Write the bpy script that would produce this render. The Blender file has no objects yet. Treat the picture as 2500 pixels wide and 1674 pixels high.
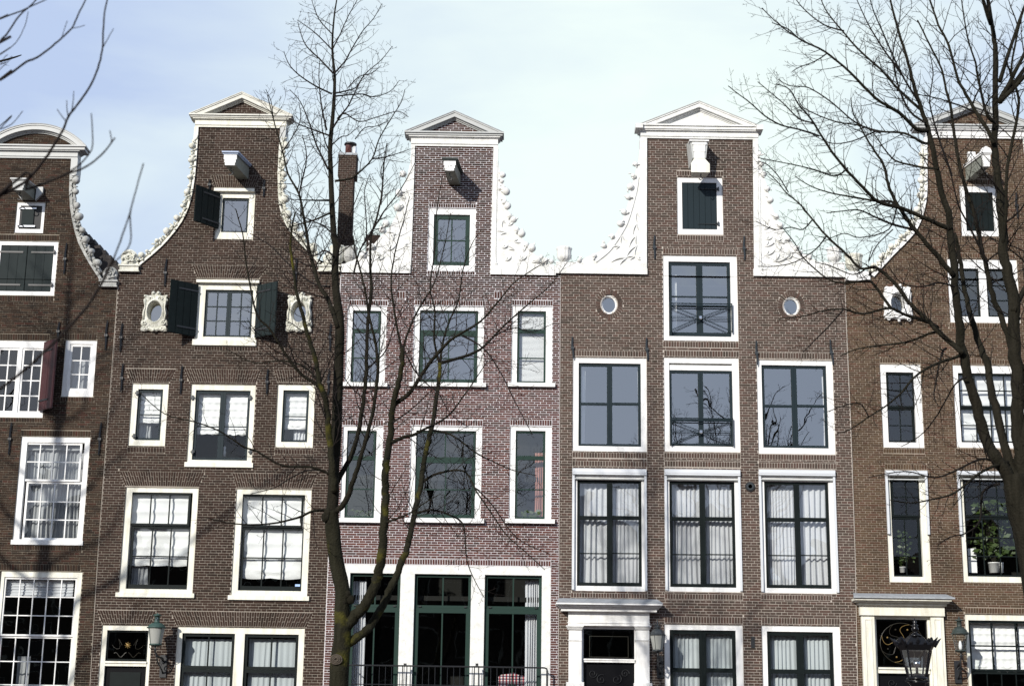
import bpy, math, random
from mathutils import Vector, Matrix
rnd = random.Random(7)
sc = bpy.context.scene
COL = sc.collection

# ------------------------------------------------------------------ camera
CAM = Vector((0.0, -35.0, 1.65))
FPX = 3988.0                                  # focal length for a 2500 px wide frame
PITCH = math.atan2(1013.0, FPX)
ROLL = 0.0140
_f = Vector((0, math.cos(PITCH), math.sin(PITCH)))
_u0 = Vector((0, -math.sin(PITCH), math.cos(PITCH)))
_r = Vector((1, 0, 0)) * math.cos(ROLL) + _u0 * math.sin(ROLL)
_u = _u0 * math.cos(ROLL) - Vector((1, 0, 0)) * math.sin(ROLL)
cam_data = bpy.data.cameras.new('camera')
cam = bpy.data.objects.new('camera', cam_data)
COL.objects.link(cam)
cam_data.sensor_width = 36.0
cam_data.lens = FPX / 2500.0 * 36.0
cam_data.clip_end = 3000
cam_data.dof.use_dof = True
cam_data.dof.focus_distance = 35.8
cam_data.dof.aperture_fstop = 2.8
cam.matrix_world = Matrix(((_r.x, _u.x, -_f.x, CAM.x), (_r.y, _u.y, -_f.y, CAM.y),
                           (_r.z, _u.z, -_f.z, CAM.z), (0, 0, 0, 1)))
sc.camera = cam

# ------------------------------------------------------------------ sun and sky
SUN = Vector((0.60, 1.0, -0.50)).normalized()      # direction the light travels
sd = bpy.data.lights.new('sun', 'SUN')
sd.energy = 4.9
sd.angle = math.radians(0.7)
sd.color = (1.0, 0.95, 0.87)
so = bpy.data.objects.new('sun', sd)
so.rotation_euler = SUN.to_track_quat('-Z', 'Y').to_euler()
so.location = (-20, -40, 40)
COL.objects.link(so)

world = bpy.data.worlds.new('World')
sc.world = world
world.use_nodes = True
nt = world.node_tree
nt.nodes.clear()
def wn(t, **k):
    n = nt.nodes.new(t)
    for a, b in k.items():
        setattr(n, a, b)
    return n
w_out = wn('ShaderNodeOutputWorld')
w_bg = wn('ShaderNodeBackground')
w_sky = wn('ShaderNodeTexSky', sky_type='NISHITA')
w_sky.sun_disc = False
w_sky.sun_elevation = math.asin(-SUN.z)
w_sky.sun_rotation = math.atan2(-SUN.x, -SUN.y) % (2 * math.pi)
w_sky.air_density = 1.0
w_sky.dust_density = 1.6
w_sky.ozone_density = 1.0
w_bg.inputs['Strength'].default_value = 0.116
w_tc = wn('ShaderNodeTexCoord')
w_map = wn('ShaderNodeMapping')
w_map.inputs['Scale'].default_value = (1.0, 1.0, 3.4)
w_map.inputs['Location'].default_value = (0.35, 0.0, 0.62)
w_n1 = wn('ShaderNodeTexNoise')
w_n1.inputs['Scale'].default_value = 3.1
w_n1.inputs['Detail'].default_value = 6
w_n1.inputs['Roughness'].default_value = 0.50
w_n1.inputs['Distortion'].default_value = 0.35
w_veil = wn('ShaderNodeMix', data_type='RGBA')            # thin high cloud: lavender blue to sunlit white
w_veil.inputs['A'].default_value = (4.6, 5.6, 7.7, 1)
w_veil.inputs['B'].default_value = (8.2, 9.2, 8.7, 1)
w_dot = wn('ShaderNodeVectorMath', operation='DISTANCE')
w_dot.inputs[1].default_value = Vector((0.05, 0.93, 0.22)).normalized()
w_gr = wn('ShaderNodeMapRange', interpolation_type='SMOOTHSTEP')
w_gr.inputs['From Min'].default_value = 0.06
w_gr.inputs['From Max'].default_value = 0.44
w_gr.inputs['To Min'].default_value = 1.15
w_gr.inputs['To Max'].default_value = 0.0
w_ns = wn('ShaderNodeMapRange')
w_ns.inputs['From Min'].default_value = 0.3
w_ns.inputs['From Max'].default_value = 0.7
w_ns.inputs['To Min'].default_value = -0.42
w_ns.inputs['To Max'].default_value = 0.44
w_add = wn('ShaderNodeMath', operation='ADD', use_clamp=True)
w_mix = wn('ShaderNodeMix', data_type='RGBA')
w_mix.inputs['Factor'].default_value = 0.90
L = nt.links.new
L(w_tc.outputs['Generated'], w_map.inputs['Vector'])
L(w_map.outputs['Vector'], w_n1.inputs['Vector'])
L(w_n1.outputs['Fac'], w_ns.inputs['Value'])
L(w_tc.outputs['Generated'], w_dot.inputs[0])
L(w_dot.outputs['Value'], w_gr.inputs['Value'])
L(w_gr.outputs['Result'], w_add.inputs[0])
L(w_ns.outputs['Result'], w_add.inputs[1])
L(w_add.outputs[0], w_veil.inputs['Factor'])
L(w_veil.outputs['Result'], w_mix.inputs['B'])
L(w_sky.outputs['Color'], w_mix.inputs['A'])
L(w_mix.outputs['Result'], w_bg.inputs['Color'])
L(w_bg.outputs['Background'], w_out.inputs['Surface'])

sc.view_settings.view_transform = 'Standard'
sc.view_settings.look = 'None'
sc.view_settings.exposure = 0.06
sc.view_settings.gamma = 1.0
sc.view_settings.use_curve_mapping = False
sc.cycles.use_denoising = True
sc.cycles.max_bounces = 6
sc.cycles.diffuse_bounces = 3
sc.cycles.glossy_bounces = 3
sc.cycles.transmission_bounces = 4
sc.cycles.transparent_max_bounces = 10
sc.cycles.caustics_reflective = False
sc.cycles.caustics_refractive = False
sc.cycles.sample_clamp_indirect = 4.0

# ------------------------------------------------------------------ placing helpers
def at(px, py, Y=0.0):
    """world point at depth Y that the 2500 x 1674 photograph shows at (px, py)"""
    d = _f * FPX + _r * (px - 1250.0) + _u * (837.0 - py)
    return CAM + d * ((Y - CAM.y) / d.y)
VIEWS = {'A': (0, 200, 2.613), 'B': (0, 750, 2.613), 'C': (0, 1250, 2.7553), 'D': (780, 200, 3.135),
         'E': (780, 650, 2.613), 'F': (780, 1174, 3.135), 'G': (1340, 200, 2.613), 'H': (1340, 750, 2.613),
         'I': (1340, 1274, 3.5485), 'J': (1980, 200, 3.1365), 'K': (1980, 650, 3.1365),
         'L': (1980, 1130, 2.8827), 'S': (0, 0, 1.0), 'N': (0, 0, 3.136), 'Z': (600, 0, 2.24),
         'Q': (600, 600, 1.7427), 'T': (700, 1150, 2.9925), 'W': (1750, 0, 1.96)}
def pv(v, x, y):
    a = VIEWS[v]
    return (a[0] + x / a[2], a[1] + y / a[2])
def P(v, x, y, Y=0.0):
    return at(*pv(v, x, y), Y)
def RW(v, x0, y0, x1, y1, Y=0.0):
    """rectangle measured at its middle -> (x0, x1, z0, z1) in metres"""
    xm, ym = (x0 + x1) / 2, (y0 + y1) / 2
    return (P(v, x0, ym, Y).x, P(v, x1, ym, Y).x, P(v, xm, y1, Y).z, P(v, xm, y0, Y).z)

# ------------------------------------------------------------------ materials
MAT = {}
def principled(name, col, rough=0.6, metal=0.0, spec=0.5, noise=0.0, nscale=6.0, dark=(0.5, 0.5, 0.5), coat=0.0, bump=0.0, bscale=60, streak=False):
    m = bpy.data.materials.new(name)
    m.use_nodes = True
    t = m.node_tree
    b = t.nodes['Principled BSDF']
    b.inputs['Base Color'].default_value = (*col, 1)
    b.inputs['Roughness'].default_value = rough
    b.inputs['Metallic'].default_value = metal
    b.inputs['Specular IOR Level'].default_value = spec
    b.inputs['Coat Weight'].default_value = coat
    g = t.nodes.new('ShaderNodeNewGeometry')
    if noise > 0:
        n = t.nodes.new('ShaderNodeTexNoise')
        n.inputs['Scale'].default_value = nscale
        n.inputs['Detail'].default_value = 5
        n.inputs['Roughness'].default_value = 0.65
        if streak:
            mp = t.nodes.new('ShaderNodeMapping')
            mp.inputs['Scale'].default_value = (1.0, 1.0, 0.18)
            t.links.new(g.outputs['Position'], mp.inputs['Vector'])
            t.links.new(mp.outputs['Vector'], n.inputs['Vector'])
        else:
            t.links.new(g.outputs['Position'], n.inputs['Vector'])
        r = t.nodes.new('ShaderNodeMapRange')
        r.inputs['From Min'].default_value = 0.42
        r.inputs['From Max'].default_value = 0.75
        r.inputs['To Min'].default_value = 0.0
        r.inputs['To Max'].default_value = noise
        t.links.new(n.outputs['Fac'], r.inputs['Value'])
        mx = t.nodes.new('ShaderNodeMix')
        mx.data_type = 'RGBA'
        mx.inputs['A'].default_value = (*col, 1)
        mx.inputs['B'].default_value = (col[0] * dark[0], col[1] * dark[1], col[2] * dark[2], 1)
        t.links.new(r.outputs['Result'], mx.inputs['Factor'])
        t.links.new(mx.outputs['Result'], b.inputs['Base Color'])
    if bump > 0:
        n2 = t.nodes.new('ShaderNodeTexNoise')
        n2.inputs['Scale'].default_value = bscale
        n2.inputs['Detail'].default_value = 4
        t.links.new(g.outputs['Position'], n2.inputs['Vector'])
        bp = t.nodes.new('ShaderNodeBump')
        bp.inputs['Strength'].default_value = bump
        bp.inputs['Distance'].default_value = 0.02
        t.links.new(n2.outputs['Fac'], bp.inputs['Height'])
        t.links.new(bp.outputs['Normal'], b.inputs['Normal'])
    MAT[name] = m
    return m

def brick_mat(name, cols, stain=(0.45, 0.45, 0.42), stain_amt=0.7, stain_scale=0.9, pale=None, upper=None, streak=0.6):
    m = bpy.data.materials.new(name)
    m.use_nodes = True
    t = m.node_tree
    N = t.nodes.new
    Lk = t.links.new
    b = t.nodes['Principled BSDF']
    b.inputs['Roughness'].default_value = 0.86
    b.inputs['Specular IOR Level'].default_value = 0.15
    g = N('ShaderNodeNewGeometry')
    oi = N('ShaderNodeObjectInfo')
    ad = N('ShaderNodeMath'); ad.operation = 'ADD'
    Lk(g.outputs['Random Per Island'], ad.inputs[0]); Lk(oi.outputs['Random'], ad.inputs[1])
    fr = N('ShaderNodeMath'); fr.operation = 'FRACT'
    Lk(ad.outputs[0], fr.inputs[0])
    cr = N('ShaderNodeValToRGB')
    cr.color_ramp.interpolation = 'LINEAR'
    el = cr.color_ramp.elements
    while len(el) > 1:
        el.remove(el[-1])
    el[0].position = 0.0
    el[0].color = (*cols[0], 1)
    for i, c in enumerate(cols[1:], 1):
        e = el.new(i / (len(cols) - 1))
        e.color = (*c, 1)
    Lk(fr.outputs[0], cr.inputs['Fac'])
    n1 = N('ShaderNodeTexNoise')
    n1.inputs['Scale'].default_value = stain_scale
    n1.inputs['Detail'].default_value = 6
    n1.inputs['Roughness'].default_value = 0.6
    Lk(g.outputs['Position'], n1.inputs['Vector'])
    mr = N('ShaderNodeMapRange')
    mr.inputs['From Min'].default_value = 0.45
    mr.inputs['From Max'].default_value = 0.72
    mr.inputs['To Max'].default_value = stain_amt
    Lk(n1.outputs['Fac'], mr.inputs['Value'])
    mul = N('ShaderNodeMix'); mul.data_type = 'RGBA'; mul.blend_type = 'MULTIPLY'
    Lk(mr.outputs['Result'], mul.inputs['Factor'])
    Lk(cr.outputs['Color'], mul.inputs['A'])
    mul.inputs['B'].default_value = (*stain, 1)
    last = mul.outputs['Result']
    sm = N('ShaderNodeMapping'); sm.inputs['Scale'].default_value = (1.6, 1.0, 0.28)
    n5 = N('ShaderNodeTexNoise'); n5.inputs['Scale'].default_value = 1.3; n5.inputs['Detail'].default_value = 7; n5.inputs['Roughness'].default_value = 0.7
    Lk(g.outputs['Position'], sm.inputs['Vector']); Lk(sm.outputs['Vector'], n5.inputs['Vector'])
    r5 = N('ShaderNodeMapRange'); r5.inputs['From Min'].default_value = 0.50; r5.inputs['From Max'].default_value = 0.68; r5.inputs['To Max'].default_value = streak
    Lk(n5.outputs['Fac'], r5.inputs['Value'])
    m5 = N('ShaderNodeMix'); m5.data_type = 'RGBA'; m5.blend_type = 'MULTIPLY'
    Lk(r5.outputs['Result'], m5.inputs['Factor']); Lk(last, m5.inputs['A']); m5.inputs['B'].default_value = (0.42, 0.43, 0.40, 1)
    last = m5.outputs['Result']
    n2 = N('ShaderNodeTexNoise')
    n2.inputs['Scale'].default_value = 45
    n2.inputs['Detail'].default_value = 3
    Lk(g.outputs['Position'], n2.inputs['Vector'])
    mr2 = N('ShaderNodeMapRange')
    mr2.inputs['To Min'].default_value = 0.72
    mr2.inputs['To Max'].default_value = 1.25
    Lk(n2.outputs['Fac'], mr2.inputs['Value'])
    vm = N('ShaderNodeVectorMath'); vm.operation = 'SCALE'
    Lk(last, vm.inputs[0]); Lk(mr2.outputs['Result'], vm.inputs['Scale'])
    last = vm.outputs['Vector']
    if pale:
        n3 = N('ShaderNodeTexNoise')
        n3.inputs['Scale'].default_value = 0.75
        n3.inputs['Detail'].default_value = 7
        mp = N('ShaderNodeMapping'); mp.inputs['Location'].default_value = (5, 3, 9)
        Lk(g.outputs['Position'], mp.inputs['Vector']); Lk(mp.outputs['Vector'], n3.inputs['Vector'])
        mr3 = N('ShaderNodeMapRange')
        mr3.inputs['From Min'].default_value = 0.52
        mr3.inputs['From Max'].default_value = 0.75
        mr3.inputs['To Max'].default_value = 0.5
        Lk(n3.outputs['Fac'], mr3.inputs['Value'])
        mx = N('ShaderNodeMix'); mx.data_type = 'RGBA'
        Lk(mr3.outputs['Result'], mx.inputs['Factor']); Lk(last, mx.inputs['A'])
        mx.inputs['B'].default_value = (*pale, 1)
        last = mx.outputs['Result']
    if upper:                                            # older, browner bricks in the upper part of the front
        sx = N('ShaderNodeSeparateXYZ'); Lk(g.outputs['Position'], sx.inputs[0])
        mu = N('ShaderNodeMapRange'); mu.inputs['From Min'].default_value = upper[0]; mu.inputs['From Max'].default_value = upper[1]
        Lk(sx.outputs['Z'], mu.inputs['Value'])
        m4 = N('ShaderNodeMix'); m4.data_type = 'RGBA'; m4.blend_type = 'MULTIPLY'
        Lk(mu.outputs['Result'], m4.inputs['Factor']); Lk(last, m4.inputs['A']); m4.inputs['B'].default_value = (*upper[2], 1)
        last = m4.outputs['Result']
    Lk(last, b.inputs['Base Color'])
    bp = N('ShaderNodeBump'); bp.inputs['Strength'].default_value = 0.5; bp.inputs['Distance'].default_value = 0.006
    Lk(n2.outputs['Fac'], bp.inputs['Height']); Lk(bp.outputs['Normal'], b.inputs['Normal'])
    MAT[name] = m
    return m

def glass_mat(name, refl=0.16, tint=(0.96, 0.98, 0.97), rough=0.0, bump=0.004):
    m = bpy.data.materials.new(name)
    m.use_nodes = True
    t = m.node_tree
    t.nodes.clear()
    N = t.nodes.new
    out = N('ShaderNodeOutputMaterial')
    tr = N('ShaderNodeBsdfTransparent'); tr.inputs['Color'].default_value = (*tint, 1)
    gl = N('ShaderNodeBsdfGlossy'); gl.inputs['Roughness'].default_value = rough
    gl.inputs['Color'].default_value = (1.0, 0.98, 0.93, 1)
    lw = N('ShaderNodeLayerWeight'); lw.inputs['Blend'].default_value = 0.15
    mr = N('ShaderNodeMapRange'); mr.inputs['To Min'].default_value = refl; mr.inputs['To Max'].default_value = 0.95
    mix = N('ShaderNodeMixShader')
    g = N('ShaderNodeNewGeometry')
    ns = N('ShaderNodeTexNoise'); ns.inputs['Scale'].default_value = 1.6; ns.inputs['Detail'].default_value = 1
    bp = N('ShaderNodeBump'); bp.inputs['Strength'].default_value = 1.0; bp.inputs['Distance'].default_value = bump
    t.links.new(g.outputs['Position'], ns.inputs['Vector'])
    t.links.new(ns.outputs['Fac'], bp.inputs['Height'])
    t.links.new(bp.outputs['Normal'], gl.inputs['Normal'])
    t.links.new(lw.outputs['Fresnel'], mr.inputs['Value'])
    t.links.new(mr.outputs['Result'], mix.inputs['Fac'])
    t.links.new(tr.outputs[0], mix.inputs[1]); t.links.new(gl.outputs[0], mix.inputs[2])
    t.links.new(mix.outputs[0], out.inputs['Surface'])
    MAT[name] = m
    return m

principled('white_paint', (0.78, 0.78, 0.77), 0.5, spec=0.3, noise=0.8, nscale=9, dark=(0.70, 0.69, 0.66), streak=True)
principled('cream_paint', (0.74, 0.73, 0.65), 0.5, spec=0.3, noise=0.9, nscale=9, dark=(0.72, 0.70, 0.62), streak=True)
principled('grey_paint', (0.42, 0.43, 0.42), 0.5, noise=0.4, nscale=8, dark=(0.75, 0.75, 0.72))
principled('stucco_white', (0.72, 0.72, 0.70), 0.8, spec=0.2, noise=0.9, nscale=7, dark=(0.74, 0.74, 0.70), bump=0.35, bscale=25)
principled('stone_grey', (0.43, 0.43, 0.41), 0.85, noise=0.9, nscale=9, dark=(0.45, 0.46, 0.42), bump=0.6)
principled('stone_cream', (0.66, 0.65, 0.58), 0.75, noise=0.9, nscale=11, dark=(0.5, 0.52, 0.42), bump=0.5)
principled('cornice_cream', (0.60, 0.59, 0.53), 0.6, noise=0.6, nscale=7, dark=(0.6, 0.6, 0.55))
principled('lead', (0.33, 0.35, 0.37), 0.55, noise=0.9, nscale=14, dark=(0.6, 0.6, 0.6), bump=0.3)
principled('beam_side', (0.20, 0.21, 0.18), 0.6, noise=0.6, nscale=9)  # hoist beam body: shade of its side and underside put into the colour
principled('lead_blue', (0.30, 0.36, 0.48), 0.5)
principled('green_black', (0.005, 0.008, 0.008), 0.5, spec=0.12, noise=0.5, nscale=5, dark=(1.8, 1.8, 1.8))
principled('blue_green', (0.012, 0.021, 0.026), 0.5, spec=0.15)
principled('shutter_green', (0.012, 0.018, 0.019), 0.6, spec=0.12, noise=0.6, nscale=4, dark=(1.5, 1.5, 1.4), streak=True)
principled('pine_green', (0.011, 0.031, 0.024), 0.5, spec=0.2)
principled('black_gloss', (0.005, 0.005, 0.006), 0.25, spec=0.25)
principled('dark_red', (0.045, 0.010, 0.011), 0.5, noise=0.6, nscale=7, dark=(0.5, 0.5, 0.5), streak=True)
principled('iron', (0.012, 0.013, 0.015), 0.45, metal=0.0)
principled('iron_blue', (0.03, 0.036, 0.04), 0.4)
principled('verdigris', (0.030, 0.066, 0.056), 0.55, noise=0.8, nscale=20, dark=(0.5, 0.6, 0.6))
principled('verdigris_dark', (0.025, 0.036, 0.032), 0.55, noise=0.6, nscale=20, dark=(0.6, 0.6, 0.6))
principled('roof_tile', (0.025, 0.02, 0.018), 0.8, noise=0.6, nscale=8)
principled('interior', (0.018, 0.018, 0.017), 0.9, spec=0.1)
principled('shell_brick', (0.035, 0.028, 0.024), 0.9, spec=0.1)
principled('gold', (0.30, 0.20, 0.07), 0.45, metal=0.5)
principled('bronze', (0.018, 0.015, 0.008), 0.5)
principled('zinc', (0.66, 0.68, 0.70), 0.4, metal=0.25)
principled('clay_pipe', (0.10, 0.035, 0.03), 0.35)
principled('steel', (0.6, 0.62, 0.65), 0.2, metal=1.0)
principled('leaf', (0.038, 0.062, 0.012), 0.5, noise=0.8, nscale=12, dark=(0.5, 0.6, 0.5))
principled('leaf_dark', (0.045, 0.085, 0.02), 0.5, noise=0.8, nscale=12, dark=(0.5, 0.6, 0.5))
principled('pot_white', (0.8, 0.8, 0.8), 0.3)
principled('bark', (0.019, 0.017, 0.012), 0.9, spec=0.08, noise=1.0, nscale=14, dark=(0.35, 0.37, 0.33), bump=1.0, bscale=34, streak=True)
principled('twig', (0.016, 0.013, 0.012), 0.85, spec=0.08)
principled('twig_dark', (0.012, 0.010, 0.009), 0.85, spec=0.08)
principled('ground_clinker', (0.13, 0.10, 0.09), 0.9, noise=0.8, nscale=2)
principled('stoop_stone', (0.22, 0.23, 0.24), 0.7, noise=0.6, nscale=5)
principled('sticker_blue', (0.35, 0.5, 0.8), 0.4)
principled('knot', (0.07, 0.055, 0.04), 0.9, noise=0.7, nscale=30, dark=(0.4, 0.4, 0.4))
glass_mat('glass', 0.15, bump=0.004)
glass_mat('glass_low', 0.05, bump=0.002)
glass_mat('glass_high', 0.37, bump=0.0035)
glass_mat('glass_old', 0.10, bump=0.008)
# moss on the sunny limbs of the street tree
def moss_mat():
    m = principled('bark_moss', (0.020, 0.019, 0.012), 0.9, spec=0.08, noise=1.0, nscale=14, dark=(0.4, 0.4, 0.35), bump=1.0, bscale=34, streak=True)
    t = m.node_tree
    b = t.nodes['Principled BSDF']
    src = b.inputs['Base Color'].links[0].from_socket
    g = t.nodes.new('ShaderNodeNewGeometry')
    n = t.nodes.new('ShaderNodeTexNoise'); n.inputs['Scale'].default_value = 2.2; n.inputs['Detail'].default_value = 6
    t.links.new(g.outputs['Position'], n.inputs['Vector'])
    r = t.nodes.new('ShaderNodeMapRange'); r.inputs['From Min'].default_value = 0.545; r.inputs['From Max'].default_value = 0.70
    t.links.new(n.outputs['Fac'], r.inputs['Value'])
    mx = t.nodes.new('ShaderNodeMix'); mx.data_type = 'RGBA'
    mx.inputs['B'].default_value = (0.085, 0.078, 0.012, 1)
    t.links.new(r.outputs['Result'], mx.inputs['Factor'])
    t.links.new(src, mx.inputs['A'])
    t.links.new(mx.outputs['Result'], b.inputs['Base Color'])
moss_mat()
def cloth_mat(name, col, trans=0.35):
    m = bpy.data.materials.new(name)
    m.use_nodes = True
    t = m.node_tree
    t.nodes.clear()
    out = t.nodes.new('ShaderNodeOutputMaterial')
    d = t.nodes.new('ShaderNodeBsdfDiffuse'); d.inputs['Color'].default_value = (*col, 1)
    tl = t.nodes.new('ShaderNodeBsdfTranslucent'); tl.inputs['Color'].default_value = (*col, 1)
    mx = t.nodes.new('ShaderNodeMixShader'); mx.inputs['Fac'].default_value = trans
    t.links.new(d.outputs[0], mx.inputs[1]); t.links.new(tl.outputs[0], mx.inputs[2])
    t.links.new(mx.outputs[0], out.inputs['Surface'])
    MAT[name] = m
cloth_mat('net_white', (0.66, 0.67, 0.71), 0.10)
cloth_mat('net_grey', (0.42, 0.43, 0.45), 0.12)
cloth_mat('blind_white', (0.90, 0.90, 0.91), 0.06)
cloth_mat('net_blue', (0.50, 0.54, 0.57), 0.12)
cloth_mat('pink_cloth', (0.50, 0.26, 0.22), 0.2)
cloth_mat('frost', (0.42, 0.43, 0.40), 0.3)
def plaid_mat():
    m = principled('plaid', (0.5, 0.1, 0.1), 0.9)
    t = m.node_tree; b = t.nodes['Principled BSDF']
    g = t.nodes.new('ShaderNodeNewGeometry'); sp = t.nodes.new('ShaderNodeSeparateXYZ')
    t.links.new(g.outputs['Position'], sp.inputs[0])
    def stripes(sock, f):
        a = t.nodes.new('ShaderNodeMath'); a.operation = 'MULTIPLY'; a.inputs[1].default_value = f
        t.links.new(sock, a.inputs[0])
        c = t.nodes.new('ShaderNodeMath'); c.operation = 'FRACT'; t.links.new(a.outputs[0], c.inputs[0])
        e = t.nodes.new('ShaderNodeMath'); e.operation = 'GREATER_THAN'; e.inputs[1].default_value = 0.5
        t.links.new(c.outputs[0], e.inputs[0]); return e.outputs[0]
    sx, sz = stripes(sp.outputs['X'], 14), stripes(sp.outputs['Z'], 17)
    m1 = t.nodes.new('ShaderNodeMix'); m1.data_type = 'RGBA'
    m1.inputs['A'].default_value = (0.65, 0.62, 0.6, 1); m1.inputs['B'].default_value = (0.35, 0.04, 0.06, 1)
    t.links.new(sx, m1.inputs['Factor'])
    m2 = t.nodes.new('ShaderNodeMix'); m2.data_type = 'RGBA'; m2.blend_type = 'MULTIPLY'
    m2.inputs['B'].default_value = (0.2, 0.2, 0.3, 1)
    t.links.new(sz, m2.inputs['Factor']); t.links.new(m1.outputs['Result'], m2.inputs['A'])
    t.links.new(m2.outputs['Result'], b.inputs['Base Color'])
plaid_mat()

# ------------------------------------------------------------------ mesh builder
class MB:
    def __init__(s):
        s.v = []; s.f = []
    def add(s, vs, fs):
        n = len(s.v)
        s.v.extend([tuple(p) for p in vs])
        s.f.extend([tuple(i + n for i in f) for f in fs])
    def box(s, x0, x1, y0, y1, z0, z1):
        s.add([(x0, y0, z0), (x1, y0, z0), (x1, y1, z0), (x0, y1, z0), (x0, y0, z1), (x1, y0, z1), (x1, y1, z1), (x0, y1, z1)],
              [(0, 1, 5, 4), (1, 2, 6, 5), (2, 3, 7, 6), (3, 0, 4, 7), (4, 5, 6, 7), (3, 2, 1, 0)])
    def hexa(s, front, back):
        """two matching loops of points (x, y, z) joined into a solid"""
        n = len(front)
        f = [tuple(range(n)), tuple(range(2 * n - 1, n - 1, -1))]
        for i in range(n):
            j = (i + 1) % n
            f.append((i, i + n, j + n, j))
        s.add(list(front) + list(back), f)
    def prism(s, poly, y0, y1):
        s.hexa([(x, y0, z) for x, z in poly], [(x, y1, z) for x, z in poly])
    def band(s, outer, inner, y0, y1):
        """solid between two open polylines (x, z) of equal count"""
        for i in range(len(outer) - 1):
            s.prism([outer[i], outer[i + 1], inner[i + 1], inner[i]], y0, y1)
    def tube(s, pts, rad, n=6, cap=True):
        base = len(s.v)
        m = len(pts)
        up = Vector((0.13, 0.97, 0.2))
        for i, p in enumerate(pts):
            p = Vector(p)
            a = Vector(pts[max(i - 1, 0)]); b = Vector(pts[min(i + 1, m - 1)])
            t = (b - a)
            if t.length < 1e-9:
                t = Vector((0, 0, 1))
            t.normalize()
            e1 = t.cross(up)
            if e1.length < 1e-3:
                e1 = t.cross(Vector((1, 0, 0)))
            e1.normalize(); e2 = t.cross(e1)
            r = rad[i] if hasattr(rad, '__len__') else rad
            for k in range(n):
                w = 2 * math.pi * k / n
                q = p + (e1 * math.cos(w) + e2 * math.sin(w)) * r
                s.v.append((q.x, q.y, q.z))
        for i in range(m - 1):
            for k in range(n):
                k2 = (k + 1) % n
                s.f.append((base + i * n + k, base + i * n + k2, base + (i + 1) * n + k2, base + (i + 1) * n + k))
        if cap:
            s.f.append(tuple(base + k for k in range(n - 1, -1, -1)))
            s.f.append(tuple(base + (m - 1) * n + k for k in range(n)))
    def ball(s, c, rx, ry=None, rz=None, nu=10, nv=7, ribs=0, rot=0.0):
        ry = rx if ry is None else ry; rz = rx if rz is None else rz
        vs = []; fs = []
        cr, sr = math.cos(rot), math.sin(rot)
        for j in range(nv + 1):
            ph = math.pi * j / nv
            for i in range(nu):
                th = 2 * math.pi * i / nu
                k = 1 + (0.10 * math.cos(ribs * th) if ribs else 0)
                x = rx * math.sin(ph) * math.cos(th) * k; y = ry * math.sin(ph) * math.sin(th) * k; z = rz * math.cos(ph)
                vs.append((c[0] + x * cr - z * sr, c[1] + y, c[2] + x * sr + z * cr))
        for j in range(nv):
            for i in range(nu):
                i2 = (i + 1) % nu
                fs.append((j * nu + i, (j + 1) * nu + i, (j + 1) * nu + i2, j * nu + i2))
        s.add(vs, fs)
    def lathe(s, c, prof, n=16, flute=0, amp=0.0, axis='z', sx=1.0):
        vs = []; fs = []
        for (r, h) in prof:
            for i in range(n):
                th = 2 * math.pi * i / n
                k = 1 + (amp * math.cos(flute * th) if flute else 0)
                if axis == 'z':
                    vs.append((c[0] + r * k * math.cos(th) * sx, c[1] + r * k * math.sin(th), c[2] + h))
                else:
                    vs.append((c[0] + r * k * math.cos(th) * sx, c[1] + h, c[2] + r * k * math.sin(th)))
        m = len(prof)
        for j in range(m - 1):
            for i in range(n):
                i2 = (i + 1) % n
                fs.append((j * n + i, j * n + i2, (j + 1) * n + i2, (j + 1) * n + i))
        fs.append(tuple(range(n - 1, -1, -1)))
        fs.append(tuple((m - 1) * n + i for i in range(n)))
        s.add(vs, fs)
    def mesh(s, name, mat, base=(0, 0, 0), smooth=False):
        me = bpy.data.meshes.new(name)
        bx, by, bz = base
        me.from_pydata([(x - bx, y - by, z - bz) for x, y, z in s.v], [], s.f)
        me.materials.append(MAT[mat])
        if smooth:
            me.polygons.foreach_set('use_smooth', [True] * len(me.polygons))
        me.update()
        return me
    def build(s, name, mat, parent=None, smooth=False, kind=None, label=None):
        base = (0, 0, 0)
        p = parent
        while p is not None:
            base = (base[0] + p.location.x, base[1] + p.location.y, base[2] + p.location.z)
            p = p.parent
        if parent is None and s.v:                     # a thing of its own: origin at the foot of its bounding box
            xs = [q[0] for q in s.v]; ys = [q[1] for q in s.v]; zs = [q[2] for q in s.v]
            base = ((min(xs) + max(xs)) / 2, (min(ys) + max(ys)) / 2, min(zs))
        o = bpy.data.objects.new(name, s.mesh(name, mat, base, smooth))
        COL.objects.link(o)
        if parent is None:
            o.location = base
        else:
            o.parent = parent
        if kind: o['kind'] = kind
        if label: o['label'] = label
        return o

def thing(name, loc, label, cat, group=None):
    o = bpy.data.objects.new(name, None)
    o.empty_display_size = 0.3
    COL.objects.link(o)
    o.location = loc
    o['label'] = label; o['category'] = cat
    if group: o['group'] = group
    return o
def tag(o, label, cat, group=None):
    o['label'] = label; o['category'] = cat
    if group: o['group'] = group
    return o

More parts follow.
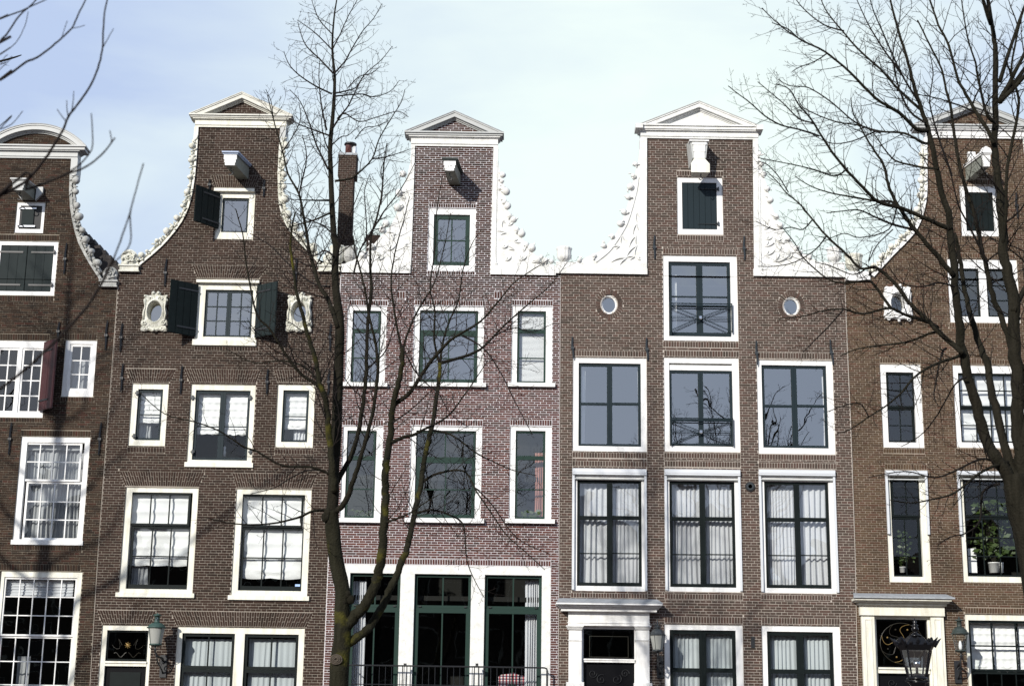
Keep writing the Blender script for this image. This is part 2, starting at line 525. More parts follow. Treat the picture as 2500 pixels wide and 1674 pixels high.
def interp(tab, z):
    """tab: list of (z, x) sorted by z"""
    if z <= tab[0][0]: return tab[0][1]
    if z >= tab[-1][0]: return tab[-1][1]
    for (za, xa), (zb, xb) in zip(tab, tab[1:]):
        if za <= z <= zb:
            return xa + (xb - xa) * (z - za) / max(zb - za, 1e-9)
def edge_tab(v, pts, Y=0.0):
    return sorted([(P(v, x, y, Y).z, P(v, x, y, Y).x) for x, y in pts])
def smooth_curve(pts, n=4):
    """Catmull-Rom through tuples of any dimension"""
    out = []
    m = len(pts)
    for i in range(m - 1):
        p0 = pts[max(i - 1, 0)]; p1 = pts[i]; p2 = pts[i + 1]; p3 = pts[min(i + 2, m - 1)]
        for k in range(n):
            t = k / n
            out.append(tuple(0.5 * (2 * b + (c - a) * t + (2 * a - 5 * b + 4 * c - d) * t * t + (-a + 3 * b - 3 * c + d) * t ** 3)
                             for a, b, c, d in zip(p0, p1, p2, p3)))
    out.append(tuple(pts[-1]))
    return out

# ------------------------------------------------------------------ brickwork
def brick_solid(lst, q, y0, y1):
    """q: 4 points (x, z) counter-clockwise seen from the street; open at the back"""
    v, f = lst
    n = len(v)
    v.extend([(q[0][0], y0, q[0][1]), (q[1][0], y0, q[1][1]), (q[2][0], y0, q[2][1]), (q[3][0], y0, q[3][1]),
              (q[0][0], y1, q[0][1]), (q[1][0], y1, q[1][1]), (q[2][0], y1, q[2][1]), (q[3][0], y1, q[3][1])])
    f.extend([(n, n + 1, n + 2, n + 3), (n, n + 4, n + 5, n + 1), (n + 1, n + 5, n + 6, n + 2),
              (n + 2, n + 6, n + 7, n + 3), (n + 3, n + 7, n + 4, n)])

def soldier(lst, xlb, xrb, xlt, xrt, zb, zt, pitch, j, Y, split=False):
    """a flat arch or soldier course of upright bricks between two level lines"""
    n = max(2, round(((xrb - xlb) + (xrt - xlt)) / 2 / pitch))
    def row(a, b, za, zc):
        ta = (za - zb) / (zt - zb); tc = (zc - zb) / (zt - zb)
        def X(k, t):
            fb = xlb + (xrb - xlb) * k / n; ft = xlt + (xrt - xlt) * k / n
            return fb + (ft - fb) * t
        y = Y + rnd.uniform(-0.002, 0.002)
        g = j / 2
        brick_solid(lst, [(X(a, ta) + g, za + g), (X(b, ta) - g, za + g), (X(b, tc) - g, zc - g), (X(a, tc) + g, zc - g)], y, y + 0.02)
    for k in range(n):
        if split:
            t = 0.36 if k % 2 else 0.66
            zm = zb + (zt - zb) * t
            row(k, k + 1, zb, zm); row(k, k + 1, zm, zt)
        else:
            row(k, k + 1, zb, zt)

def lay_wall(house, Y, zb, zt, course, head, spans, holes, arches, bmat, mmat, j=0.008, jd=0.007, rings=(), tw=False):
    wall = MB()                                     # mortar bed
    joined = ([], [])
    cand = []
    k = 0
    z = zb
    while z < zt:
        z0, z1 = z, z + course
        zc = (z0 + z1) / 2
        par = k % 4
        if par % 2 == 0:
            pitch, off = head, 0.0
        else:
            pitch, off = head * 2, (head * 0.5 if par == 1 else head * 1.5)
        for (a, b) in spans(zc):
            # x ranges and the height left in each, first for the mortar (window holes only), then for bricks (arches too)
            for mode in (0, 1):
                bl = []
                for h in holes:
                    if h[0] == 'r':
                        if h[4] > z0 and h[3] < z1: bl.append((h[1], h[2], h[3], h[4]))
                    else:
                        _, cx, cz, rx, rz = h
                        u = (zc - cz) / rz
                        if abs(u) < 1:
                            w = rx * math.sqrt(1 - u * u); bl.append((cx - w, cx + w, z0, z1))
                if mode:
                    for (xlb, xrb, xlt, xrt, ab, atp) in arches:
                        if atp > z0 and ab < z1:
                            t = min(max((zc - ab) / (atp - ab), 0), 1)
                            bl.append((xlb + (xlt - xlb) * t, xrb + (xrt - xrb) * t, ab, atp))
                    for (cx, cz, rx, rz) in rings:
                        u = (zc - cz) / rz
                        if abs(u) < 1:
                            w = rx * math.sqrt(1 - u * u); bl.append((cx - w, cx + w, z0, z1))
                xs = sorted({a, b, *[min(max(t[0], a), b) for t in bl], *[min(max(t[1], a), b) for t in bl]})
                segs = []
                for xa, xb in zip(xs, xs[1:]):
                    if xb - xa < 1e-5: continue
                    xm = (xa + xb) / 2
                    lo, hi = z0, z1
                    for t in bl:
                        if t[0] < xm < t[1]:
                            up = hi - max(t[3], lo); dn = min(t[2], hi) - lo
                            if up >= dn: lo = max(lo, t[3])
                            else: hi = min(hi, t[2])
                            if hi - lo < 1e-4: break
                    if hi - lo < 1e-4: continue
                    if segs and abs(segs[-1][1] - xa) < 1e-6 and segs[-1][2] == lo and segs[-1][3] == hi:
                        segs[-1] = (segs[-1][0], xb, lo, hi)
                    else:
                        segs.append((xa, xb, lo, hi))
                if not mode:
                    for (xa, xb, lo, hi) in segs:
                        wall.add([(xa, Y + jd, lo), (xb, Y + jd, lo), (xb, Y + jd, hi), (xa, Y + jd, hi)], [(0, 1, 2, 3)])
                    continue
                for (xa, xb, lo, hi) in segs:
                    if hi - lo < 0.018: continue
                    i0 = math.floor((xa - off) / pitch)
                    x = i0 * pitch + off
                    while x < xb:
                        wv = math.sin(x * 1.7 + zc * 0.9) * 0.002
                        p0 = max(x, xa) + j / 2 + rnd.uniform(-0.0015, 0.0015)
                        p1 = min(x + pitch, xb) - j / 2 + rnd.uniform(-0.0015, 0.0015)
                        full = x > xa - 1e-6 and x + pitch < xb + 1e-6 and hi - lo > course - 1e-4
                        if p1 - p0 > 0.016:
                            dz = rnd.uniform(-0.0012, 0.0012)
                            y = Y + rnd.uniform(-0.0025, 0.0015)
                            q = (p0, p1, lo + j / 2 + dz, hi - j / 2 + dz, y)
                            if full and pitch > head * 1.5 and z0 > 3.45 and not tw:
                                cand.append(q)
                            else:
                                brick_solid(joined, [(q[0], q[2]), (q[1], q[2]), (q[1], q[3]), (q[0], q[3])], y, y + 0.02)
                        x += pitch
        z += course; k += 1
    # mortar in window reveals
    for h in holes:
        if h[0] == 'r':
            _, xa, xb, za, zc = h
            y0, y1 = Y + jd * 0.4, Y + 0.17
            wall.add([(xa, y0, za), (xa, y1, za), (xa, y1, zc), (xa, y0, zc), (xb, y0, za), (xb, y1, za), (xb, y1, zc), (xb, y0, zc)],
                     [(0, 1, 2, 3), (4, 7, 6, 5), (3, 2, 6, 7), (0, 4, 5, 1)])
    for (xlb, xrb, xlt, xrt, ab, atp, pitch, split) in ARCH_FULL.get(id(arches), []):
        soldier(joined, xlb, xrb, xlt, xrt, ab, atp, pitch, j, Y, split)
    for (cx, cz, rx, rz) in rings:
        n = 30
        ri = 0.66
        for i in range(n):
            t0 = 2 * math.pi * (i + 0.07) / n; t1 = 2 * math.pi * (i + 0.93) / n
            brick_solid(joined, [(cx + rx * ri * math.cos(t0), cz + rz * ri * math.sin(t0)), (cx + rx * ri * math.cos(t1), cz + rz * ri * math.sin(t1)),
                                 (cx + rx * math.cos(t1), cz + rz * math.sin(t1)), (cx + rx * math.cos(t0), cz + rz * math.sin(t0))][::-1], Y - 0.002, Y + 0.02)
    w = wall.build('wall', mmat, house)
    w['label'] = WALL_LABEL.get(house.name, 'brick street front')
    # the nearest (largest seen) 300 stretchers are bricks of their own
    cand.sort(key=lambda q: q[2])
    vis = []
    for q in cand:
        px = (q[0] + q[1]) / 2
        if len(vis) < 300 and -11.6 < px < 11.6:
            vis.append(q)
        else:
            brick_solid(joined, [(q[0], q[2]), (q[1], q[2]), (q[1], q[3]), (q[0], q[3])], q[4], q[4] + 0.02)
    me = None
    B = house.location
    for q in vis:
        if me is None:
            hw, hh = head - j / 2, course / 2 - j / 2
            lst = ([], [])
            brick_solid(lst, [(-hw, -hh), (hw, -hh), (hw, hh), (-hw, hh)], 0, 0.02)
            me = bpy.data.meshes.new('brick'); me.from_pydata(lst[0], [], lst[1]); me.materials.append(MAT[bmat])
        o = bpy.data.objects.new('brick', me)
        COL.objects.link(o)
        o.parent = w
        o.location = ((q[0] + q[1]) / 2 - B.x, q[4] - B.y, (q[2] + q[3]) / 2 - B.z)
    me2 = bpy.data.meshes.new('brick_courses')
    me2.from_pydata([(a - B.x, b - B.y, c - B.z) for a, b, c in joined[0]], [], joined[1])
    me2.materials.append(MAT[bmat])
    o = bpy.data.objects.new('brick_courses', me2)
    COL.objects.link(o); o.parent = w; o['kind'] = 'stuff'
    return w
ARCH_FULL = {}
WALL_LABEL = {}
def mk_arches(specs):
    """specs: (xlb, xrb, xlt, xrt, zb, zt, pitch, split)"""
    a = [s[:6] for s in specs]
    ARCH_FULL[id(a)] = specs
    ARCH_KEEP.append(a)
    return a
ARCH_KEEP = []

# ------------------------------------------------------------------ windows
def frame4(mb, x0, x1, z0, z1, l, t, r, b, y0, y1):
    e = 0.001
    mb.box(x0 + e, x0 + l, y0, y1, z0 + e, z1 - e)
    mb.box(x1 - r, x1 - e, y0, y1, z0 + e, z1 - e)
    if t > 0: mb.box(x0 + l, x1 - r, y0 + e, y1, z1 - t, z1 - e)
    if b > 0: mb.box(x0 + l, x1 - r, y0 + e, y1, z0 + e, z0 + b)

def light(win, rect, xs, zs, sw, mw, smat, glass='glass', y=0.07, Y=0.0, bt=None, thick=None, seethru=False):
    """one sash: outer dark wood, its bars and its panes. xs, zs: inner bar positions as fractions (from left, from top)"""
    x0, x1, z0, z1 = rect
    bb = sw if bt is None else bt
    m = MB(); frame4(m, x0, x1, z0, z1, sw, sw, sw, bb, Y + y, Y + y + 0.045)
    sash = m.build('sash', smat, win)
    gx0, gx1, gz0, gz1 = x0 + sw, x1 - sw, z0 + bb, z1 - sw
    X = [gx0] + [gx0 + (gx1 - gx0) * f for f in xs] + [gx1]
    Z = [gz1] + [gz1 - (gz1 - gz0) * f for f in zs] + [gz0]
    h = mw / 2
    for i, x in enumerate(X[1:-1]):
        k = MB(); k.box(x - h, x + h, Y + y + 0.008, Y + y + 0.036, gz0, gz1); k.build('glazing_bar', smat, win)
    for i, z in enumerate(Z[1:-1]):
        k = MB()
        hh = (thick[i] / 2) if thick and thick[i] else h
        for xa, xb in zip(X, X[1:]):
            k.box(xa + (h if xa != X[0] else 0), xb - (h if xb != X[-1] else 0), Y + y + 0.009, Y + y + 0.035, z - hh, z + hh)
        k.build('glazing_bar', smat, win)
    for xa, xb in zip(X, X[1:]):
        for za, zc in zip(Z, Z[1:]):
            k = MB()
            t1, t2 = rnd.uniform(-0.0012, 0.0012), rnd.uniform(-0.0012, 0.0012)
            yy = Y + y + 0.022
            k.add([(xa, yy - t1 - t2, zc), (xb, yy + t1 - t2, zc), (xb, yy + t1 + t2, za), (xa, yy - t1 + t2, za)], [(0, 1, 2, 3)])
            k.build('pane', glass, win)
    return sash

def window(house, W, fr, fmat, lights, Y=0.0, yf=0.028, sill=None, smat='blue_green', label=None, posts=(), name='window', sillmat=None):
    x0, x1, z0, z1 = W
    l, t, r, b = fr
    m = MB(); frame4(m, x0, x1, z0, z1, l, t, r, b, Y + yf, Y + 0.15)
    for (pa, pb) in posts:
        m.box(pa, pb, Y + yf + 0.003, Y + 0.15, z0 + b, z1 - t)
    w = m.build(name, fmat, house, label=label)
    if sill:
        ex, zlo, zhi, out = sill
        k = MB(); k.box(x0 - ex, x1 + ex, Y - out, Y + yf + 0.02, zlo, zhi)
        k.build('sill', sillmat or fmat, w)
    for L_ in lights:
        light(w, L_['r'], L_.get('xs', []), L_.get('zs', []), L_.get('sw', 0.05), L_.get('mw', 0.022), L_.get('m', smat),
              L_.get('g', 'glass'), L_.get('y', 0.07), Y, L_.get('bt'), L_.get('thick'))
    return w

def hinge_bits(win, pts, mat='iron', r=0.018, Y=-0.0):
    for (x, z) in pts:
        k = MB(); k.box(x - r, x + r, Y - 0.01, Y + 0.035, z - 0.05, z + 0.05)
        k.box(x - r * 2.4, x + r * 2.4, Y - 0.004, Y + 0.03, z - 0.014, z + 0.014)
        k.build('hinge', mat, win)

# ------------------------------------------------------------------ cloth at the windows
def curtain(label, x0, x1, z0, z1, y=0.24, folds=8, amp=0.03, mat='net_white', cat='curtain', group=None, gather=0.0, seed=0, name='curtain'):
    r = random.Random(seed + 11)
    n = max(24, int(folds * 10)); m = 14
    ph = [r.uniform(-0.6, 0.6) for _ in range(folds + 2)]
    am = [r.uniform(0.35, 1.25) for _ in range(folds + 2)]
    vs, fs = [], []
    for jz in range(m + 1):
        t = jz / m
        z = z1 + (z0 - z1) * t
        for i in range(n + 1):
            u = i / n
            q = u * folds
            k = int(q)
            a = am[k] * (1 - (q - k)) + am[k + 1] * (q - k)
            p = ph[k] * (1 - (q - k)) + ph[k + 1] * (q - k)
            w = math.sin(2 * math.pi * q + p)
            w = math.copysign(abs(w) ** 0.75, w)
            yy = y + amp * a * w * (0.6 + 0.4 * t) + 0.006 * math.sin(9 * t + 5 * u)
            x = x0 + (x1 - x0) * u + gather * (u - 0.5) * math.sin(math.pi * t) * -1 + 0.012 * math.sin(3 * t + k)
            vs.append((x, yy, z))
    for jz in range(m):
        for i in range(n):
            a = jz * (n + 1) + i
            fs.append((a, a + n + 1, a + n + 2, a + 1))
    k = MB(); k.add(vs, fs)
    o = k.build(name, mat, None, smooth=True)
    return tag(o, label, cat, group)

def roman(label, x0, x1, z0, z1, y=0.2, mat='blind_white', seed=0, group=None, drop=0.25):
    """a roman blind: flat above, soft sagging folds at its foot"""
    r = random.Random(seed + 5)
    n, m = 30, 48
    vs, fs = [], []
    H = z1 - z0
    for jz in range(m + 1):
        t = jz / m
        z = z1 - H * t
        for i in range(n + 1):
            u = i / n
            sag = (0.010 + 0.016 * ((seed * 7) % 3) / 2) * math.sin(math.pi * ((u * (2 + seed % 2)) % 1)) * max(0, (t - 1 + drop) / drop)
            wob = 0.005 * math.sin(t * 17 + u * 3 + seed) + 0.004 * math.sin(u * 21 + t * 5) + r.uniform(-0.001, 0.001)
            fold = -0.022 * abs(math.sin(math.pi * t * 6)) ** 6 - 0.03 * max(0, (t - 1 + drop) / drop) * abs(math.sin(t * 40 + math.sin(u * 9)))
            vs.append((x0 + (x1 - x0) * u, y + wob + fold, z - sag))
    for jz in range(m):
        for i in range(n):
            a = jz * (n + 1) + i
            fs.append((a, a + n + 1, a + n + 2, a + 1))
    k = MB(); k.add(vs, fs)
    return tag(k.build('roman_blind', mat, None, smooth=True), label, 'blind', group)

# ------------------------------------------------------------------ trim of the gables
def chevron(xl, xr, xa, zb, za, t):
    """inner edge of a raking band of upright thickness t"""
    kl = (za - zb) / (xa - xl)
    return [(xl + t / kl, zb), (xa, za - t), (xr - t / kl, zb)]
def arc_pts(cx, R, zc, zb, n=22):
    s = math.acos(min(max((zb - zc) / R, -1), 1))
    return [(cx + R * math.sin(-s + 2 * s * i / n), zc + R * math.cos(-s + 2 * s * i / n)) for i in range(n + 1)]

def pediment(house, xl, xr, za, zb, zc0, zf0, xfl, xfr, mat, Lp=0.34, tymp=None, arc=False, frmat=None, dark=None):
    """cornice: corner points, apex height, foot of the raking cornice zb, foot of the flat corona zc0, foot of the frieze zf0"""
    xa = (xl + xr) / 2
    lay = [(0.0, 0.018, Lp, 'cap'), (0.018, 0.05, Lp - 0.012, mat), (0.05, 0.145, Lp - 0.03, mat), (0.14, 0.175, 0.075, mat), (0.17, 0.20, 0.035, mat)]
    for (t0, t1, out, mm) in lay:
        m = MB()
        if arc:
            hw = (xr - xl) / 2; h = za - zb
            R = (hw * hw + h * h) / (2 * h); zc = za - R
            o_, i_ = arc_pts(xa, R - t0, zc, zb), arc_pts(xa, R - t1, zc, zb)
        else:
            def ch(t):
                return [(xl, zb), (xa, za), (xr, zb)] if t == 0 else chevron(xl, xr, xa, zb, za, t)
            o_, i_ = ch(t0), ch(t1)
        m.band(o_, i_, -out, 0.28)
        m.build('raking_cornice', (dark or 'lead') if mm == 'cap' else mm, house)
    m = MB()
    h = zb - zc0
    m.box(xl, xr, -Lp + 0.002, 0.26, zb - 0.035, zb - 0.001)
    m.box(xl + 0.03, xr - 0.03, -Lp + 0.035, 0.26, zc0, zb - 0.035)
    m.build('cornice', mat, house)
    hf = zc0 - zf0
    m = MB()
    m.box(xfl - 0.05, xfr + 0.05, -0.11, 0.25, zc0 - hf * 0.14, zc0)
    m.box(xfl - 0.02, xfr + 0.02, -0.075, 0.25, zc0 - hf * 0.22, zc0 - hf * 0.14)
    m.box(xfl, xfr, -0.055, 0.24, zf0 + hf * 0.22, zc0 - hf * 0.22)
    m.box(xfl + 0.004, xfr - 0.004, -0.035, 0.24, zf0, zf0 + hf * 0.22)
    m.build('frieze', frmat or mat, house)
    if tymp:
        m = MB()
        t = 0.185
        c = chevron(xl, xr, xa, zb, za, t)
        m.prism(c[::-1], -0.012, 0.2)
        m.build('tympanum', tymp, house)

def edge_strip(house, tab, z0, z1, w, side, mat, y0=-0.035, y1=0.3, name='edge_coping', n=26):
    """narrow coping that follows the cut edge of the gable; side = -1 left, +1 right"""
    o_, i_ = [], []
    zs = [z0 + (z1 - z0) * k / n for k in range(n + 1)]
    pts = [(interp(tab, z), z) for z in zs]
    for k, (x, z) in enumerate(pts):
        a = pts[max(k - 1, 0)]; b = pts[min(k + 1, n)]
        d = Vector((b[0] - a[0], b[1] - a[1])).normalized()
        nrm = Vector((d.y, -d.x))
        if nrm.x * side < 0: nrm = -nrm
        o_.append((x + nrm.x * w, z + nrm.y * w)); i_.append((x - nrm.x * 0.012, z - nrm.y * 0.012))
    m = MB(); m.band(o_, i_, y0, y1)
    m.build(name, mat, house)
    return o_

def spiral(mb, c, r0, turns, y, rad, start=0.0, sgn=1, n=26):
    pts, rr = [], []
    for i in range(n + 1):
        t = i / n
        a = start + sgn * turns * 2 * math.pi * t
        r = r0 * (1 - 0.86 * t)
        pts.append((c[0] + r * math.cos(a), y - 0.02 * t, c[1] + r * math.sin(a)))
        rr.append(rad * (1 - 0.45 * t))
    mb.tube(pts, rr, 6)

def leaf_lump(mb, x, z, ang, ln, w, y=-0.05):
    pts, rr = [], []
    for i in range(7):
        t = i / 6
        a = ang + 1.1 * (t - 0.3)
        if i == 0:
            p = [x, z]
        else:
            p = [p[0] + math.cos(a) * ln / 6, p[1] + math.sin(a) * ln / 6]
        pts.append((p[0], y - 0.02 * math.sin(math.pi * t), p[1]))
        rr.append(max(w * math.sin(math.pi * (0.12 + 0.8 * t)), 0.004))
    mb.tube(pts, rr, 6)

def garland(house, pts, side, mat, step=0.40, br=0.085, y=-0.02, seed=1, body=0.06):
    """carved swag of leaves and fruit laid along the outer edge of a gable (pts: (x, z) top to bottom)"""
    r = random.Random(seed)
    cv = smooth_curve(pts, 5)
    m = MB()
    m.tube([(x, y + 0.06, z) for x, z in cv], [body * r.uniform(0.8, 1.15) for _ in cv], 7)
    g = None
    acc, last = 0.0, cv[0]
    spots = []
    nxt = step * 0.6
    for p in cv[1:]:
        d = math.hypot(p[0] - last[0], p[1] - last[1])
        acc += d
        while acc >= nxt:
            dx, dz = (p[0] - last[0]) / max(d, 1e-6), (p[1] - last[1]) / max(d, 1e-6)
            spots.append((p[0], p[1], dx, dz)); nxt += step * r.uniform(0.82, 1.2)
        last = p
    for (x, z, dx, dz) in spots:
        nx, nz = -dz, dx
        if nx * side < 0: nx, nz = -nx, -nz
        for q in range(10):
            t = r.uniform(-0.5, 0.5) * step
            o = r.uniform(-0.4, 0.45) * br
            leaf_lump(m, x + dx * t + nx * o, z + dz * t + nz * o, r.uniform(0, 6.28), r.uniform(0.05, 0.11), r.uniform(0.014, 0.026), y - r.uniform(0.0, 0.03))
        for q in range(3):
            t = r.uniform(-0.5, 0.5) * step
            m.ball((x + dx * t + nx * br * 0.5, y - 0.02, z + dz * t + nz * br * 0.5), r.uniform(0.025, 0.042), nu=7, nv=5)
    g = m.build('garland', mat, house, smooth=True)
    for i, (x, z, dx, dz) in enumerate(spots):
        nx, nz = -dz, dx
        if nx * side < 0: nx, nz = -nx, -nz
        k = MB()
        rr = br * r.uniform(0.75, 1.15)
        k.ball((x + nx * br * 0.75, y - 0.03, z + nz * br * 0.75), rr, rr, rr * r.uniform(0.85, 1.15), 14, 9, ribs=r.choice((0, 5, 7)), rot=r.uniform(-0.6, 0.6))
        k.build('carved_fruit', mat, g, smooth=True)
    return g

def scroll_block(house, cx, zt, w, h, r, side, mat, Y=-0.06):
    """moulded plinth block with a carved volute on it"""
    m = MB()
    m.box(cx - w / 2, cx + w / 2, Y - 0.05, 0.28, zt - h * 0.22, zt)
    m.box(cx - w / 2 + 0.03, cx + w / 2 - 0.03, Y - 0.02, 0.26, zt - h * 0.80, zt - h * 0.22)
    m.box(cx - w / 2 + 0.01, cx + w / 2 - 0.01, Y - 0.035, 0.27, zt - h, zt - h * 0.80)
    m.build('plinth_block', mat, house)
    k = MB()
    c = (cx - side * -0.02, zt + r * 0.93)
    k.lathe((c[0], Y, c[1]), [(r * 0.86, -0.02), (r, 0.0), (r, 0.22), (r * 0.9, 0.24)], 24, axis='y')
    spiral(k, c, r * 0.78, 1.5, Y - 0.03, 0.028, start=2.2, sgn=side)
    spiral(k, (c[0], c[1] - r * 0.1), r * 0.42, 1.1, Y - 0.05, 0.022, start=5.0, sgn=-side)
    for a in range(6):
        leaf_lump(k, c[0] + r * 0.5 * math.cos(a * 1.05), c[1] + r * 0.5 * math.sin(a * 1.05), a * 1.05 + 0.8, r * 0.55, 0.024, Y - 0.03)
    k.box(cx - r * 1.05, cx + r * 1.05, Y + 0.01, 0.2, zt, zt + r * 0.35)
    k.build('volute', mat, house, smooth=False)

def urn(house, x, z, w, h, mat, y=0.05, label=None):
    r = w / 2
    m = MB()
    m.lathe((x, y, z), [(r * 0.35, 0), (r * 0.4, h * 0.05), (r * 0.62, h * 0.12), (r * 0.86, h * 0.26), (r * 0.93, h * 0.45), (r * 0.9, h * 0.72),
                        (r * 0.94, h * 0.86), (r * 1.03, h * 0.95), (r * 1.0, h), (r * 0.8, h * 0.97), (r * 0.7, h * 0.7)], 48, flute=12, amp=0.045)
    m.build('urn', mat, house, smooth=True, label=label)

def anchor(house, x, z0, z1, y=-0.02, mat='iron', lean=0.0):
    m = MB()
    n = 6
    pts = [(x + lean * (t / n - 0.5) + 0.008 * math.sin(t * 1.3), y - 0.012, z0 + (z1 - z0) * t / n) for t in range(n + 1)]
    m.tube(pts, [0.014, 0.018, 0.021, 0.024, 0.021, 0.018, 0.014], 4)
    zc = z0 + (z1 - z0) * 0.48
    m.box(x - 0.035, x + 0.035, y - 0.03, y + 0.02, zc - 0.02, zc + 0.03)
    m.build('wall_anchor', mat, house)

def hoist(house, c, w, h, L, mat, capmat, sidemat, hook=True, shear=0.0):
    """hoisting beam: white front face, stepped head, leaded top; c = middle of its front face at depth -L"""
    x, z = c.x, c.z
    y0 = -L
    m = MB()
    m.hexa([(x - w * 0.40, y0 + 0.02, z - h * 0.62), (x + w * 0.40, y0 + 0.02, z - h * 0.62), (x + w * 0.42, y0 + 0.02, z + h * 0.34), (x - w * 0.42, y0 + 0.02, z + h * 0.34)],
           [(x + shear - w * 0.44, 0.05, z - h * 0.85), (x + shear + w * 0.44, 0.05, z - h * 0.85), (x + shear + w * 0.44, 0.05, z + h * 0.34), (x + shear - w * 0.44, 0.05, z + h * 0.34)])
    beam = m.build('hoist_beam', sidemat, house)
    k = MB()
    k.box(x - w * 0.46, x + w * 0.46, y0 - 0.012, y0 + 0.03, z - h * 0.12, z + h * 0.34)
    k.box(x - w * 0.40, x + w * 0.40, y0 - 0.008, y0 + 0.03, z - h * 0.42, z - h * 0.12)
    k.box(x - w * 0.34, x + w * 0.34, y0 - 0.004, y0 + 0.03, z - h * 0.66, z - h * 0.42)
    k.build('beam_face', mat, beam)
    k = MB()
    for (e, o, za, zc) in ((.54, .03, .345, .46), (.60, .06, .46, .60)):
        q = lambda xx, yy: [(xx - w * e, yy, z + h * za), (xx + w * e, yy, z + h * za), (xx + w * e, yy, z + h * zc), (xx - w * e, yy, z + h * zc)]
        k.hexa(q(x, y0 - o), q(x + shear, 0.02))
    k.build('beam_cap', capmat, beam)
    if hook:
        k = MB()
        zc = z - h * 0.62
        pts = [(x, y0 + 0.16, zc)] + [(x + 0.05 * math.sin(a), y0 + 0.16, zc - 0.08 - 0.05 * (1 - math.cos(a))) for a in [i * 0.6 for i in range(8)]]
        k.tube(pts, 0.011, 5)
        k.build('hook', 'iron', beam)
    return beam

def shutter(win, hx, z0, z1, w, ang, mat, side, y=0.02, label=None, planks=5):
    """boarded shutter hung at hx; side -1 opens to the left; ang in degrees away from the closed position"""
    a = math.radians(ang)
    d = Vector((-math.cos(a) * side, -math.sin(a), 0))       # direction away from the hinge
    nrm = Vector((-d.y, d.x, 0)) * 0.03
    m = MB()
    o = Vector((hx, y, 0))
    def slab(t0, t1, za, zb_, n0, n1):
        p = o + d * (w * t0); q = o + d * (w * t1)
        m.hexa([(p + nrm * n0)[:2] + (za,), (q + nrm * n0)[:2] + (za,), (q + nrm * n0)[:2] + (zb_,), (p + nrm * n0)[:2] + (zb_,)],
               [(p + nrm * n1)[:2] + (za,), (q + nrm * n1)[:2] + (za,), (q + nrm * n1)[:2] + (zb_,), (p + nrm * n1)[:2] + (zb_,)])
    slab(0, 1, z0, z1, 0, 0.7)
    s = m.build('shutter', mat, win, label=label)
    for i in range(planks):
        m = MB()
        g = 0.012
        slab(i / planks + g, (i + 1) / planks - g, z0 + 0.01, z1 - 0.01, 0.7, 1.0)
        slab(i / planks + g, (i + 1) / planks - g, z0 + 0.01, z1 - 0.01, -0.3, 0.0)
        m.build('shutter_plank', mat, win)
    for zz in (z0 + (z1 - z0) * 0.14, z0 + (z1 - z0) * 0.86):
        m = MB(); slab(0.0, 0.7, zz - 0.018, zz + 0.018, 1.0, 1.5); slab(0.0, 0.7, zz - 0.018, zz + 0.018, -0.8, -0.3)
        m.build('hinge', 'iron', win)
    return s

def shell(house, x0, x1, ze, gable_pts, ridge, cx, Y=0.0, depth=8.0, lift=0.0):
    """rest of the house behind the front: side and rear walls, floors, roof; the front is left to the brickwork"""
    m = MB()
    y0, y1 = Y + 0.02, depth
    e = 0.02
    xa, xb = x0 + e, x1 - e
    m.add([(xa, y0, 0), (xa, y1, 0), (xa, y1, ze), (xa, y0, ze), (xb, y0, 0), (xb, y1, 0), (xb, y1, ze), (xb, y0, ze)],
          [(0, 3, 2, 1), (4, 5, 6, 7), (1, 2, 6, 5)])
    m.build('side_wall', 'shell_brick', house)
    m = MB()
    k = 0
    for zf in (0.02, 4.9, 7.5, 10.3, ze - 0.12):
        m.box(xa + 0.02, xb - 0.02, Y + 0.30, y1 - 0.05, zf, zf + 0.1)
    m.box(xa + 0.02, xb - 0.02, Y + 3.2, Y + 3.3, 0.12, ze - 0.13)
    m.build('room', 'interior', house)
    m = MB()
    m.hexa([(xa, 0.31, ze), (xb, 0.31, ze), (xb, 0.31, ze + lift), (cx, 0.31, ze + lift + ridge), (xa, 0.31, ze + lift)],
           [(xa, y1, ze), (xb, y1, ze), (xb, y1, ze + lift), (cx, y1, ze + lift + ridge), (xa, y1, ze + lift)])
    if lift:                                            # pantile verge shows as a stepped edge
        for i in range(16):
            t = (i + .5) / 16
            x = xb + (cx - xb) * t; z = ze + lift + ridge * t
            m.box(x - .07, x + .05, 0.30, 0.62, z - .05, z + .045)
    m.build('roof', 'roof_tile', house)
    # thin back to the free-standing gable
    m = MB()
    n = len(gable_pts)
    f = [(a[1] + 0.02, y0, a[0]) for a in gable_pts] + [(a[2] - 0.02, y0, a[0]) for a in reversed(gable_pts)]
    b = [(p[0], 0.3, p[2]) for p in f]
    N = len(f)
    m.add(f + b, [(i, (i + 1) % N, (i + 1) % N + N, i + N) for i in range(N)])
    # rear face as strips
    for i in range(n - 1):
        a, c = gable_pts[i], gable_pts[i + 1]
        m.add([(a[1] + 0.02, 0.3, a[0]), (a[2] - 0.02, 0.3, a[0]), (c[2] - 0.02, 0.3, c[0]), (c[1] + 0.02, 0.3, c[0])], [(3, 2, 1, 0)])
    m.build('gable_back', 'interior', house)

# ------------------------------------------------------------------ ground
m = MB(); m.add([(-400, -400, 0), (400, -400, 0), (400, 400, 0), (-400, 400, 0)], [(0, 1, 2, 3)])
o = m.build('ground', 'ground_clinker', None); o['kind'] = 'structure'

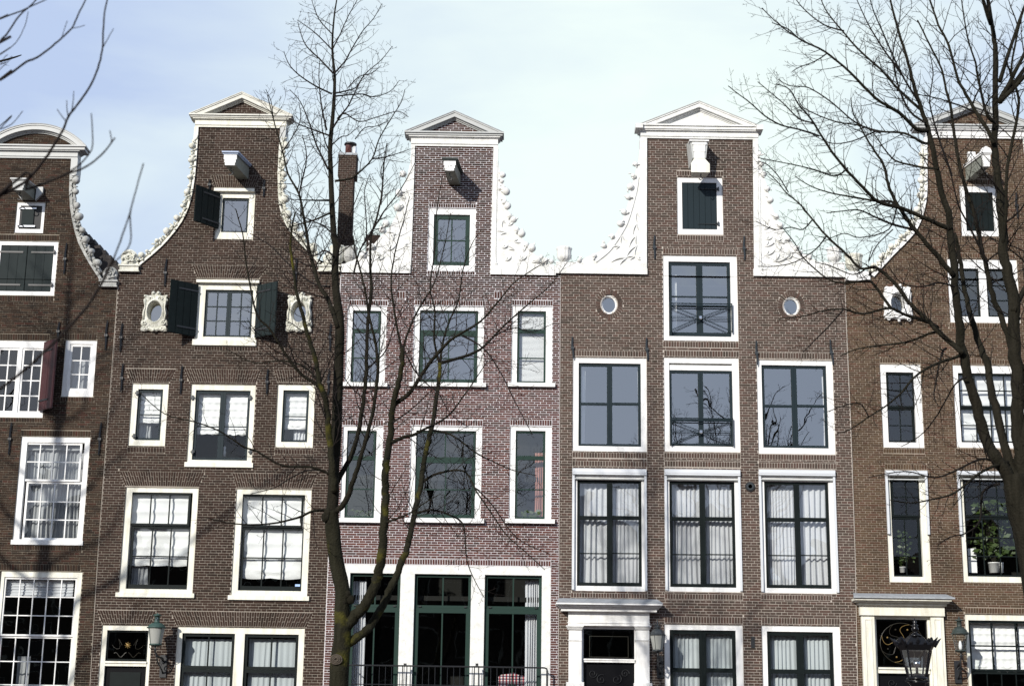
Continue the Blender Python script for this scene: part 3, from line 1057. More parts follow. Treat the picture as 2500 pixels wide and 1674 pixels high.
class House:
    def __init__(s, name, cx, label, Y=0.0):
        s.o = thing(name, (cx, 0.15, 0), label, 'house', 'gabled brick canal houses in the row')
        s.holes = []; s.arch = []; s.rings = []; s.Y = Y; s.cx = cx
    def win(s, v, o, i, fmat, lights, smat='blue_green', zbot=None, hole=True, **k):
        W = list(RW(v, *o, s.Y)); I = RW(v, *i, s.Y)
        fr = [I[0] - W[0], W[3] - I[3], W[1] - I[1], I[2] - W[2]]
        if zbot is not None:
            W[2] = zbot; fr[3] = 0.10
        if hole: s.holes.append(('r', *W))
        return window(s.o, W, fr, fmat, lights, Y=s.Y, smat=smat, **k)
    def lt(s, v, r, xs=(), zs=(), zbot=None, **k):
        q = list(RW(v, *r, s.Y))
        if zbot is not None: q[2] = zbot
        return dict(r=q, xs=list(xs), zs=list(zs), **k)
    def sol(s, v, xlt, xrt, yt, xlb, xrb, yb, pitch=0.056, split=False):
        a, b = P(v, xlt, yt, s.Y), P(v, xrt, yt, s.Y)
        c, d = P(v, xlb, yb, s.Y), P(v, xrb, yb, s.Y)
        s.arch.append((c.x, d.x, a.x, b.x, (c.z + d.z) / 2, (a.z + b.z) / 2, pitch, split))
    def wall(s, course, head, spans, zt, bmat, mmat, **k):
        return lay_wall(s.o, s.Y, 0.0, zt, course, head, spans, s.holes, mk_arches(s.arch), bmat, mmat, rings=s.rings, **k)

brick_mat('brick_one', [(0.0291, 0.0194, 0.0139), (0.041, 0.0257, 0.0176), (0.0236, 0.0172, 0.0134), (0.0527, 0.031, 0.0203), (0.034, 0.0234, 0.0161), (0.0562, 0.0232, 0.0167)], stain_amt=0.85, stain_scale=0.8)
brick_mat('brick_two', [(0.0361, 0.0215, 0.0161), (0.0439, 0.026, 0.0196), (0.0281, 0.0188, 0.0145), (0.0486, 0.029, 0.022), (0.039, 0.0239, 0.0183)], stain_amt=0.6, stain_scale=0.7)
brick_mat('brick_three', [(0.0995, 0.0386, 0.0337), (0.073, 0.0322, 0.0318), (0.1162, 0.0451, 0.0343), (0.0563, 0.0354, 0.0318), (0.1062, 0.0527, 0.044), (0.0797, 0.0322, 0.0295)], stain_amt=0.35, stain_scale=1.2, stain=(0.55, 0.6, 0.66), upper=(10.9, 12.0, (0.62, 0.72, 0.66)))
brick_mat('brick_four', [(0.0704, 0.0496, 0.0391), (0.084, 0.0568, 0.0469), (0.0573, 0.0437, 0.035), (0.0898, 0.0523, 0.0415), (0.0802, 0.0604, 0.05)], stain_amt=0.4, stain_scale=0.9)
brick_mat('brick_five', [(0.0824, 0.0523, 0.0313), (0.0966, 0.0625, 0.0387), (0.0645, 0.0421, 0.0273), (0.0963, 0.0501, 0.0326), (0.0775, 0.0546, 0.0348)], stain_amt=0.75, stain_scale=0.9)
principled('mortar_one', (0.27, 0.235, 0.185), 0.95, noise=0.9, nscale=2, dark=(0.55, 0.55, 0.5))
principled('mortar_two', (0.34, 0.30, 0.255), 0.95, noise=0.8, nscale=1.2, dark=(0.55, 0.55, 0.5))
principled('mortar_three', (0.60, 0.585, 0.60), 0.95, noise=0.4, nscale=2, dark=(0.8, 0.8, 0.8))
principled('mortar_four', (0.43, 0.385, 0.34), 0.95, noise=0.5, nscale=2, dark=(0.75, 0.75, 0.72))
principled('mortar_five', (0.34, 0.285, 0.23), 0.95, noise=0.8, nscale=1.5, dark=(0.6, 0.6, 0.55))
WALL_LABEL.update({'brick_house': 'street front of dark weathered brick'})

# party lines between the houses: (z, x) tables
b12 = sorted([(at(x, y).z, at(x, y).x) for x, y in ((289, 665), (277, 865), (260, 1056), (245, 1267), (230.5, 1468), (219.6, 1674))])
b23 = sorted([(at(x, y).z, at(x, y).x) for x, y in ((832, 673), (822, 900), (812, 1150), (800.7, 1378), (789.6, 1652))])
b34 = sorted([(at(x, y).z, at(x, y).x) for x, y in ((1368.5, 672), (1366.5, 1000), (1365.5, 1247), (1363, 1620))])
b45 = sorted([(at(x, y).z, at(x, y).x) for x, y in ((2062, 676), (2069, 865), (2082, 1133), (2090, 1442), (2093, 1650))])
for tabl in (b12, b23, b34, b45):
    (za, xa), (zc, xc) = tabl[0], tabl[-1]
    k = (xc - xa) / (zc - za)
    tabl.insert(0, (0.0, xa - k * za)); tabl.append((16.0, xc + k * (16 - zc)))

# =================================================================== house one (left edge)
cx1 = (at(72.7, 531).x + at(63, 651.6).x) / 2
h1 = House('brick_house', cx1, 'leftmost dark brown brick house with rounded arched pediment and one dark red shutter', 0.0)
R1 = edge_tab('A', [(460, 490), (455, 560), (450, 600), (447, 700), (452, 800), (465, 880), (480, 950), (505, 1030), (540, 1100), (580, 1170), (620, 1230), (638, 1262)])
zlow1 = R1[0][0]
ztop1 = P('A', 300, 487).z
def span1(z):
    zt_, zb_ = TY1
    if z > zb_:
        if z > zt_: return []
        w = math.sqrt(max(RA1 ** 2 - (z - ZC1) ** 2, 0)); return [(cx1 - w, cx1 + w)]
    xr = interp(b12, z) - 0.004 if z < zlow1 else interp(R1, z)
    return [(2 * cx1 - xr, xr)]
# cornice
TT = 0.19
LP = 0.17
pe = P('A', 547, 408, -LP); ap = P('A', 270, 262, -LP)
hw = pe.x - cx1
zb_, za_ = P('A', 547, 402, -LP).z, ap.z
RA1 = (hw * hw + (za_ - zb_) ** 2) / (2 * (za_ - zb_)); ZC1 = za_ - RA1; RA1 -= 0.18
TY1 = (za_ - 0.15, P('A', 300, 400, 0).z - 0.0)
pediment(h1.o, 2 * cx1 - pe.x, pe.x, za_, zb_, P('A', 300, 425, -LP).z, P('A', 300, 487, -0.04).z, 2 * cx1 - P('A', 497, 450, -.05).x, P('A', 497, 450, -.05).x,
         'grey_paint', LP, arc=True, dark='lead')
edge_strip(h1.o, R1, R1[-1][0], P('A', 450, 600).z, 0.14, 1, 'grey_paint', -0.04)
edge_strip(h1.o, R1, P('A', 450, 600).z, zlow1, 0.05, 1, 'stone_grey', -0.04)
garland(h1.o, [(P('A', x, y, -.03).x, P('A', x, y, -.03).z) for x, y in ((470, 575), (468, 650), (468, 740), (480, 830), (500, 920), (525, 1000), (560, 1075), (600, 1150), (640, 1215))],
        1, 'stone_grey', step=0.30, br=0.088, seed=3, body=0.055)
c = P('A', 694, 1267, -.05)
scroll_block(h1.o, c.x, c.z, 0.42, 0.15, 0.165, 1, 'stone_grey')
# loft shutter window
sh = h1.lt('A', (123, 787, 262, 936), m='shutter_green', g='glass', sw=0.03, y=0.05)
w = h1.win('A', (98, 766, 282, 963), (123, 787, 262, 936), 'white_paint', [])
r = RW('A', 123, 787, 262, 936)
m = MB(); m.box(r[0] + .01, r[1] - .005, 0.035, 0.07, r[2] + .005, r[3] - .005); m.build('shutter', 'black_gloss', w)
m = MB(); m.box(r[0] + .05, r[1] - .17, 0.01, 0.034, r[2] + .06, r[3] - .06); m.build('shutter_panel', 'shutter_green', w)
for t in (0.1, 0.86):
    zz = r[2] + (r[3] - r[2]) * t
    m = MB(); m.box(r[0] - .03, r[1] - .12, -0.006, 0.012, zz - .012, zz + .022); m.tube([(r[0] - .02, -.01, zz), (r[0] + .05, -.02, zz + .03), (r[0] + .12, -.01, zz)], .012, 5); m.build('hinge', 'steel', w)
# wide pair of loft shutters
Wb = RW('A', 60, 1014, 359, 1361); Wb = (2 * cx1 - Wb[1], Wb[1], Wb[2], Wb[3])
h1.holes.append(('r', *Wb))
rb = RW('A', 60, 1040, 332, 1334); rb = (2 * cx1 - rb[1], rb[1], rb[2], rb[3])
w = window(h1.o, Wb, (Wb[1] - rb[1], Wb[3] - rb[3], Wb[1] - rb[1], rb[2] - Wb[2]), 'white_paint', [])
for sgn in (-1, 1):
    xa, xb = (rb[0] + .005, cx1 - .006) if sgn < 0 else (cx1 + .006, rb[1] - .005)
    m = MB(); m.box(xa, xb, 0.045, 0.08, rb[2] + .004, rb[3] - .004); m.build('shutter', 'shutter_green', w)
    for q in range(3):
        a = xa + (xb - xa) * q / 3 + 0.006; b = xa + (xb - xa) * (q + 1) / 3 - 0.006
        m = MB(); m.box(a, b, 0.038, 0.045, rb[2] + .01, rb[3] - .01); m.build('shutter_plank', 'shutter_green', w)
    for zz in (rb[3] - 0.16, rb[2] + 0.15):
        m = MB()
        if sgn > 0: m.box(xb - 0.50, xb + 0.03, 0.022, 0.036, zz - .02, zz + .02); m.tube([(xb + .02, .01, zz - .05), (xb + .045, .0, zz), (xb + .02, .01, zz + .05)], .014, 5)
        else: m.box(xa - .03, xa + .5, 0.022, 0.036, zz - .02, zz + .02)
        m.build('hinge', 'iron', w)
# casement window with the red shutter
Wc = RW('B', 100, 210, 292, 702); gx = P('B', 115, 460).x
Wc = (2 * gx - Wc[1], Wc[1], Wc[2], Wc[3]); h1.holes.append(('r', *Wc))
ic = RW('B', 100, 258, 262, 672); ic = (2 * gx - ic[1], ic[1], ic[2], ic[3])
ls = []
for a, b in ((ic[0], gx - .03), (gx + .03, ic[1])):
    ls.append(dict(r=(a, b, ic[2], ic[3]), xs=[.5], zs=[.25, .5, .75], sw=0.045, mw=0.028, m='white_paint', y=0.05, g='glass_old'))
w = window(h1.o, Wc, (Wc[1] - ic[1], Wc[3] - ic[3], Wc[1] - ic[1], ic[2] - Wc[2]), 'white_paint', ls, smat='white_paint', posts=[(gx - .03, gx + .03)])
hx = P('B', 264, 445).x
zs0, zs1 = P('B', 264, 662).z, P('B', 264, 222).z
shutter(w, hx, zs0, zs1, 0.52, 137, 'dark_red', 1, label='dark red open shutter', planks=2, y=-0.01)
# small casement right of it
h1.win('B', (404, 208, 606, 570), (434, 232, 580, 530), 'white_paint',
       [h1.lt('B', (434, 232, 580, 530), [.5], [.333, .666], sw=0.055, mw=0.025, m='white_paint', y=0.05)], smat='white_paint')
# tall sash window
h1.win('B', (106, 823, 550, 1515), (145, 860, 515, 1480), 'white_paint',
       [h1.lt('B', (147, 860, 513, 1107), [.25, .5, .75], [.5], sw=0.045, mw=0.024, m='white_paint', y=0.055, g='glass_old'),
        h1.lt('B', (147, 1107, 513, 1480), [.25, .5, .75], [.333, .667], sw=0.045, mw=0.024, m='white_paint', y=0.085, g='glass_old')],
       smat='white_paint', sill=(0.02, P('B', 330, 1515).z, P('B', 330, 1485).z, 0.03))
# ground floor window
wf = RW('C', -40, 395, 516, 1400); wi = RW('C', -12, 436, 484, 1300)
h1.holes.append(('r', wf[0], wf[1], 1.9, wf[3]))
zmid = P('C', 250, 832).z
window(h1.o, (wf[0], wf[1], 1.9, wf[3]), (wi[0] - wf[0], wf[3] - wi[3], wf[1] - wi[1], .1), 'cream_paint',
       [dict(r=(wi[0], wi[1], zmid, wi[3]), xs=[.2, .4, .6, .8], zs=[.32, .66], sw=0.04, mw=0.022, m='white_paint', y=0.055, g='glass_old'),
        dict(r=(wi[0], wi[1], 2.0, zmid), xs=[.2, .4, .6, .8], zs=[.25, .5, .75], sw=0.04, mw=0.022, m='white_paint', y=0.085, g='glass_old')], smat='white_paint')
# soldier courses
h1.sol('B', 412, 618, 168, 412, 612, 206); h1.sol('B', 0, 318, 170, 0, 315, 208)
h1.sol('B', 134, 578, 785, 134, 576, 821); h1.sol('C', -30, 540, 348, -30, 540, 392)
h1.sol('A', -10, 378, 975, -10, 378, 1011)
h1.sol('B', 70, 520, 1518, 70, 520, 1548); h1.sol('B', 385, 598, 572, 385, 598, 600); h1.sol('B', 0, 270, 704, 0, 270, 732); h1.sol('A', -20, 340, 1363, -20, 340, 1398)
h1.wall(0.0512, 0.112, span1, TY1[0], 'brick_one', 'mortar_one', j=0.0085)
for (v, x, ya, yb) in (('A', 408, 1228, 1030), ('B', 368, 215, 95), ('B', 671, 272, 85), ('B', 55, 940, 735), ('B', 629, 942, 735)):
    a, b = P(v, x, ya), P(v, x, yb)
    anchor(h1.o, a.x, a.z, b.z)
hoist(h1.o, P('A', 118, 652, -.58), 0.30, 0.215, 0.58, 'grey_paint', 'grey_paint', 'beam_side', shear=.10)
for sx in (-1, 1):
    m = MB(); c = P('A', 118, 652, -.58)
    m.prism([(c.x + .1 + sx * .15, c.z - .2), (c.x + .1 + sx * .30, c.z - .02), (c.x + .1 + sx * .30, c.z + .12), (c.x + .1 + sx * .15, c.z + .12)][::sx], -0.08, 0.02)
    m.build('beam_bracket', 'grey_paint', h1.o)
zs_ = [zlow1] + [zlow1 + (TY1[1] - zlow1) * i / 12 for i in range(1, 13)]
shell(h1.o, 2 * cx1 - interp(b12, 10), interp(b12, 10), zlow1 - .02, [(z, span1(z)[0][0], span1(z)[0][1]) for z in zs_], 1.95, cx1, lift=.34)

# =================================================================== house two
cx2 = P('A', 1528, 300).x
h2 = House('brick_house', cx2, 'dark brick house', 0.0)
h2.o['label'] = 'dark brown brick house with open black shutters, carved oval windows and triangular pediment'
L2 = edge_tab('A', [(1265, 290), (1255, 450), (1243, 600), (1228, 700), (1203, 800), (1165, 885), (1115, 955), (1050, 1032), (985, 1092), (930, 1137), (893, 1168)])
R2 = edge_tab('A', [(1793, 290), (1782, 450), (1775, 600), (1780, 750), (1797, 850), (1832, 930), (1882, 1000), (1950, 1072), (2020, 1140), (2035, 1160)])
z2a, z2b = L2[0][0], R2[0][0]
LP = 0.17
pl, pr = P('A', 1205, 195, -LP), P('A', 1866, 205, -LP)
za2, zb2 = P('A', 1540, 60, -LP).z, P('A', 1530, 203, -LP).z
tyz = P('A', 1530, 203, 0).z
def span2(z):
    lo, hi = interp(b12, z) + 0.004, interp(b23, z) - 0.004
    if z > tyz:
        t = (z - zb2) / (za2 - TT - zb2)
        if t > 1: return []
        w = (pr.x - pl.x) / 2 * (1 - TT / (za2 - zb2)) * (1 - t)
        c_ = (pr.x + pl.x) / 2
        return [(c_ - w, c_ + w)] if w > 0.05 else []
    if z > z2a: lo = interp(L2, z)
    if z > z2b: hi = interp(R2, z)
    return [(lo, hi)]
fa, fb = P('A', 1245, 260, -.05), P('A', 1828, 260, -.05)
pediment(h2.o, pl.x, pr.x, za2, zb2, P('A', 1530, 222, -LP).z, P('A', 1530, 290, -.04).z, fa.x, fb.x, 'cornice_cream', LP, frmat='cream_paint', dark='cornice_cream')
edge_strip(h2.o, L2, L2[-1][0], P('A', 1250, 380).z, 0.085, -1, 'cream_paint', -0.04, n=6)
edge_strip(h2.o, L2, P('A', 1250, 380).z, z2a, 0.035, -1, 'cream_paint', -0.04)
edge_strip(h2.o, R2, R2[-1][0], P('A', 1785, 380).z, 0.12, 1, 'grey_paint', -0.04, n=6)
edge_strip(h2.o, R2, P('A', 1785, 380).z, z2b, 0.045, 1, 'stone_cream', -0.04)
garland(h2.o, [(P('A', x, y, -.03).x, P('A', x, y, -.03).z) for x, y in ((1248, 345), (1240, 430), (1232, 520), (1228, 610), (1212, 690), (1186, 780), (1150, 860), (1098, 935), (1040, 1000), (972, 1060), (905, 1125))],
        -1, 'stone_cream', step=0.36, br=0.070, seed=5, body=0.042)
garland(h2.o, [(P('A', x, y, -.03).x, P('A', x, y, -.03).z) for x, y in ((1810, 350), (1802, 450), (1796, 550), (1796, 650), (1802, 750), (1818, 835), (1852, 905), (1900, 970), (1960, 1040), (2020, 1100))],
        1, 'stone_cream', step=0.33, br=0.085, seed=6, body=0.055)
c = P('A', 826, 1167, -.05)
scroll_block(h2.o, c.x, c.z, 0.48, 0.16, 0.185, -1, 'stone_cream')
c = P('A', 2100, 1170, -.05)
scroll_block(h2.o, c.x, c.z, 0.52, 0.15, 0.16, 1, 'stone_cream')
c = P('A', 2130, 1165, 0); urn(h2.o, c.x + .06, c.z + .02, 0.34, 0.42, 'stone_cream', y=0.06)
# loft window with one open shutter
w = h2.win('A', (1378, 700, 1621, 1003), (1414, 738, 1582, 957), 'cream_paint', [h2.lt('A', (1412, 738, 1582, 957), sw=0.045, g='glass_high')])
hd = RW('A', 1368, 684, 1625, 703)
m = MB(); m.box(hd[0], hd[1], -0.07, 0.10, hd[2], hd[3]); m.build('window_head', 'cream_paint', w)
shutter(w, P('A', 1396, 850).x, P('A', 1380, 940).z, P('A', 1380, 712).z, 0.72, 128, 'green_black', -1, label='open black loft shutter', planks=4, y=-0.01)
# middle window with a pair of open shutters
zt_, zb_ = P('A', 1450, 1284).z, P('B', 1440, 245).z
Wm = RW('A', 1268, 1284, 1632, 1500); Wm = (Wm[0], Wm[1], zb_, zt_)
x0_, x1_ = P('B', 1250, 20).x, P('B', 1638, 20).x
Wm = (x0_, x1_, zb_, zt_); h2.holes.append(('r', *Wm))
ii = (P('B', 1303, 20).x, P('B', 1608, 20).x, P('B', 1450, 187).z, P('A', 1450, 1324).z)
mid = (ii[0] + ii[1]) / 2
w = window(h2.o, Wm, (ii[0] - Wm[0], Wm[3] - ii[3], Wm[1] - ii[1], ii[2] - Wm[2]), 'cream_paint',
           [dict(r=(ii[0], mid, ii[2], ii[3]), xs=[.5], zs=[.333, .667], sw=0.05, mw=0.025, g='glass_high'), dict(r=(mid, ii[1], ii[2], ii[3]), xs=[.5], zs=[.333, .667], sw=0.05, mw=0.025, g='glass_high')],
           sill=(0.03, zb_, zb_ + 0.13, 0.04))
m = MB(); m.box(Wm[0] - 0.02, Wm[1] + 0.03, -0.07, 0.10, zt_ - 0.002, zt_ + 0.06); m.build('window_head', 'cream_paint', w)
shutter(w, Wm[0] + .02, ii[2] - .02, ii[3] + .10, 0.67, 143, 'green_black', -1, label='open black shutter left of the middle window', planks=4, y=-0.01)
shutter(w, Wm[1] - .02, ii[2] - .02, ii[3] + .10, 0.63, 143, 'shutter_green', 1, label='open dark green shutter right of the middle window', planks=4, y=-0.01)
# second floor
BG = dict(mw=0.022)
w = h2.win('B', (830, 485, 1064, 883), (869, 520, 1029, 845), 'cream_paint', [h2.lt('B', (869, 520, 1029, 845), zs=[.49], sw=0.055, g='glass_old')])
x_, a_, b_ = RW('B', 869, 545, 869, 820)[0], P('B', 869, 545).z, P('B', 869, 820).z
hinge_bits(w, [(x_ - .02, a_), (x_ - .02, b_)], 'iron_blue')
w = h2.win('B', (1204, 490, 1618, 1020), (1235, 527, 1586, 973), 'cream_paint',
           [h2.lt('B', (1235, 527, 1410, 973), zs=[.52], sw=0.06, g='glass_low'), h2.lt('B', (1410, 527, 1586, 973), zs=[.52], sw=0.06, g='glass_low')],
           sill=(0.035, P('B', 1400, 1020).z, P('B', 1400, 990).z, 0.035))
for xx in (1228, 1596):
    hinge_bits(w, [(P('B', xx, 575).x, P('B', xx, 575).z), (P('B', xx, 920).x, P('B', xx, 920).z)], 'iron_blue')
w = h2.win('B', (1762, 491, 2003, 892), (1799, 527, 1965, 857), 'cream_paint', [h2.lt('B', (1799, 527, 1965, 857), zs=[.5], sw=0.055, g='glass_old')])
# first floor tall sashes
for (o_, i_, zr) in (((298, 1189, 477, 1458), (314, 1201, 463, 1437), 1282), ((570, 1193, 755, 1461), (586, 1206, 740, 1441), 1286)):
    h2.win('S', o_, i_, 'cream_paint',
           [h2.lt('S', (i_[0], i_[1], i_[2], zr), [.333, .667], [], sw=0.05, m='green_black', y=0.06, mw=.026, g='glass_old'),
            h2.lt('S', (i_[0], zr, i_[2], i_[3]), [.333, .667], [.5], sw=0.05, m='green_black', y=0.09, bt=.10, mw=.026, g='glass_old')],
           sill=(0.05, P('S', 400, o_[3]).z, P('S', 400, o_[3] - 11).z, 0.05))
# entrance: transom light over a black door
Wd = RW('C', 672, 757, 1010, 1168); Wd = (Wd[0], Wd[1], 1.25, P('C', 840, 757).z)
h2.holes.append(('r', *Wd))
tr = RW('C', 712, 792, 992, 995); rail = RW('C', 705, 1000, 985, 1033)
w = window(h2.o, Wd, (tr[0] - Wd[0], Wd[3] - tr[3], Wd[1] - tr[1], .05), 'cream_paint', [dict(r=tr, xs=[], zs=[], sw=0.035, m='green_black', g='glass_low')], name='doorway')
m = MB(); m.box(tr[0], tr[1], 0.02, 0.14, rail[2], rail[3]); m.box(tr[0], tr[1], -0.005, 0.10, rail[3] - .04, rail[3]); m.build('transom_rail', 'cream_paint', w)
m = MB(); m.box(tr[0], tr[1], 0.09, 0.14, 1.3, rail[2]); m.build('door_leaf', 'black_gloss', w)
m = MB(); m.box(tr[0] + .12, tr[1] - .12, 0.07, 0.09, rail[2] - .9, rail[2] - .12); m.build('door_panel', 'green_black', w)
cst = P('C', 860, 893, 0.07)
for q in range(4):
    m = MB()
    m.tube([(cst.x - .07 * math.cos(q * math.pi / 4), cst.y, cst.z - .07 * math.sin(q * math.pi / 4)), (cst.x, cst.y, cst.z), (cst.x + .07 * math.cos(q * math.pi / 4), cst.y, cst.z + .07 * math.sin(q * math.pi / 4))], [.003, .011, .003], 5)
    m.build('star_ray', 'gold', w)
for sx in (-1, 1):
    m = MB()
    m.tube([(cst.x + sx * (.12 + .16 * t / 8 + .05 * math.sin(t)), cst.y + .0, cst.z + .16 * math.sin(t * .8) * (1 - t / 12)) for t in range(9)], .004, 5)
    m.tube([(cst.x + sx * (.02 + .26 * t / 8), cst.y, cst.z - .2 + .05 * math.cos(t * .9)) for t in range(9)], .006, 5)
    m.build('wrought_scroll', 'bronze', w)
# ground floor pair
xs = [P('C', x, 970).x for x in (1182, 1216, 1571, 1638, 2002, 2042)]
zT, zI = P('C', 1600, 772).z, P('C', 1600, 815).z
h2.holes.append(('r', xs[0], xs[5], 1.9, zT))
bz = P('C', 1500, 1053).z
def gl(a, b):
    return [dict(r=(a, b, bz, zI), xs=[.5], zs=[], sw=0.065, mw=0.03, m='green_black', g='glass_low'), dict(r=(a, b, 2.0, bz), xs=[.5], zs=[], sw=0.065, mw=0.03, m='green_black', y=.075, g='glass_low')]
window(h2.o, (xs[0], xs[5], 1.9, zT), (xs[1] - xs[0], zT - zI, xs[5] - xs[4], .1), 'cream_paint', gl(xs[1], xs[2]) + gl(xs[3], xs[4]), posts=[(xs[2], xs[3])])
# flat arches
SP = dict(pitch=0.052, split=True)
h2.sol('B', 800, 1125, 392, 832, 1084, 473, **SP); h2.sol('B', 1170, 1665, 394, 1206, 1634, 478, **SP); h2.sol('B', 1745, 2032, 400, 1768, 2008, 478, **SP)
h2.sol('B', 760, 1305, 1047, 797, 1268, 1140, **SP); h2.sol('B', 1480, 2025, 1058, 1508, 1988, 1148, **SP)
h2.sol('A', 1225, 1715, 1172, 1258, 1650, 1252, **SP); h2.sol('A', 1345, 1660, 597, 1368, 1626, 672, **SP)
h2.sol('C', 650, 1050, 658, 685, 1016, 746, **SP); h2.sol('C', 1145, 2105, 668, 1186, 2062, 766, **SP)
h2.sol('B', 812, 1052, 892, 812, 1052, 925, pitch=0.062); h2.sol('B', 1240, 1650, 250, 1240, 1650, 276, pitch=0.062); h2.sol('B', 1752, 2000, 905, 1752, 2000, 935, pitch=0.062)
# carved oval windows
def cartouche(house, v, cxp, cyp, squar=False, mat='stone_cream', sx=1.0, sz=1.0, gl_='glass_high'):
    c = P(v, cxp, cyp, -0.06)
    X, Z = c.x, c.z
    k = MB()
    pts = [(0, .44), (-.055, .475), (-.11, .455), (-.10, .40), (-.17, .385), (-.23, .405), (-.275, .37), (-.255, .33), (-.29, .285), (-.275, .22), (-.25, .12), (-.285, .02),
           (-.29, -.08), (-.275, -.16), (-.31, -.24), (-.31, -.31), (-.27, -.35), (-.31, -.40), (-.30, -.455), (-.22, -.47), (-.12, -.44), (-.04, -.475), (0, -.46)]
    if squar:
        pts = [(0, .40), (-.08, .43), (-.16, .41), (-.22, .43), (-.28, .38), (-.26, .32), (-.29, .25), (-.27, .1), (-.29, -.05), (-.28, -.2), (-.30, -.30), (-.28, -.38), (-.2, -.40), (-.1, -.38), (0, -.40)]
    pts = [(a * sx, b * sz) for a, b in pts]
    out = pts + [(-a, b) for a, b in reversed(pts[1:-1])]
    out = [(X + a, Z + b) for a, b in out]
    N = len(out)
    def ell(rx, rz, zo=0.0):
        r_ = []
        for (a, b) in out:
            t = math.atan2((b - Z - zo) / rz, (a - X) / rx)
            r_.append((X + rx * math.cos(t), Z + zo + rz * math.sin(t)))
        return r_
    rings = [([(a, b) for a, b in out], 0.01), (out, -0.055), ([(X + (a - X) * .93, Z + (b - Z) * .93) for a, b in out], -0.08),
             ([(X + (a - X) * .8, Z + (b - Z) * .8) for a, b in out], -0.070), (ell(.20, .285), -0.10), (ell(.175, .255), -0.115), (ell(.16, .235), -0.09), (ell(.135, .21), 0.12)]
    vs = []; fs = []
    for ri, (pp, y) in enumerate(rings):
        vs += [(a, y, b) for a, b in pp]
        if ri:
            for i in range(N):
                j = (i + 1) % N
                fs.append(((ri - 1) * N + i, (ri - 1) * N + j, ri * N + j, ri * N + i))
    k.add(vs, fs)
    f = k.build('oval_window_surround', mat, house)
    for s_ in (-1, 1):
        k = MB()
        spiral(k, (X + s_ * .225 * sx, Z - .27 * sz), .062, 1.4, -0.085, .017, start=1.2, sgn=s_)
        spiral(k, (X + s_ * .12 * sx, Z + .30 * sz), .062, 1.3, -0.085, .017, start=3.4, sgn=-s_)
        spiral(k, (X + s_ * .20 * sx, Z - .40 * sz), .05, 1.1, -0.07, .015, start=.4, sgn=-s_)
        k.ball((X + s_ * .055 * sx, -.08, Z + .445 * sz), .038, nu=8, nv=6)
        k.ball((X + s_ * .25 * sx, -.07, Z + .37 * sz), .030, nu=8, nv=6)
        k.tube([(X + s_ * .24 * sx, -.085, Z + .28 * sz), (X + s_ * .215, -.10, Z + .1), (X + s_ * .245, -.095, Z - .05), (X + s_ * .235, -.09, Z - .18)], .017, 6)
        if s_ > 0: k.ball((X, -.08, Z - .44 * sz), .035, nu=8, nv=6)
        k.build('scrollwork', mat, f, smooth=True)
    k = MB()
    k.add([(X + .14 * math.cos(2 * math.pi * i / 24), 0.10, Z + .215 * math.sin(2 * math.pi * i / 24)) for i in range(24)], [tuple(range(24))])
    k.build('pane', gl_, f)
    return (X, Z)
for (v, x, y) in (('A', 988, 1465), ('A', 1908, 1468)):
    X, Z = cartouche(h2.o, v, x, y, sx=0.95, sz=0.96)
    h2.holes.append(('e', X, Z, 0.16, 0.24))
h2.wall(0.0560, 0.1140, span2, za2 - .15, 'brick_two', 'mortar_two', j=0.0105)
for (v, x, ya, yb) in (('A', 1050, 1305, 1130), ('A', 1335, 690, 625), ('A', 1680, 735, 625), ('A', 1884, 1300, 1130), ('B', 766, 282, 102), ('B', 2102, 280, 105), ('B', 771, 540, 362), ('B', 1150, 552, 375), ('B', 1700, 556, 396), ('B', 2092, 556, 396)):
    a, b = P(v, x, ya), P(v, x, yb)
    anchor(h2.o, a.x, a.z, b.z)
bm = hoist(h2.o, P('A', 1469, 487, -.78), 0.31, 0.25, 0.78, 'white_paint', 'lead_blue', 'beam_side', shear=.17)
gp = [(z, max(span2(z)[0][0], -99), span2(z)[0][1]) for z in [z2a + (tyz - z2a) * i / 14 for i in range(15)]]
shell(h2.o, interp(b12, 10), interp(b23, 10), z2a - .05, gp, 0.8, cx2)

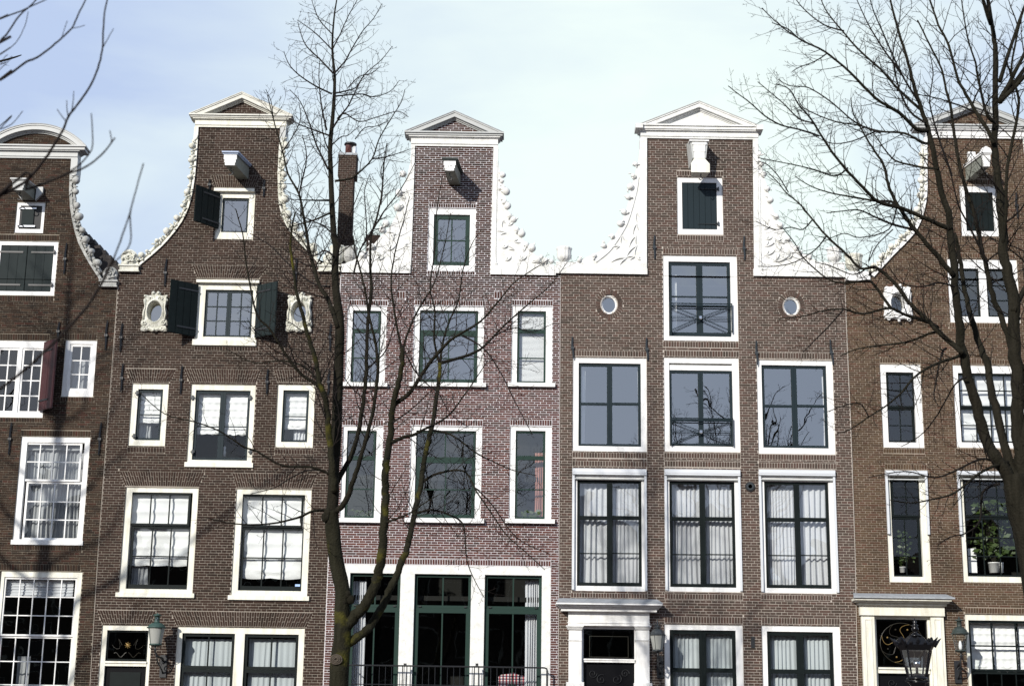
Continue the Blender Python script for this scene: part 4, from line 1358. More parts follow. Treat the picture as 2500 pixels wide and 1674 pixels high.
def claw(house, v, outer, neck_x, side, zband, band, mat, lumps, seed, relief, molding=None):
    """white carved wing beside the gable neck. outer: (x, y) top to bottom in view v"""
    pts = smooth_curve([(P(v, x, y).x, P(v, x, y).z) for x, y in outer], 4)
    m = MB()
    for (a, b) in zip(pts, pts[1:]):
        q = [(a[0], a[1]), (b[0], b[1]), (neck_x, b[1]), (neck_x, a[1])]
        if abs(a[1] - b[1]) < 1e-5: continue
        m.prism(q if side > 0 else q[::-1], -0.03, 0.22)
    zl = pts[-1][1]
    m.prism([(neck_x, zl), (pts[-1][0], zl), (pts[-1][0], zband), (neck_x, zband)] if side > 0 else [(neck_x, zl), (neck_x, zband), (pts[-1][0], zband), (pts[-1][0], zl)], -0.03, 0.22)
    w = m.build('gable_wing', mat, house)
    x0, x1, z0, z1, out = band
    m = MB(); m.box(x0, x1, -out, 0.24, z0, z1); m.build('wing_base', mat, house)
    # carved fruit and leaves on the outer edge
    r = random.Random(seed)
    k = MB()
    for (x, y, rad) in lumps:
        c = P(v, x, y, -0.04)
        for q in range(4):
            leaf_lump(k, c.x + r.uniform(-rad, rad) * .8, c.z + r.uniform(-rad, rad) * .8, r.uniform(0, 6.28), r.uniform(.05, .10), r.uniform(.012, .022), -0.035 - r.uniform(0, .02))
    for (x, y, ang, ln, wd) in relief:
        c = P(v, x, y, -0.04)
        leaf_lump(k, c.x, c.z, ang, ln, wd * .8, -0.030)
        leaf_lump(k, c.x, c.z, ang + 0.5, ln * .6, wd * .6, -0.030)
    g = k.build('carved_foliage', mat, w, smooth=True)
    for (x, y, rad) in lumps:
        c = P(v, x, y, -0.04)
        k = MB(); k.ball((c.x, c.y, c.z), rad, rad, rad * r.uniform(.85, 1.15), 14, 9, ribs=r.choice((0, 5, 7)), rot=r.uniform(-1, 1))
        k.build('carved_fruit', mat, w, smooth=True)
    if molding:
        mp = smooth_curve([(P(v, x, y, -.03).x, -0.035, P(v, x, y, -.03).z) for x, y in molding], 5)
        k = MB(); k.tube(mp, [0.02] * len(mp), 6); k.build('carved_band', mat, w, smooth=True)
    return w

# =================================================================== house three
cx3 = P('D', 1030, 700).x
h3 = House('brick_house', cx3, 'purple red brick house with white joints, green windows and black balcony railing', -0.012)
L3 = edge_tab('D', [(728, 495), (716, 900), (695, 1473)]); R3 = edge_tab('D', [(1336, 495), (1325, 900), (1312, 1470)])
zl3 = (P('D', 430, 1475).z + P('D', 1560, 1471).z) / 2
LP = 0.17
pl, pr = P('D', 650, 373, -LP), P('D', 1412, 366, -LP)
za3, zb3 = P('D', 1043, 216, -LP).z, P('D', 1040, 377, -LP).z
tyz3 = P('D', 1040, 380, 0).z
def span3(z):
    if z > tyz3:
        t = (z - zb3) / (za3 - TT - zb3)
        if t > 1: return []
        w = (pr.x - pl.x) / 2 * (1 - TT / (za3 - zb3)) * (1 - t); c_ = (pr.x + pl.x) / 2
        return [(c_ - w, c_ + w)] if w > 0.05 else []
    if z > zl3: return [(interp(L3, z), interp(R3, z))]
    return [(interp(b23, z) + .004, interp(b34, z) - .004)]
pediment(h3.o, pl.x, pr.x, za3, zb3, P('D', 1040, 402, -LP).z, P('D', 1040, 493, -.04).z, P('D', 700, 460, -.05).x, P('D', 1366, 460, -.05).x, 'grey_paint', LP, frmat='stucco_white', dark='lead')
edge_strip(h3.o, L3, L3[-1][0], zl3, 0.08, -1, 'stucco_white', -0.045, 0.24, n=8)
edge_strip(h3.o, R3, R3[-1][0], zl3, 0.10, 1, 'stucco_white', -0.045, 0.24, n=8)
xb23, xb34 = interp(b23, zl3), interp(b34, zl3)
claw(h3.o, 'D', [(704, 560), (696, 620), (672, 720), (640, 800), (622, 880), (605, 960), (570, 1060), (520, 1130), (455, 1200), (385, 1280), (300, 1345), (190, 1395)], interp(L3, zl3 + 1.5) - .03, -1, zl3,
     (xb23 + .01, interp(L3, zl3), zl3, P('D', 300, 1400).z, 0.06), 'stucco_white',
     [(640, 705, .075), (610, 850, .08), (597, 960, .085), (510, 1085, .085), (480, 1130, .08), (400, 1262, .08), (330, 1325, .075)], 11,
     [(650, 1050, -2.0, .2, .022), (590, 1170, 2.6, .24, .022), (640, 1240, -.6, .2, .02), (520, 1290, .4, .26, .022), (430, 1360, .1, .25, .02), (620, 1360, 2.4, .24, .02), (560, 1220, 1.4, .2, .02), (470, 1330, 2.2, .2, .02), (660, 900, 1.9, .2, .018)])
claw(h3.o, 'D', [(1366, 560), (1372, 640), (1388, 720), (1412, 800), (1420, 880), (1434, 960), (1462, 1050), (1500, 1110), (1545, 1190), (1600, 1270), (1665, 1340), (1740, 1385), (1800, 1405)], interp(R3, zl3 + 1.5) + .03, 1, zl3,
     (interp(R3, zl3), P('D', 1808, 1440).x, zl3, P('D', 1560, 1410).z, 0.06), 'stucco_white',
     [(1402, 713, .07), (1395, 760, .05), (1428, 838, .09), (1405, 815, .06), (1440, 950, .08), (1415, 918, .06), (1486, 1055, .08), (1455, 1025, .06), (1548, 1162, .09), (1510, 1130, .065), (1625, 1272, .095), (1585, 1245, .06), (1670, 1362, .08), (1730, 1367, .07), (1700, 1340, .05), (1775, 1375, .05)], 12,
     [(1410, 1050, -2.0, .2, .02), (1430, 1160, 2.6, .24, .02), (1395, 1270, .2, .18, .03), (1480, 1210, -.6, .2, .02), (1420, 1370, .4, .2, .026), (1530, 1365, .3, .22, .026), (1560, 1300, 1.1, .2, .02), (1440, 1100, .4, .2, .02), (1490, 1290, 2.2, .2, .02), (1620, 1380, .1, .2, .02)],
     molding=[(1354, 560), (1352, 900), (1346, 1330), (1360, 1395)])
c = P('D', 232, 1388, .05); urn(h3.o, c.x, c.z, 0.33, 0.36, 'stone_grey')
# windows
w = h3.win('D', (831, 965, 1192, 1444), (871, 1012, 1149, 1402), 'white_paint', [h3.lt('D', (871, 1012, 1149, 1402), [.5], [.5], sw=0.10, mw=0.03, m='pine_green', g='glass_high')])
PG = dict(m='pine_green')
def g3(v, i_, tr0, tr1, xs, zs, sw=0.045, cas=0.0, g='glass'):
    """fixed light over a deep transom, casement below"""
    q0 = h3.lt(v, (i_[0], i_[1], i_[2], tr0), xs, [], sw=sw, mw=0.028, m='pine_green', g=g)
    q1 = h3.lt(v, (i_[0], tr0, i_[2], i_[3]), xs, zs, sw=sw + cas, mw=0.026, m='pine_green', y=0.064, g=g)
    return [q0, q1]
def sillz(v, x, ya, yb): return P(v, x, yb).z, P(v, x, ya).z
for (o_, i_, t0, xs_, cas) in (((172, 253, 422, 744), (204, 280, 387, 742), 407, [], 0.0), ((600, 253, 1047, 744), (635, 280, 1009, 740), 416, [.5], 0.04), ((1226, 253, 1484, 746), (1261, 283, 1444, 742), 409, [], 0.0)):
    a, b = sillz('E', o_[0], o_[3] - 0, o_[3] + 24)
    h3.win('E', o_, i_, 'white_paint', g3('E', i_, t0, t0, xs_, [.52], cas=cas, g='glass_high' if xs_ or o_[0] < 300 else 'glass'), sill=(0.07, a, b, 0.09), smat='pine_green')
for (o_, i_, t0, xs_, cas) in (((834, 1039.6, 932, 1265), (844, 1050, 916, 1263), 1116, [], 0.0), ((1001, 1040, 1175, 1265), (1013.5, 1050, 1160.5, 1263.5), 1119, [.5], 0.04), ((1244, 1040, 1346, 1267), (1258, 1050.5, 1331, 1265.5), 1116, [], 0.0)):
    a, b = sillz('S', o_[0], o_[3], o_[3] + 10.5)
    h3.win('S', o_, i_, 'white_paint', g3('S', i_, t0, t0, xs_, [.52], cas=cas), sill=(0.08, a, b, 0.10), smat='pine_green')
# ground floor: white surround with three tall green windows
xs = [P('F', x, 1060).x for x in (120, 222, 612, 720, 1156, 1260, 1700, 1767)]
zT, zI = P('F', 900, 646).z, P('F', 900, 710).z
zt0, zt1 = P('F', 900, 992).z, P('F', 900, 945).z
h3.holes.append(('r', xs[0], xs[7], 1.7, zT))
ls = []
for a, b in ((xs[1], xs[2]), (xs[3], xs[4]), (xs[5], xs[6])):
    ls += [dict(r=(a, b, (zt0 + zt1) / 2, zI), xs=[.5], zs=[], sw=0.06, mw=0.03, m='pine_green', g='glass_low', y=0.09), dict(r=(a, b, 1.8, (zt0 + zt1) / 2), xs=[.5], zs=[], sw=0.10, mw=0.03, m='pine_green', g='glass_low', y=0.08)]
w = window(h3.o, (xs[0], xs[7], 1.7, zT), (xs[1] - xs[0], zT - zI, xs[7] - xs[6], .1), 'stucco_white', ls, Y=h3.Y, yf=0.005, posts=[(xs[2], xs[3]), (xs[4], xs[5])])
for a, b in ((xs[1], xs[2]), (xs[3], xs[4]), (xs[5], xs[6])):
    for q in (a + .12, b - .12):
        m = MB(); m.box(q - .03, q + .03, 0.05, 0.068, (zt0 + zt1) / 2 + .02, (zt0 + zt1) / 2 + .045); m.build('vent_slot', 'iron', w)
# soldier courses
h3.sol('D', 838, 1197, 932, 838, 1197, 962, pitch=.054); h3.sol('D', 826, 1188, 1448, 826, 1188, 1474, pitch=.054)
for (x0, x1) in ((190, 434), (608, 1056), (1228, 1488)):
    h3.sol('E', x0, x1, 216, x0, x1, 249, pitch=.054)
for (x0, x1) in ((148, 406), (582, 1040), (1216, 1482)):
    h3.sol('E', x0, x1, 978, x0, x1, 1014, pitch=.054)
h3.sol('F', 130, 1770, 598, 130, 1770, 640, pitch=.054)
for (x0, x1) in ((495, 545), (1115, 1168)):
    h3.sol('E', x0, x1, 160, x0, x1, 205, pitch=.054)
h3.wall(0.0515, 0.1285, span3, za3 - .15, 'brick_three', 'mortar_three', j=0.012, jd=0.005)
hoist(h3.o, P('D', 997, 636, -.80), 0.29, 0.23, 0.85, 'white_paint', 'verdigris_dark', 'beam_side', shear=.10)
gp = [(z, interp(L3, z), interp(R3, z)) for z in [zl3 + (tyz3 - zl3) * i / 6 for i in range(7)]]
shell(h3.o, interp(b23, 10), interp(b34, 10), zl3 - .05, gp, 0.8, cx3)
# chimney of the house (stands back on the roof)
CY = 3.5
ca, cb = P('D', 141, 570, CY), P('D', 288, 570, CY)
cz0, cz1 = zl3 - 0.5, P('D', 215, 556, CY).z
def chim_span(z):
    e = 0.05 if z > cz1 - 0.55 else 0.0
    if abs(z - (cz1 - 2.2)) < 0.05: e = 0.03
    return [(ca.x + .06 - e, cb.x - .06 + e)]
jn = ([], [])
z = cz0; k = 0
lum = MB()
while z < cz1:
    (a, b), = chim_span(z + .03)
    dd = b - a
    lum.box(a + .008, b - .008, CY + .008, CY + dd * .9 - .008, z, z + .058)
    xx = a - (k % 2) * 0.06
    while xx < b:
        p0, p1 = max(xx, a) + .004, min(xx + .12, b) - .004
        if p1 - p0 > .02: brick_solid(jn, [(p0, z + .005), (p1, z + .005), (p1, z + .053), (p0, z + .053)], CY, CY + .02)
        xx += .12
    yy = CY + .02 - (k % 2) * .06
    while yy < CY + dd * .9:
        p0, p1 = max(yy, CY + .02) + .004, min(yy + .12, CY + dd * .9) - .004
        if p1 - p0 > .02:
            v, f = jn; n = len(v)
            for X_ in (b, b - .02):
                v.extend([(X_, p0, z + .005), (X_, p1, z + .005), (X_, p1, z + .053), (X_, p0, z + .053)])
            f.extend([(n, n + 1, n + 2, n + 3), (n, n + 4, n + 5, n + 1), (n + 1, n + 5, n + 6, n + 2), (n + 2, n + 6, n + 7, n + 3), (n + 3, n + 7, n + 4, n)])
        yy += .12
    z += .058; k += 1
cm = lum.build('chimney', 'mortar_two', h3.o)
B = h3.o.location
me = bpy.data.meshes.new('brick_courses'); me.from_pydata([(a - B.x, b - B.y, c - B.z) for a, b, c in jn[0]], [], jn[1]); me.materials.append(MAT['brick_two'])
o = bpy.data.objects.new('brick_courses', me); COL.objects.link(o); o.parent = cm; o['kind'] = 'stuff'
m = MB()
pc = P('D', 228, 556, CY + .3)
(a, b), = chim_span(cz1 - .1)
m.box(a - .01, b + .01, CY - .01, CY + .9 * (b - a) + .01, cz1 - .01, cz1 + .05); m.build('chimney_cap', 'lead', cm)
m = MB(); m.lathe((pc.x - .02, pc.y, cz1), [(.085, 0), (.085, .36), (.09, .38)], 14); m.build('flue_pipe', 'clay_pipe', cm, smooth=True)
m = MB(); m.lathe((pc.x + .13, pc.y, cz1), [(.055, 0), (.055, .32)], 12); m.build('flue_pipe', 'zinc', cm, smooth=True)
m = MB(); m.lathe((pc.x + .02, pc.y, cz1 + .37), [(.16, 0), (.155, .03), (.03, .07)], 16); m.build('rain_hood', 'iron', cm)
m = MB(); q = P('D', 425, 1170, 2.0)
m.box(q.x - .20, q.x + .12, 2.0, 2.5, zl3 - .2, q.z); m.build('chimney_stub', 'brick_two', h3.o)

# =================================================================== house four
cx4 = P('G', 962, 800).x
h4 = House('brick_house', cx4, 'medium brown brick house with wide white gable wings, white pediment and two small round windows', 0.0)
L4 = edge_tab('G', [(622, 362), (621, 800), (621, 1200)]); R4 = edge_tab('G', [(1303, 366), (1307, 800), (1312, 1238)])
zl4a, zl4b = P('G', 300, 1232).z, P('G', 1600, 1240).z
zl4 = (zl4a + zl4b) / 2
LP = 0.17
pl, pr = P('G', 578, 268, -LP), P('G', 1345, 268, -LP)
za4, zb4 = P('G', 958, 118, -LP).z, P('G', 958, 270, -LP).z
def span4(z):
    if z > P_top4: return []
    if z > zl4: return [(interp(L4, z), interp(R4, z))]
    return [(interp(b34, z) + .004, interp(b45, z) - .004)]
P_top4 = P('G', 960, 330, 0).z
pediment(h4.o, pl.x, pr.x, za4, zb4, P('G', 958, 297, -LP).z, P('G', 958, 362, -.04).z, P('G', 585, 340, -.05).x, P('G', 1337, 340, -.05).x, 'stucco_white', LP, tymp='stucco_white', frmat='stucco_white', dark='grey_paint')
m = MB()
for (xa, xb) in ((P('G', 553, 285, -LP).x, P('G', 600, 285, -LP).x), (P('G', 1320, 285, -LP).x, P('G', 1366, 285, -LP).x)):
    m.box(xa, xb, -LP - .03, .2, P('G', 958, 300, -LP).z, P('G', 958, 272, -LP).z)
m.build('cornice_return', 'stucco_white', h4.o)
edge_strip(h4.o, L4, L4[-1][0], zl4, 0.15, -1, 'stucco_white', -0.045, 0.24, n=6)
edge_strip(h4.o, R4, R4[-1][0], zl4, 0.105, 1, 'stucco_white', -0.045, 0.24, n=6)
claw(h4.o, 'G', [(583, 400), (578, 440), (566, 520), (545, 600), (528, 670), (510, 750), (486, 840), (462, 905), (420, 980), (365, 1045), (310, 1090), (240, 1120), (170, 1150)], interp(L4, zl4 + 2) - .12, -1, zl4,
     (P('G', 45, 1200).x, P('G', 627, 1200).x, zl4, P('G', 300, 1190).z, 0.06), 'stucco_white',
     [(552, 525, .055), (538, 600, .06), (520, 670, .075), (506, 735, .065), (480, 830, .07), (455, 905, .07), (405, 985, .06), (350, 1045, .06), (290, 1108, .055), (195, 1138, .05)], 21,
     [(565, 830, -1.9, .25, .016), (565, 900, -2.2, .3, .022), (560, 980, -2.4, .35, .024), (565, 1045, -2.6, .4, .026), (500, 1125, 3.1, .4, .034), (550, 1118, 2.9, .22, .024), (470, 975, -2.0, .22, .016), (455, 1050, 3.0, .2, .016), (565, 1110, -1.2, .15, .03)],
     molding=[(572, 610), (560, 690), (535, 790), (500, 900), (450, 990), (385, 1080), (300, 1150)])
m = MB(); c0 = P('G', 45, 1150); c1 = P('G', 250, 1150)
m.box(c0.x, c1.x, -0.036, 0.225, P('G', 150, 1192).z, c0.z); m.build('wing_foot', 'stucco_white', h4.o)
claw(h4.o, 'G', [(1337, 400), (1344, 480), (1360, 560), (1375, 620), (1398, 700), (1420, 790), (1445, 860), (1480, 925), (1530, 1000), (1590, 1070), (1650, 1115), (1720, 1150)], interp(R4, zl4 + 2) + .08, 1, zl4,
     (P('G', 1303, 1215).x, P('G', 1888, 1215).x, zl4, P('G', 1600, 1200).z, 0.06), 'stucco_white',
     [(1345, 460, .045), (1356, 525, .055), (1368, 590, .075), (1392, 680, .075), (1412, 755, .08), (1450, 860, .07), (1478, 915, .065), (1525, 1000, .06), (1580, 1062, .06), (1660, 1115, .06), (1600, 1090, .05)], 22,
     [(1385, 880, -1.9, .22, .016), (1370, 940, .3, .2, .018), (1440, 985, -1.6, .3, .024), (1380, 1005, .1, .2, .018), (1375, 1050, .3, .35, .026), (1450, 1010, -.5, .25, .02), (1380, 1105, .3, .3, .024), (1430, 1145, .2, .5, .036), (1470, 1080, 1.2, .2, .02), (1520, 1130, .5, .2, .018)],
     molding=[(1346, 620), (1348, 1000), (1350, 1140), (1358, 1165)])
m = MB(); c0 = P('G', 1640, 1150); c1 = P('G', 1885, 1155)
m.box(c0.x, c1.x, -0.036, 0.225, P('G', 1750, 1202).z, c0.z); m.build('wing_foot', 'stucco_white', h4.o)
c = P('G', 97, 1152, .05); urn(h4.o, c.x, c.z, 0.345, 0.335, 'stucco_white')
c = P('G', 1822, 1155, .05); urn(h4.o, c.x, c.z, 0.345, 0.335, 'stucco_white')
# loft shutter
w = h4.win('G', (818, 608, 1110, 972), (851, 640, 1073, 938), 'white_paint', [])
r = RW('G', 851, 640, 1073, 938)
m = MB(); m.box(r[0], r[1], 0.06, 0.10, r[2], r[3]); sh = m.build('shutter', 'blue_green', w)
for q in range(6):
    m = MB(); m.box(r[0] + (r[1] - r[0]) * q / 6 + .004, r[0] + (r[1] - r[0]) * (q + 1) / 6 - .004, 0.048, 0.06, r[2] + .003, r[3] - .003); m.build('shutter_plank', 'blue_green', w)
for yy in (680, 902):
    a, b = P('G', 950, yy), P('G', 1086, yy)
    m = MB(); m.tube([(a.x, 0.035, a.z), ((a.x + b.x) / 2, 0.035, a.z), (b.x - .06, .03, a.z)], [.006, .010, .013], 5)
    m.tube([(b.x - .10, .02, a.z), (b.x - .06, .015, a.z + .03), (b.x - .02, .01, a.z)], .009, 5); m.tube([(b.x - .10, .02, a.z), (b.x - .06, .015, a.z - .03), (b.x - .02, .01, a.z)], .009, 5)
    m.box(b.x - .03, b.x, -.01, .03, a.z - .045, a.z + .045)
    m.build('hinge', 'iron_blue', w)
# french windows on the gable axis
zT, zB = P('G', 965, 1107).z, P('H', 968, 213).z
xa, xb = at(1619, 727).x, at(1801, 727).x
ia, ib = at(1633, 727).x, at(1784.5, 727).x
zi1, zi0 = P('G', 965, 1145).z, P('H', 968, 184).z
h4.holes.append(('r', xa, xb, zB, zT)); mid = (ia + ib) / 2
gf = lambda y: (zi1 - .055 - P('G', 965, y).z) / (zi1 - zi0 - .11)
f1, f2 = gf(1368), gf(1418)
w = window(h4.o, (xa, xb, zB, zT), (ia - xa, zT - zi1, xb - ib, zi0 - zB), 'white_paint',
           [dict(r=(ia, mid, zi0, zi1), xs=[], zs=[f1], sw=.072, mw=.034, g='glass_high', bt=.10), dict(r=(mid, ib, zi0, zi1), xs=[], zs=[f1], sw=.072, mw=.034, g='glass_high', bt=.10)])
def cross_rail(house, v, xl, xr, yt, hub, yb):
    """slender window guard: double top rail, two low rails and a cross meeting in a brass hub"""
    y = -0.035
    c = P(v, *hub, y); a = P(v, xl, yt, y); b = P(v, xr, yt, y); q = P(v, xl, yb, y)
    k = MB()
    for z in (a.z, a.z - .045):
        k.tube([(a.x, y, z), (b.x, y, z)], .014, 5)
    k.tube([(a.x, y, a.z + .02), (a.x, y, q.z - .02)], .016, 5); k.tube([(b.x, y, a.z + .02), (b.x, y, q.z - .02)], .016, 5)
    g = k.build('window_guard', 'blue_green', house)
    for s_ in (-1, 1):
        e = a.x if s_ < 0 else b.x
        for dz in (.012, -.012):
            k = MB(); k.tube([(e, y, a.z - .05 + dz), (c.x, y, c.z + dz)], .0062, 5); k.build('guard_rod', 'blue_green', g)
            k = MB(); k.tube([(e, y, q.z + dz), (c.x, y, c.z + dz)], .0062, 5); k.build('guard_rod', 'blue_green', g)
            k = MB(); k.tube([(e, y, c.z + dz * 1.4), (c.x, y, c.z + dz * 1.4)], .0062, 5); k.build('guard_rod', 'blue_green', g)
    k = MB(); k.lathe((c.x, y - .02, c.z), [(.03, -.02), (.045, 0), (.045, .03)], 14, axis='y'); k.build('guard_hub', 'steel', g)
a4 = P('H', 968, 66)
cross_rail(h4.o, 'H', 772, 1166, -25, (967, 66), 150)
# round windows
for (x, y) in ((384, 1418), (1547, 1430)):
    c = P('G', x, y)
    h4.holes.append(('e', c.x, c.z, .175, .215)); h4.rings.append((c.x, c.z, .30, .345))
    k = MB(); n = 28
    for (r0, r1, y0_, y1_) in ((1.0, .90, .03, .12), (.90, .80, .055, .12)):
        for i in range(n):
            t0, t1 = 2 * math.pi * i / n, 2 * math.pi * (i + 1) / n
            f = lambda r_, t: (c.x + .178 * r_ * math.cos(t), c.z + .218 * r_ * math.sin(t))
            k.prism([f(r0, t0), f(r1, t0), f(r1, t1), f(r0, t1)][::-1], y0_, y1_)
    w = k.build('round_window', 'white_paint', h4.o)
    k = MB(); k.add([(c.x + .15 * math.cos(2 * math.pi * i / n), .09, c.z + .185 * math.sin(2 * math.pi * i / n)) for i in range(n)], [tuple(range(n))]); k.build('pane', 'glass_high', w)
# upper row
h4.win('H', (152, 320, 625, 918), (190, 355, 588, 884), 'white_paint', [h4.lt('H', (190, 355, 389, 884), [], [.487], sw=.058, mw=.06, g='glass_high'), h4.lt('H', (389, 355, 588, 884), [], [.487], sw=.058, mw=.06, g='glass_high')])
w = h4.win('H', (735, 320, 1217, 920), (770, 355, 1175, 884), 'white_paint', [h4.lt('H', (771, 400, 972, 880), [], [.66], sw=.055, mw=.022, g='glass_high'), h4.lt('H', (972, 400, 1174, 880), [], [.66], sw=.055, mw=.022, g='glass_high')])
r = RW('H', 771, 366, 1174, 399); m = MB(); m.box(r[0], r[1], .05, .14, r[2], r[3]); m.build('blind_housing', 'white_paint', w)
cross_rail(h4.o, 'H', 776, 1172, 706, (970, 793), 872)
h4.win('H', (1331, 336, 1820, 934), (1363, 368, 1779, 895), 'white_paint', [h4.lt('H', (1363, 368, 1571, 895), [], [.49], sw=.062, mw=.06, g='glass_high'), h4.lt('H', (1571, 368, 1779, 895), [], [.49], sw=.062, mw=.06, g='glass_high')])
# lower row with roller housings
def roller(house, w, x0, x1, zt, zb, zlow, Y=0.0, full=True):
    """aluminium screen housing over a window with its two side guides"""
    m = MB(); h = zt - zb
    m.box(x0, x1, Y - .07, Y + .06, zb, zt); m.box(x0 + .005, x1 - .005, Y - .078, Y - .07, zb + h * .3, zb + h * .62)
    r_ = m.build('screen_housing', 'zinc', w)
    m = MB(); m.box(x0 + .05, x1 - .05, Y - .04, Y + .0, zb - .10, zb - .075); m.build('screen_hem', 'grey_paint', w)
    for a in (x0 + .0, x1 - .05):
        m = MB(); m.box(a, a + .05, Y - .035, Y + .024, zlow, zb - .002); m.build('screen_guide', 'zinc', w)
for (o_, i_, box_, zr, zs_) in (((1396.5, 1143, 1579, 1442), (1409, 1171, 1567, 1429.6), (1143.5, 1157.8), .37, 1),
                                ((1623, 1145, 1809.5, 1443.5), (1635.5, 1173.5, 1796, 1432.4), (1145.5, 1159.5), .37, 1),
                                ((1855, 1146, 2043, 1447), (1869, 1174.8, 2027, 1435), (1146.5, 1160), .37, 1)):
    mx = (i_[0] + i_[2]) / 2
    w = h4.win('S', o_, i_, 'white_paint',
               [h4.lt('S', (i_[0], i_[1], mx + 1, i_[3]), [], [.352, .71], sw=.06, mw=.024, m='green_black', g='glass', thick=[.085, 0], bt=.08),
                h4.lt('S', (mx + 1, i_[1], i_[2], i_[3]), [], [.352, .71], sw=.06, mw=.024, m='green_black', g='glass', thick=[.085, 0], bt=.08)])
    W_ = RW('S', *o_)
    roller(h4.o, w, W_[0], W_[1], at(mx, box_[0], -.07).z, at(mx, box_[1], -.07).z, W_[2] + .02)
# ground floor
for (o_, i_, zr) in (((1622.7, 1523.5, 1815, 1700), (1636, 1537, 1798, 1690), 1632), ((1861.3, 1526.5, 2053.5, 1700), (1874.6, 1541, 2036.5, 1690), 1635)):
    mx = (i_[0] + i_[2]) / 2
    fz = (at(mx, i_[1]).z - at(mx, zr).z) / (at(mx, i_[1]).z - 2.0)
    q = [h4.lt('S', (i_[0], i_[1], mx, 1690), [], [fz], zbot=2.0, sw=.075, mw=.09, m='green_black', g='glass_low'), h4.lt('S', (mx, i_[1], i_[2], 1690), [], [fz], zbot=2.0, sw=.075, mw=.09, m='green_black', g='glass_low')]
    h4.win('S', o_, i_, 'white_paint', q, zbot=1.9)
# air vent and letter slot
c = P('H', 1283, 1143)
m = MB(); m.lathe((c.x, .0, c.z), [(.10, -.03), (.105, -.025), (.105, .02)], 20, axis='y'); vt = m.build('air_vent', 'iron', h4.o)
for q in (.075, .045): m = MB(); m.lathe((c.x, -.035, c.z), [(q, -.01), (q, .01)], 18, axis='y'); m.build('vent_ring', 'iron_blue', vt)
a = RW('I', 1751, 990, 1783, 1088); m = MB(); m.box(a[0], a[1], -.012, .02, a[2], a[3]); m.build('wall_slot', 'iron', h4.o)
# portico
def bx(v, x0, y0, x1, y1, out, yb=0.1, Y=0.0):
    r_ = RW(v, x0, y0, x1, y1, Y - out); m = MB(); m.box(r_[0], r_[1], Y - out, yb, r_[2], r_[3]); return m
m = bx('I', 62, 700, 985, 714, .42); por = m.build('portico', 'white_paint', h4.o)
r_ = RW('I', 62, 662, 985, 702, -.30)
m = MB(); m.hexa([(r_[0], -.42, P('I', 500, 701, -.42).z), (r_[1], -.42, P('I', 500, 701, -.42).z), (r_[1], -.42, P('I', 500, 696, -.42).z), (r_[0], -.42, P('I', 500, 696, -.42).z)],
                 [(r_[0] + .08, .0, P('I', 500, 700, .0).z), (r_[1] - .08, .0, P('I', 500, 700, .0).z), (r_[1] - .08, .0, P('I', 500, 662, .0).z), (r_[0] + .08, .0, P('I', 500, 662, .0).z)])
m.build('lead_canopy', 'lead', por)
bx('I', 80, 712, 970, 730, .35).build('portico_cornice', 'white_paint', por)
bx('I', 92, 728, 955, 745, .28).build('portico_cornice', 'white_paint', por)
bx('I', 106, 745, 935, 772, .24).build('portico_cornice', 'white_paint', por)
bx('I', 168, 772, 872, 868, .10).build('architrave', 'white_paint', por)
bx('I', 162, 866, 878, 874, .125).build('architrave', 'white_paint', por)
bx('I', 166, 874, 874, 897, .11).build('architrave', 'white_paint', por)
for (a, b) in ((166, 285), (750, 872)):
    for (e, y0_, y1_, out) in ((-16, 893, 903, .20), (-10, 903, 915, .17), (-4, 915, 926, .15)):
        bx('I', a + e, y0_, b - e, y1_, out).build('capital', 'white_paint', por)
    bx('I', a - 1, 1018, b + 1, 1024, .13).build('capital', 'white_paint', por)
    r_ = RW('I', a + 4, 926, b - 4, 1400); m = MB(); m.box(r_[0], r_[1], -.11, .1, 1.35, r_[3]); m.build('pilaster', 'white_paint', por)
    m = MB(); m.box(r_[0] - .05, r_[1] + .05, -.17, .1, 1.25, P('I', 200, 1385).z); m.build('pilaster_base', 'white_paint', por)
tr = RW('I', 298, 926, 740, 1182, .06); rail = RW('I', 298, 1183, 740, 1213)
h4.holes.append(('r', tr[0] - .09, tr[1] + .09, 1.25, tr[3] + .06))
w = window(h4.o, (tr[0] - .09, tr[1] + .09, 1.25, tr[3] + .06), (.09, .06, .09, .05), 'white_paint', [dict(r=tr, xs=[], zs=[], sw=.03, m='black_gloss', g='glass_low')], name='doorway')
m = MB(); m.box(tr[0], tr[1], -.01, .14, rail[2], rail[3]); m.box(tr[0], tr[1], -.03, .1, rail[3] - .03, rail[3]); m.build('transom_rail', 'white_paint', w)
m = MB(); m.box(tr[0], tr[1], .08, .14, 1.3, rail[2]); m.build('door_leaf', 'black_gloss', w)
for sx in (-1, 1):
    k = MB(); c = P('I', 520 + sx * 140, 1310, .06)
    spiral(k, (c.x, c.z), .09, 1.6, .06, .008, sgn=sx); spiral(k, (c.x - sx * .18, c.z - .12), .11, 1.4, .06, .008, sgn=-sx, start=1)
    k.build('wrought_scroll', 'iron', w)
r2 = RW('I', 350, 985, 690, 1170, .1); m = MB(); frame4(m, r2[0], r2[1], r2[2], r2[3], .012, .012, .012, .012, .105, .115); m.build('transom_lantern_frame', 'bronze', w)
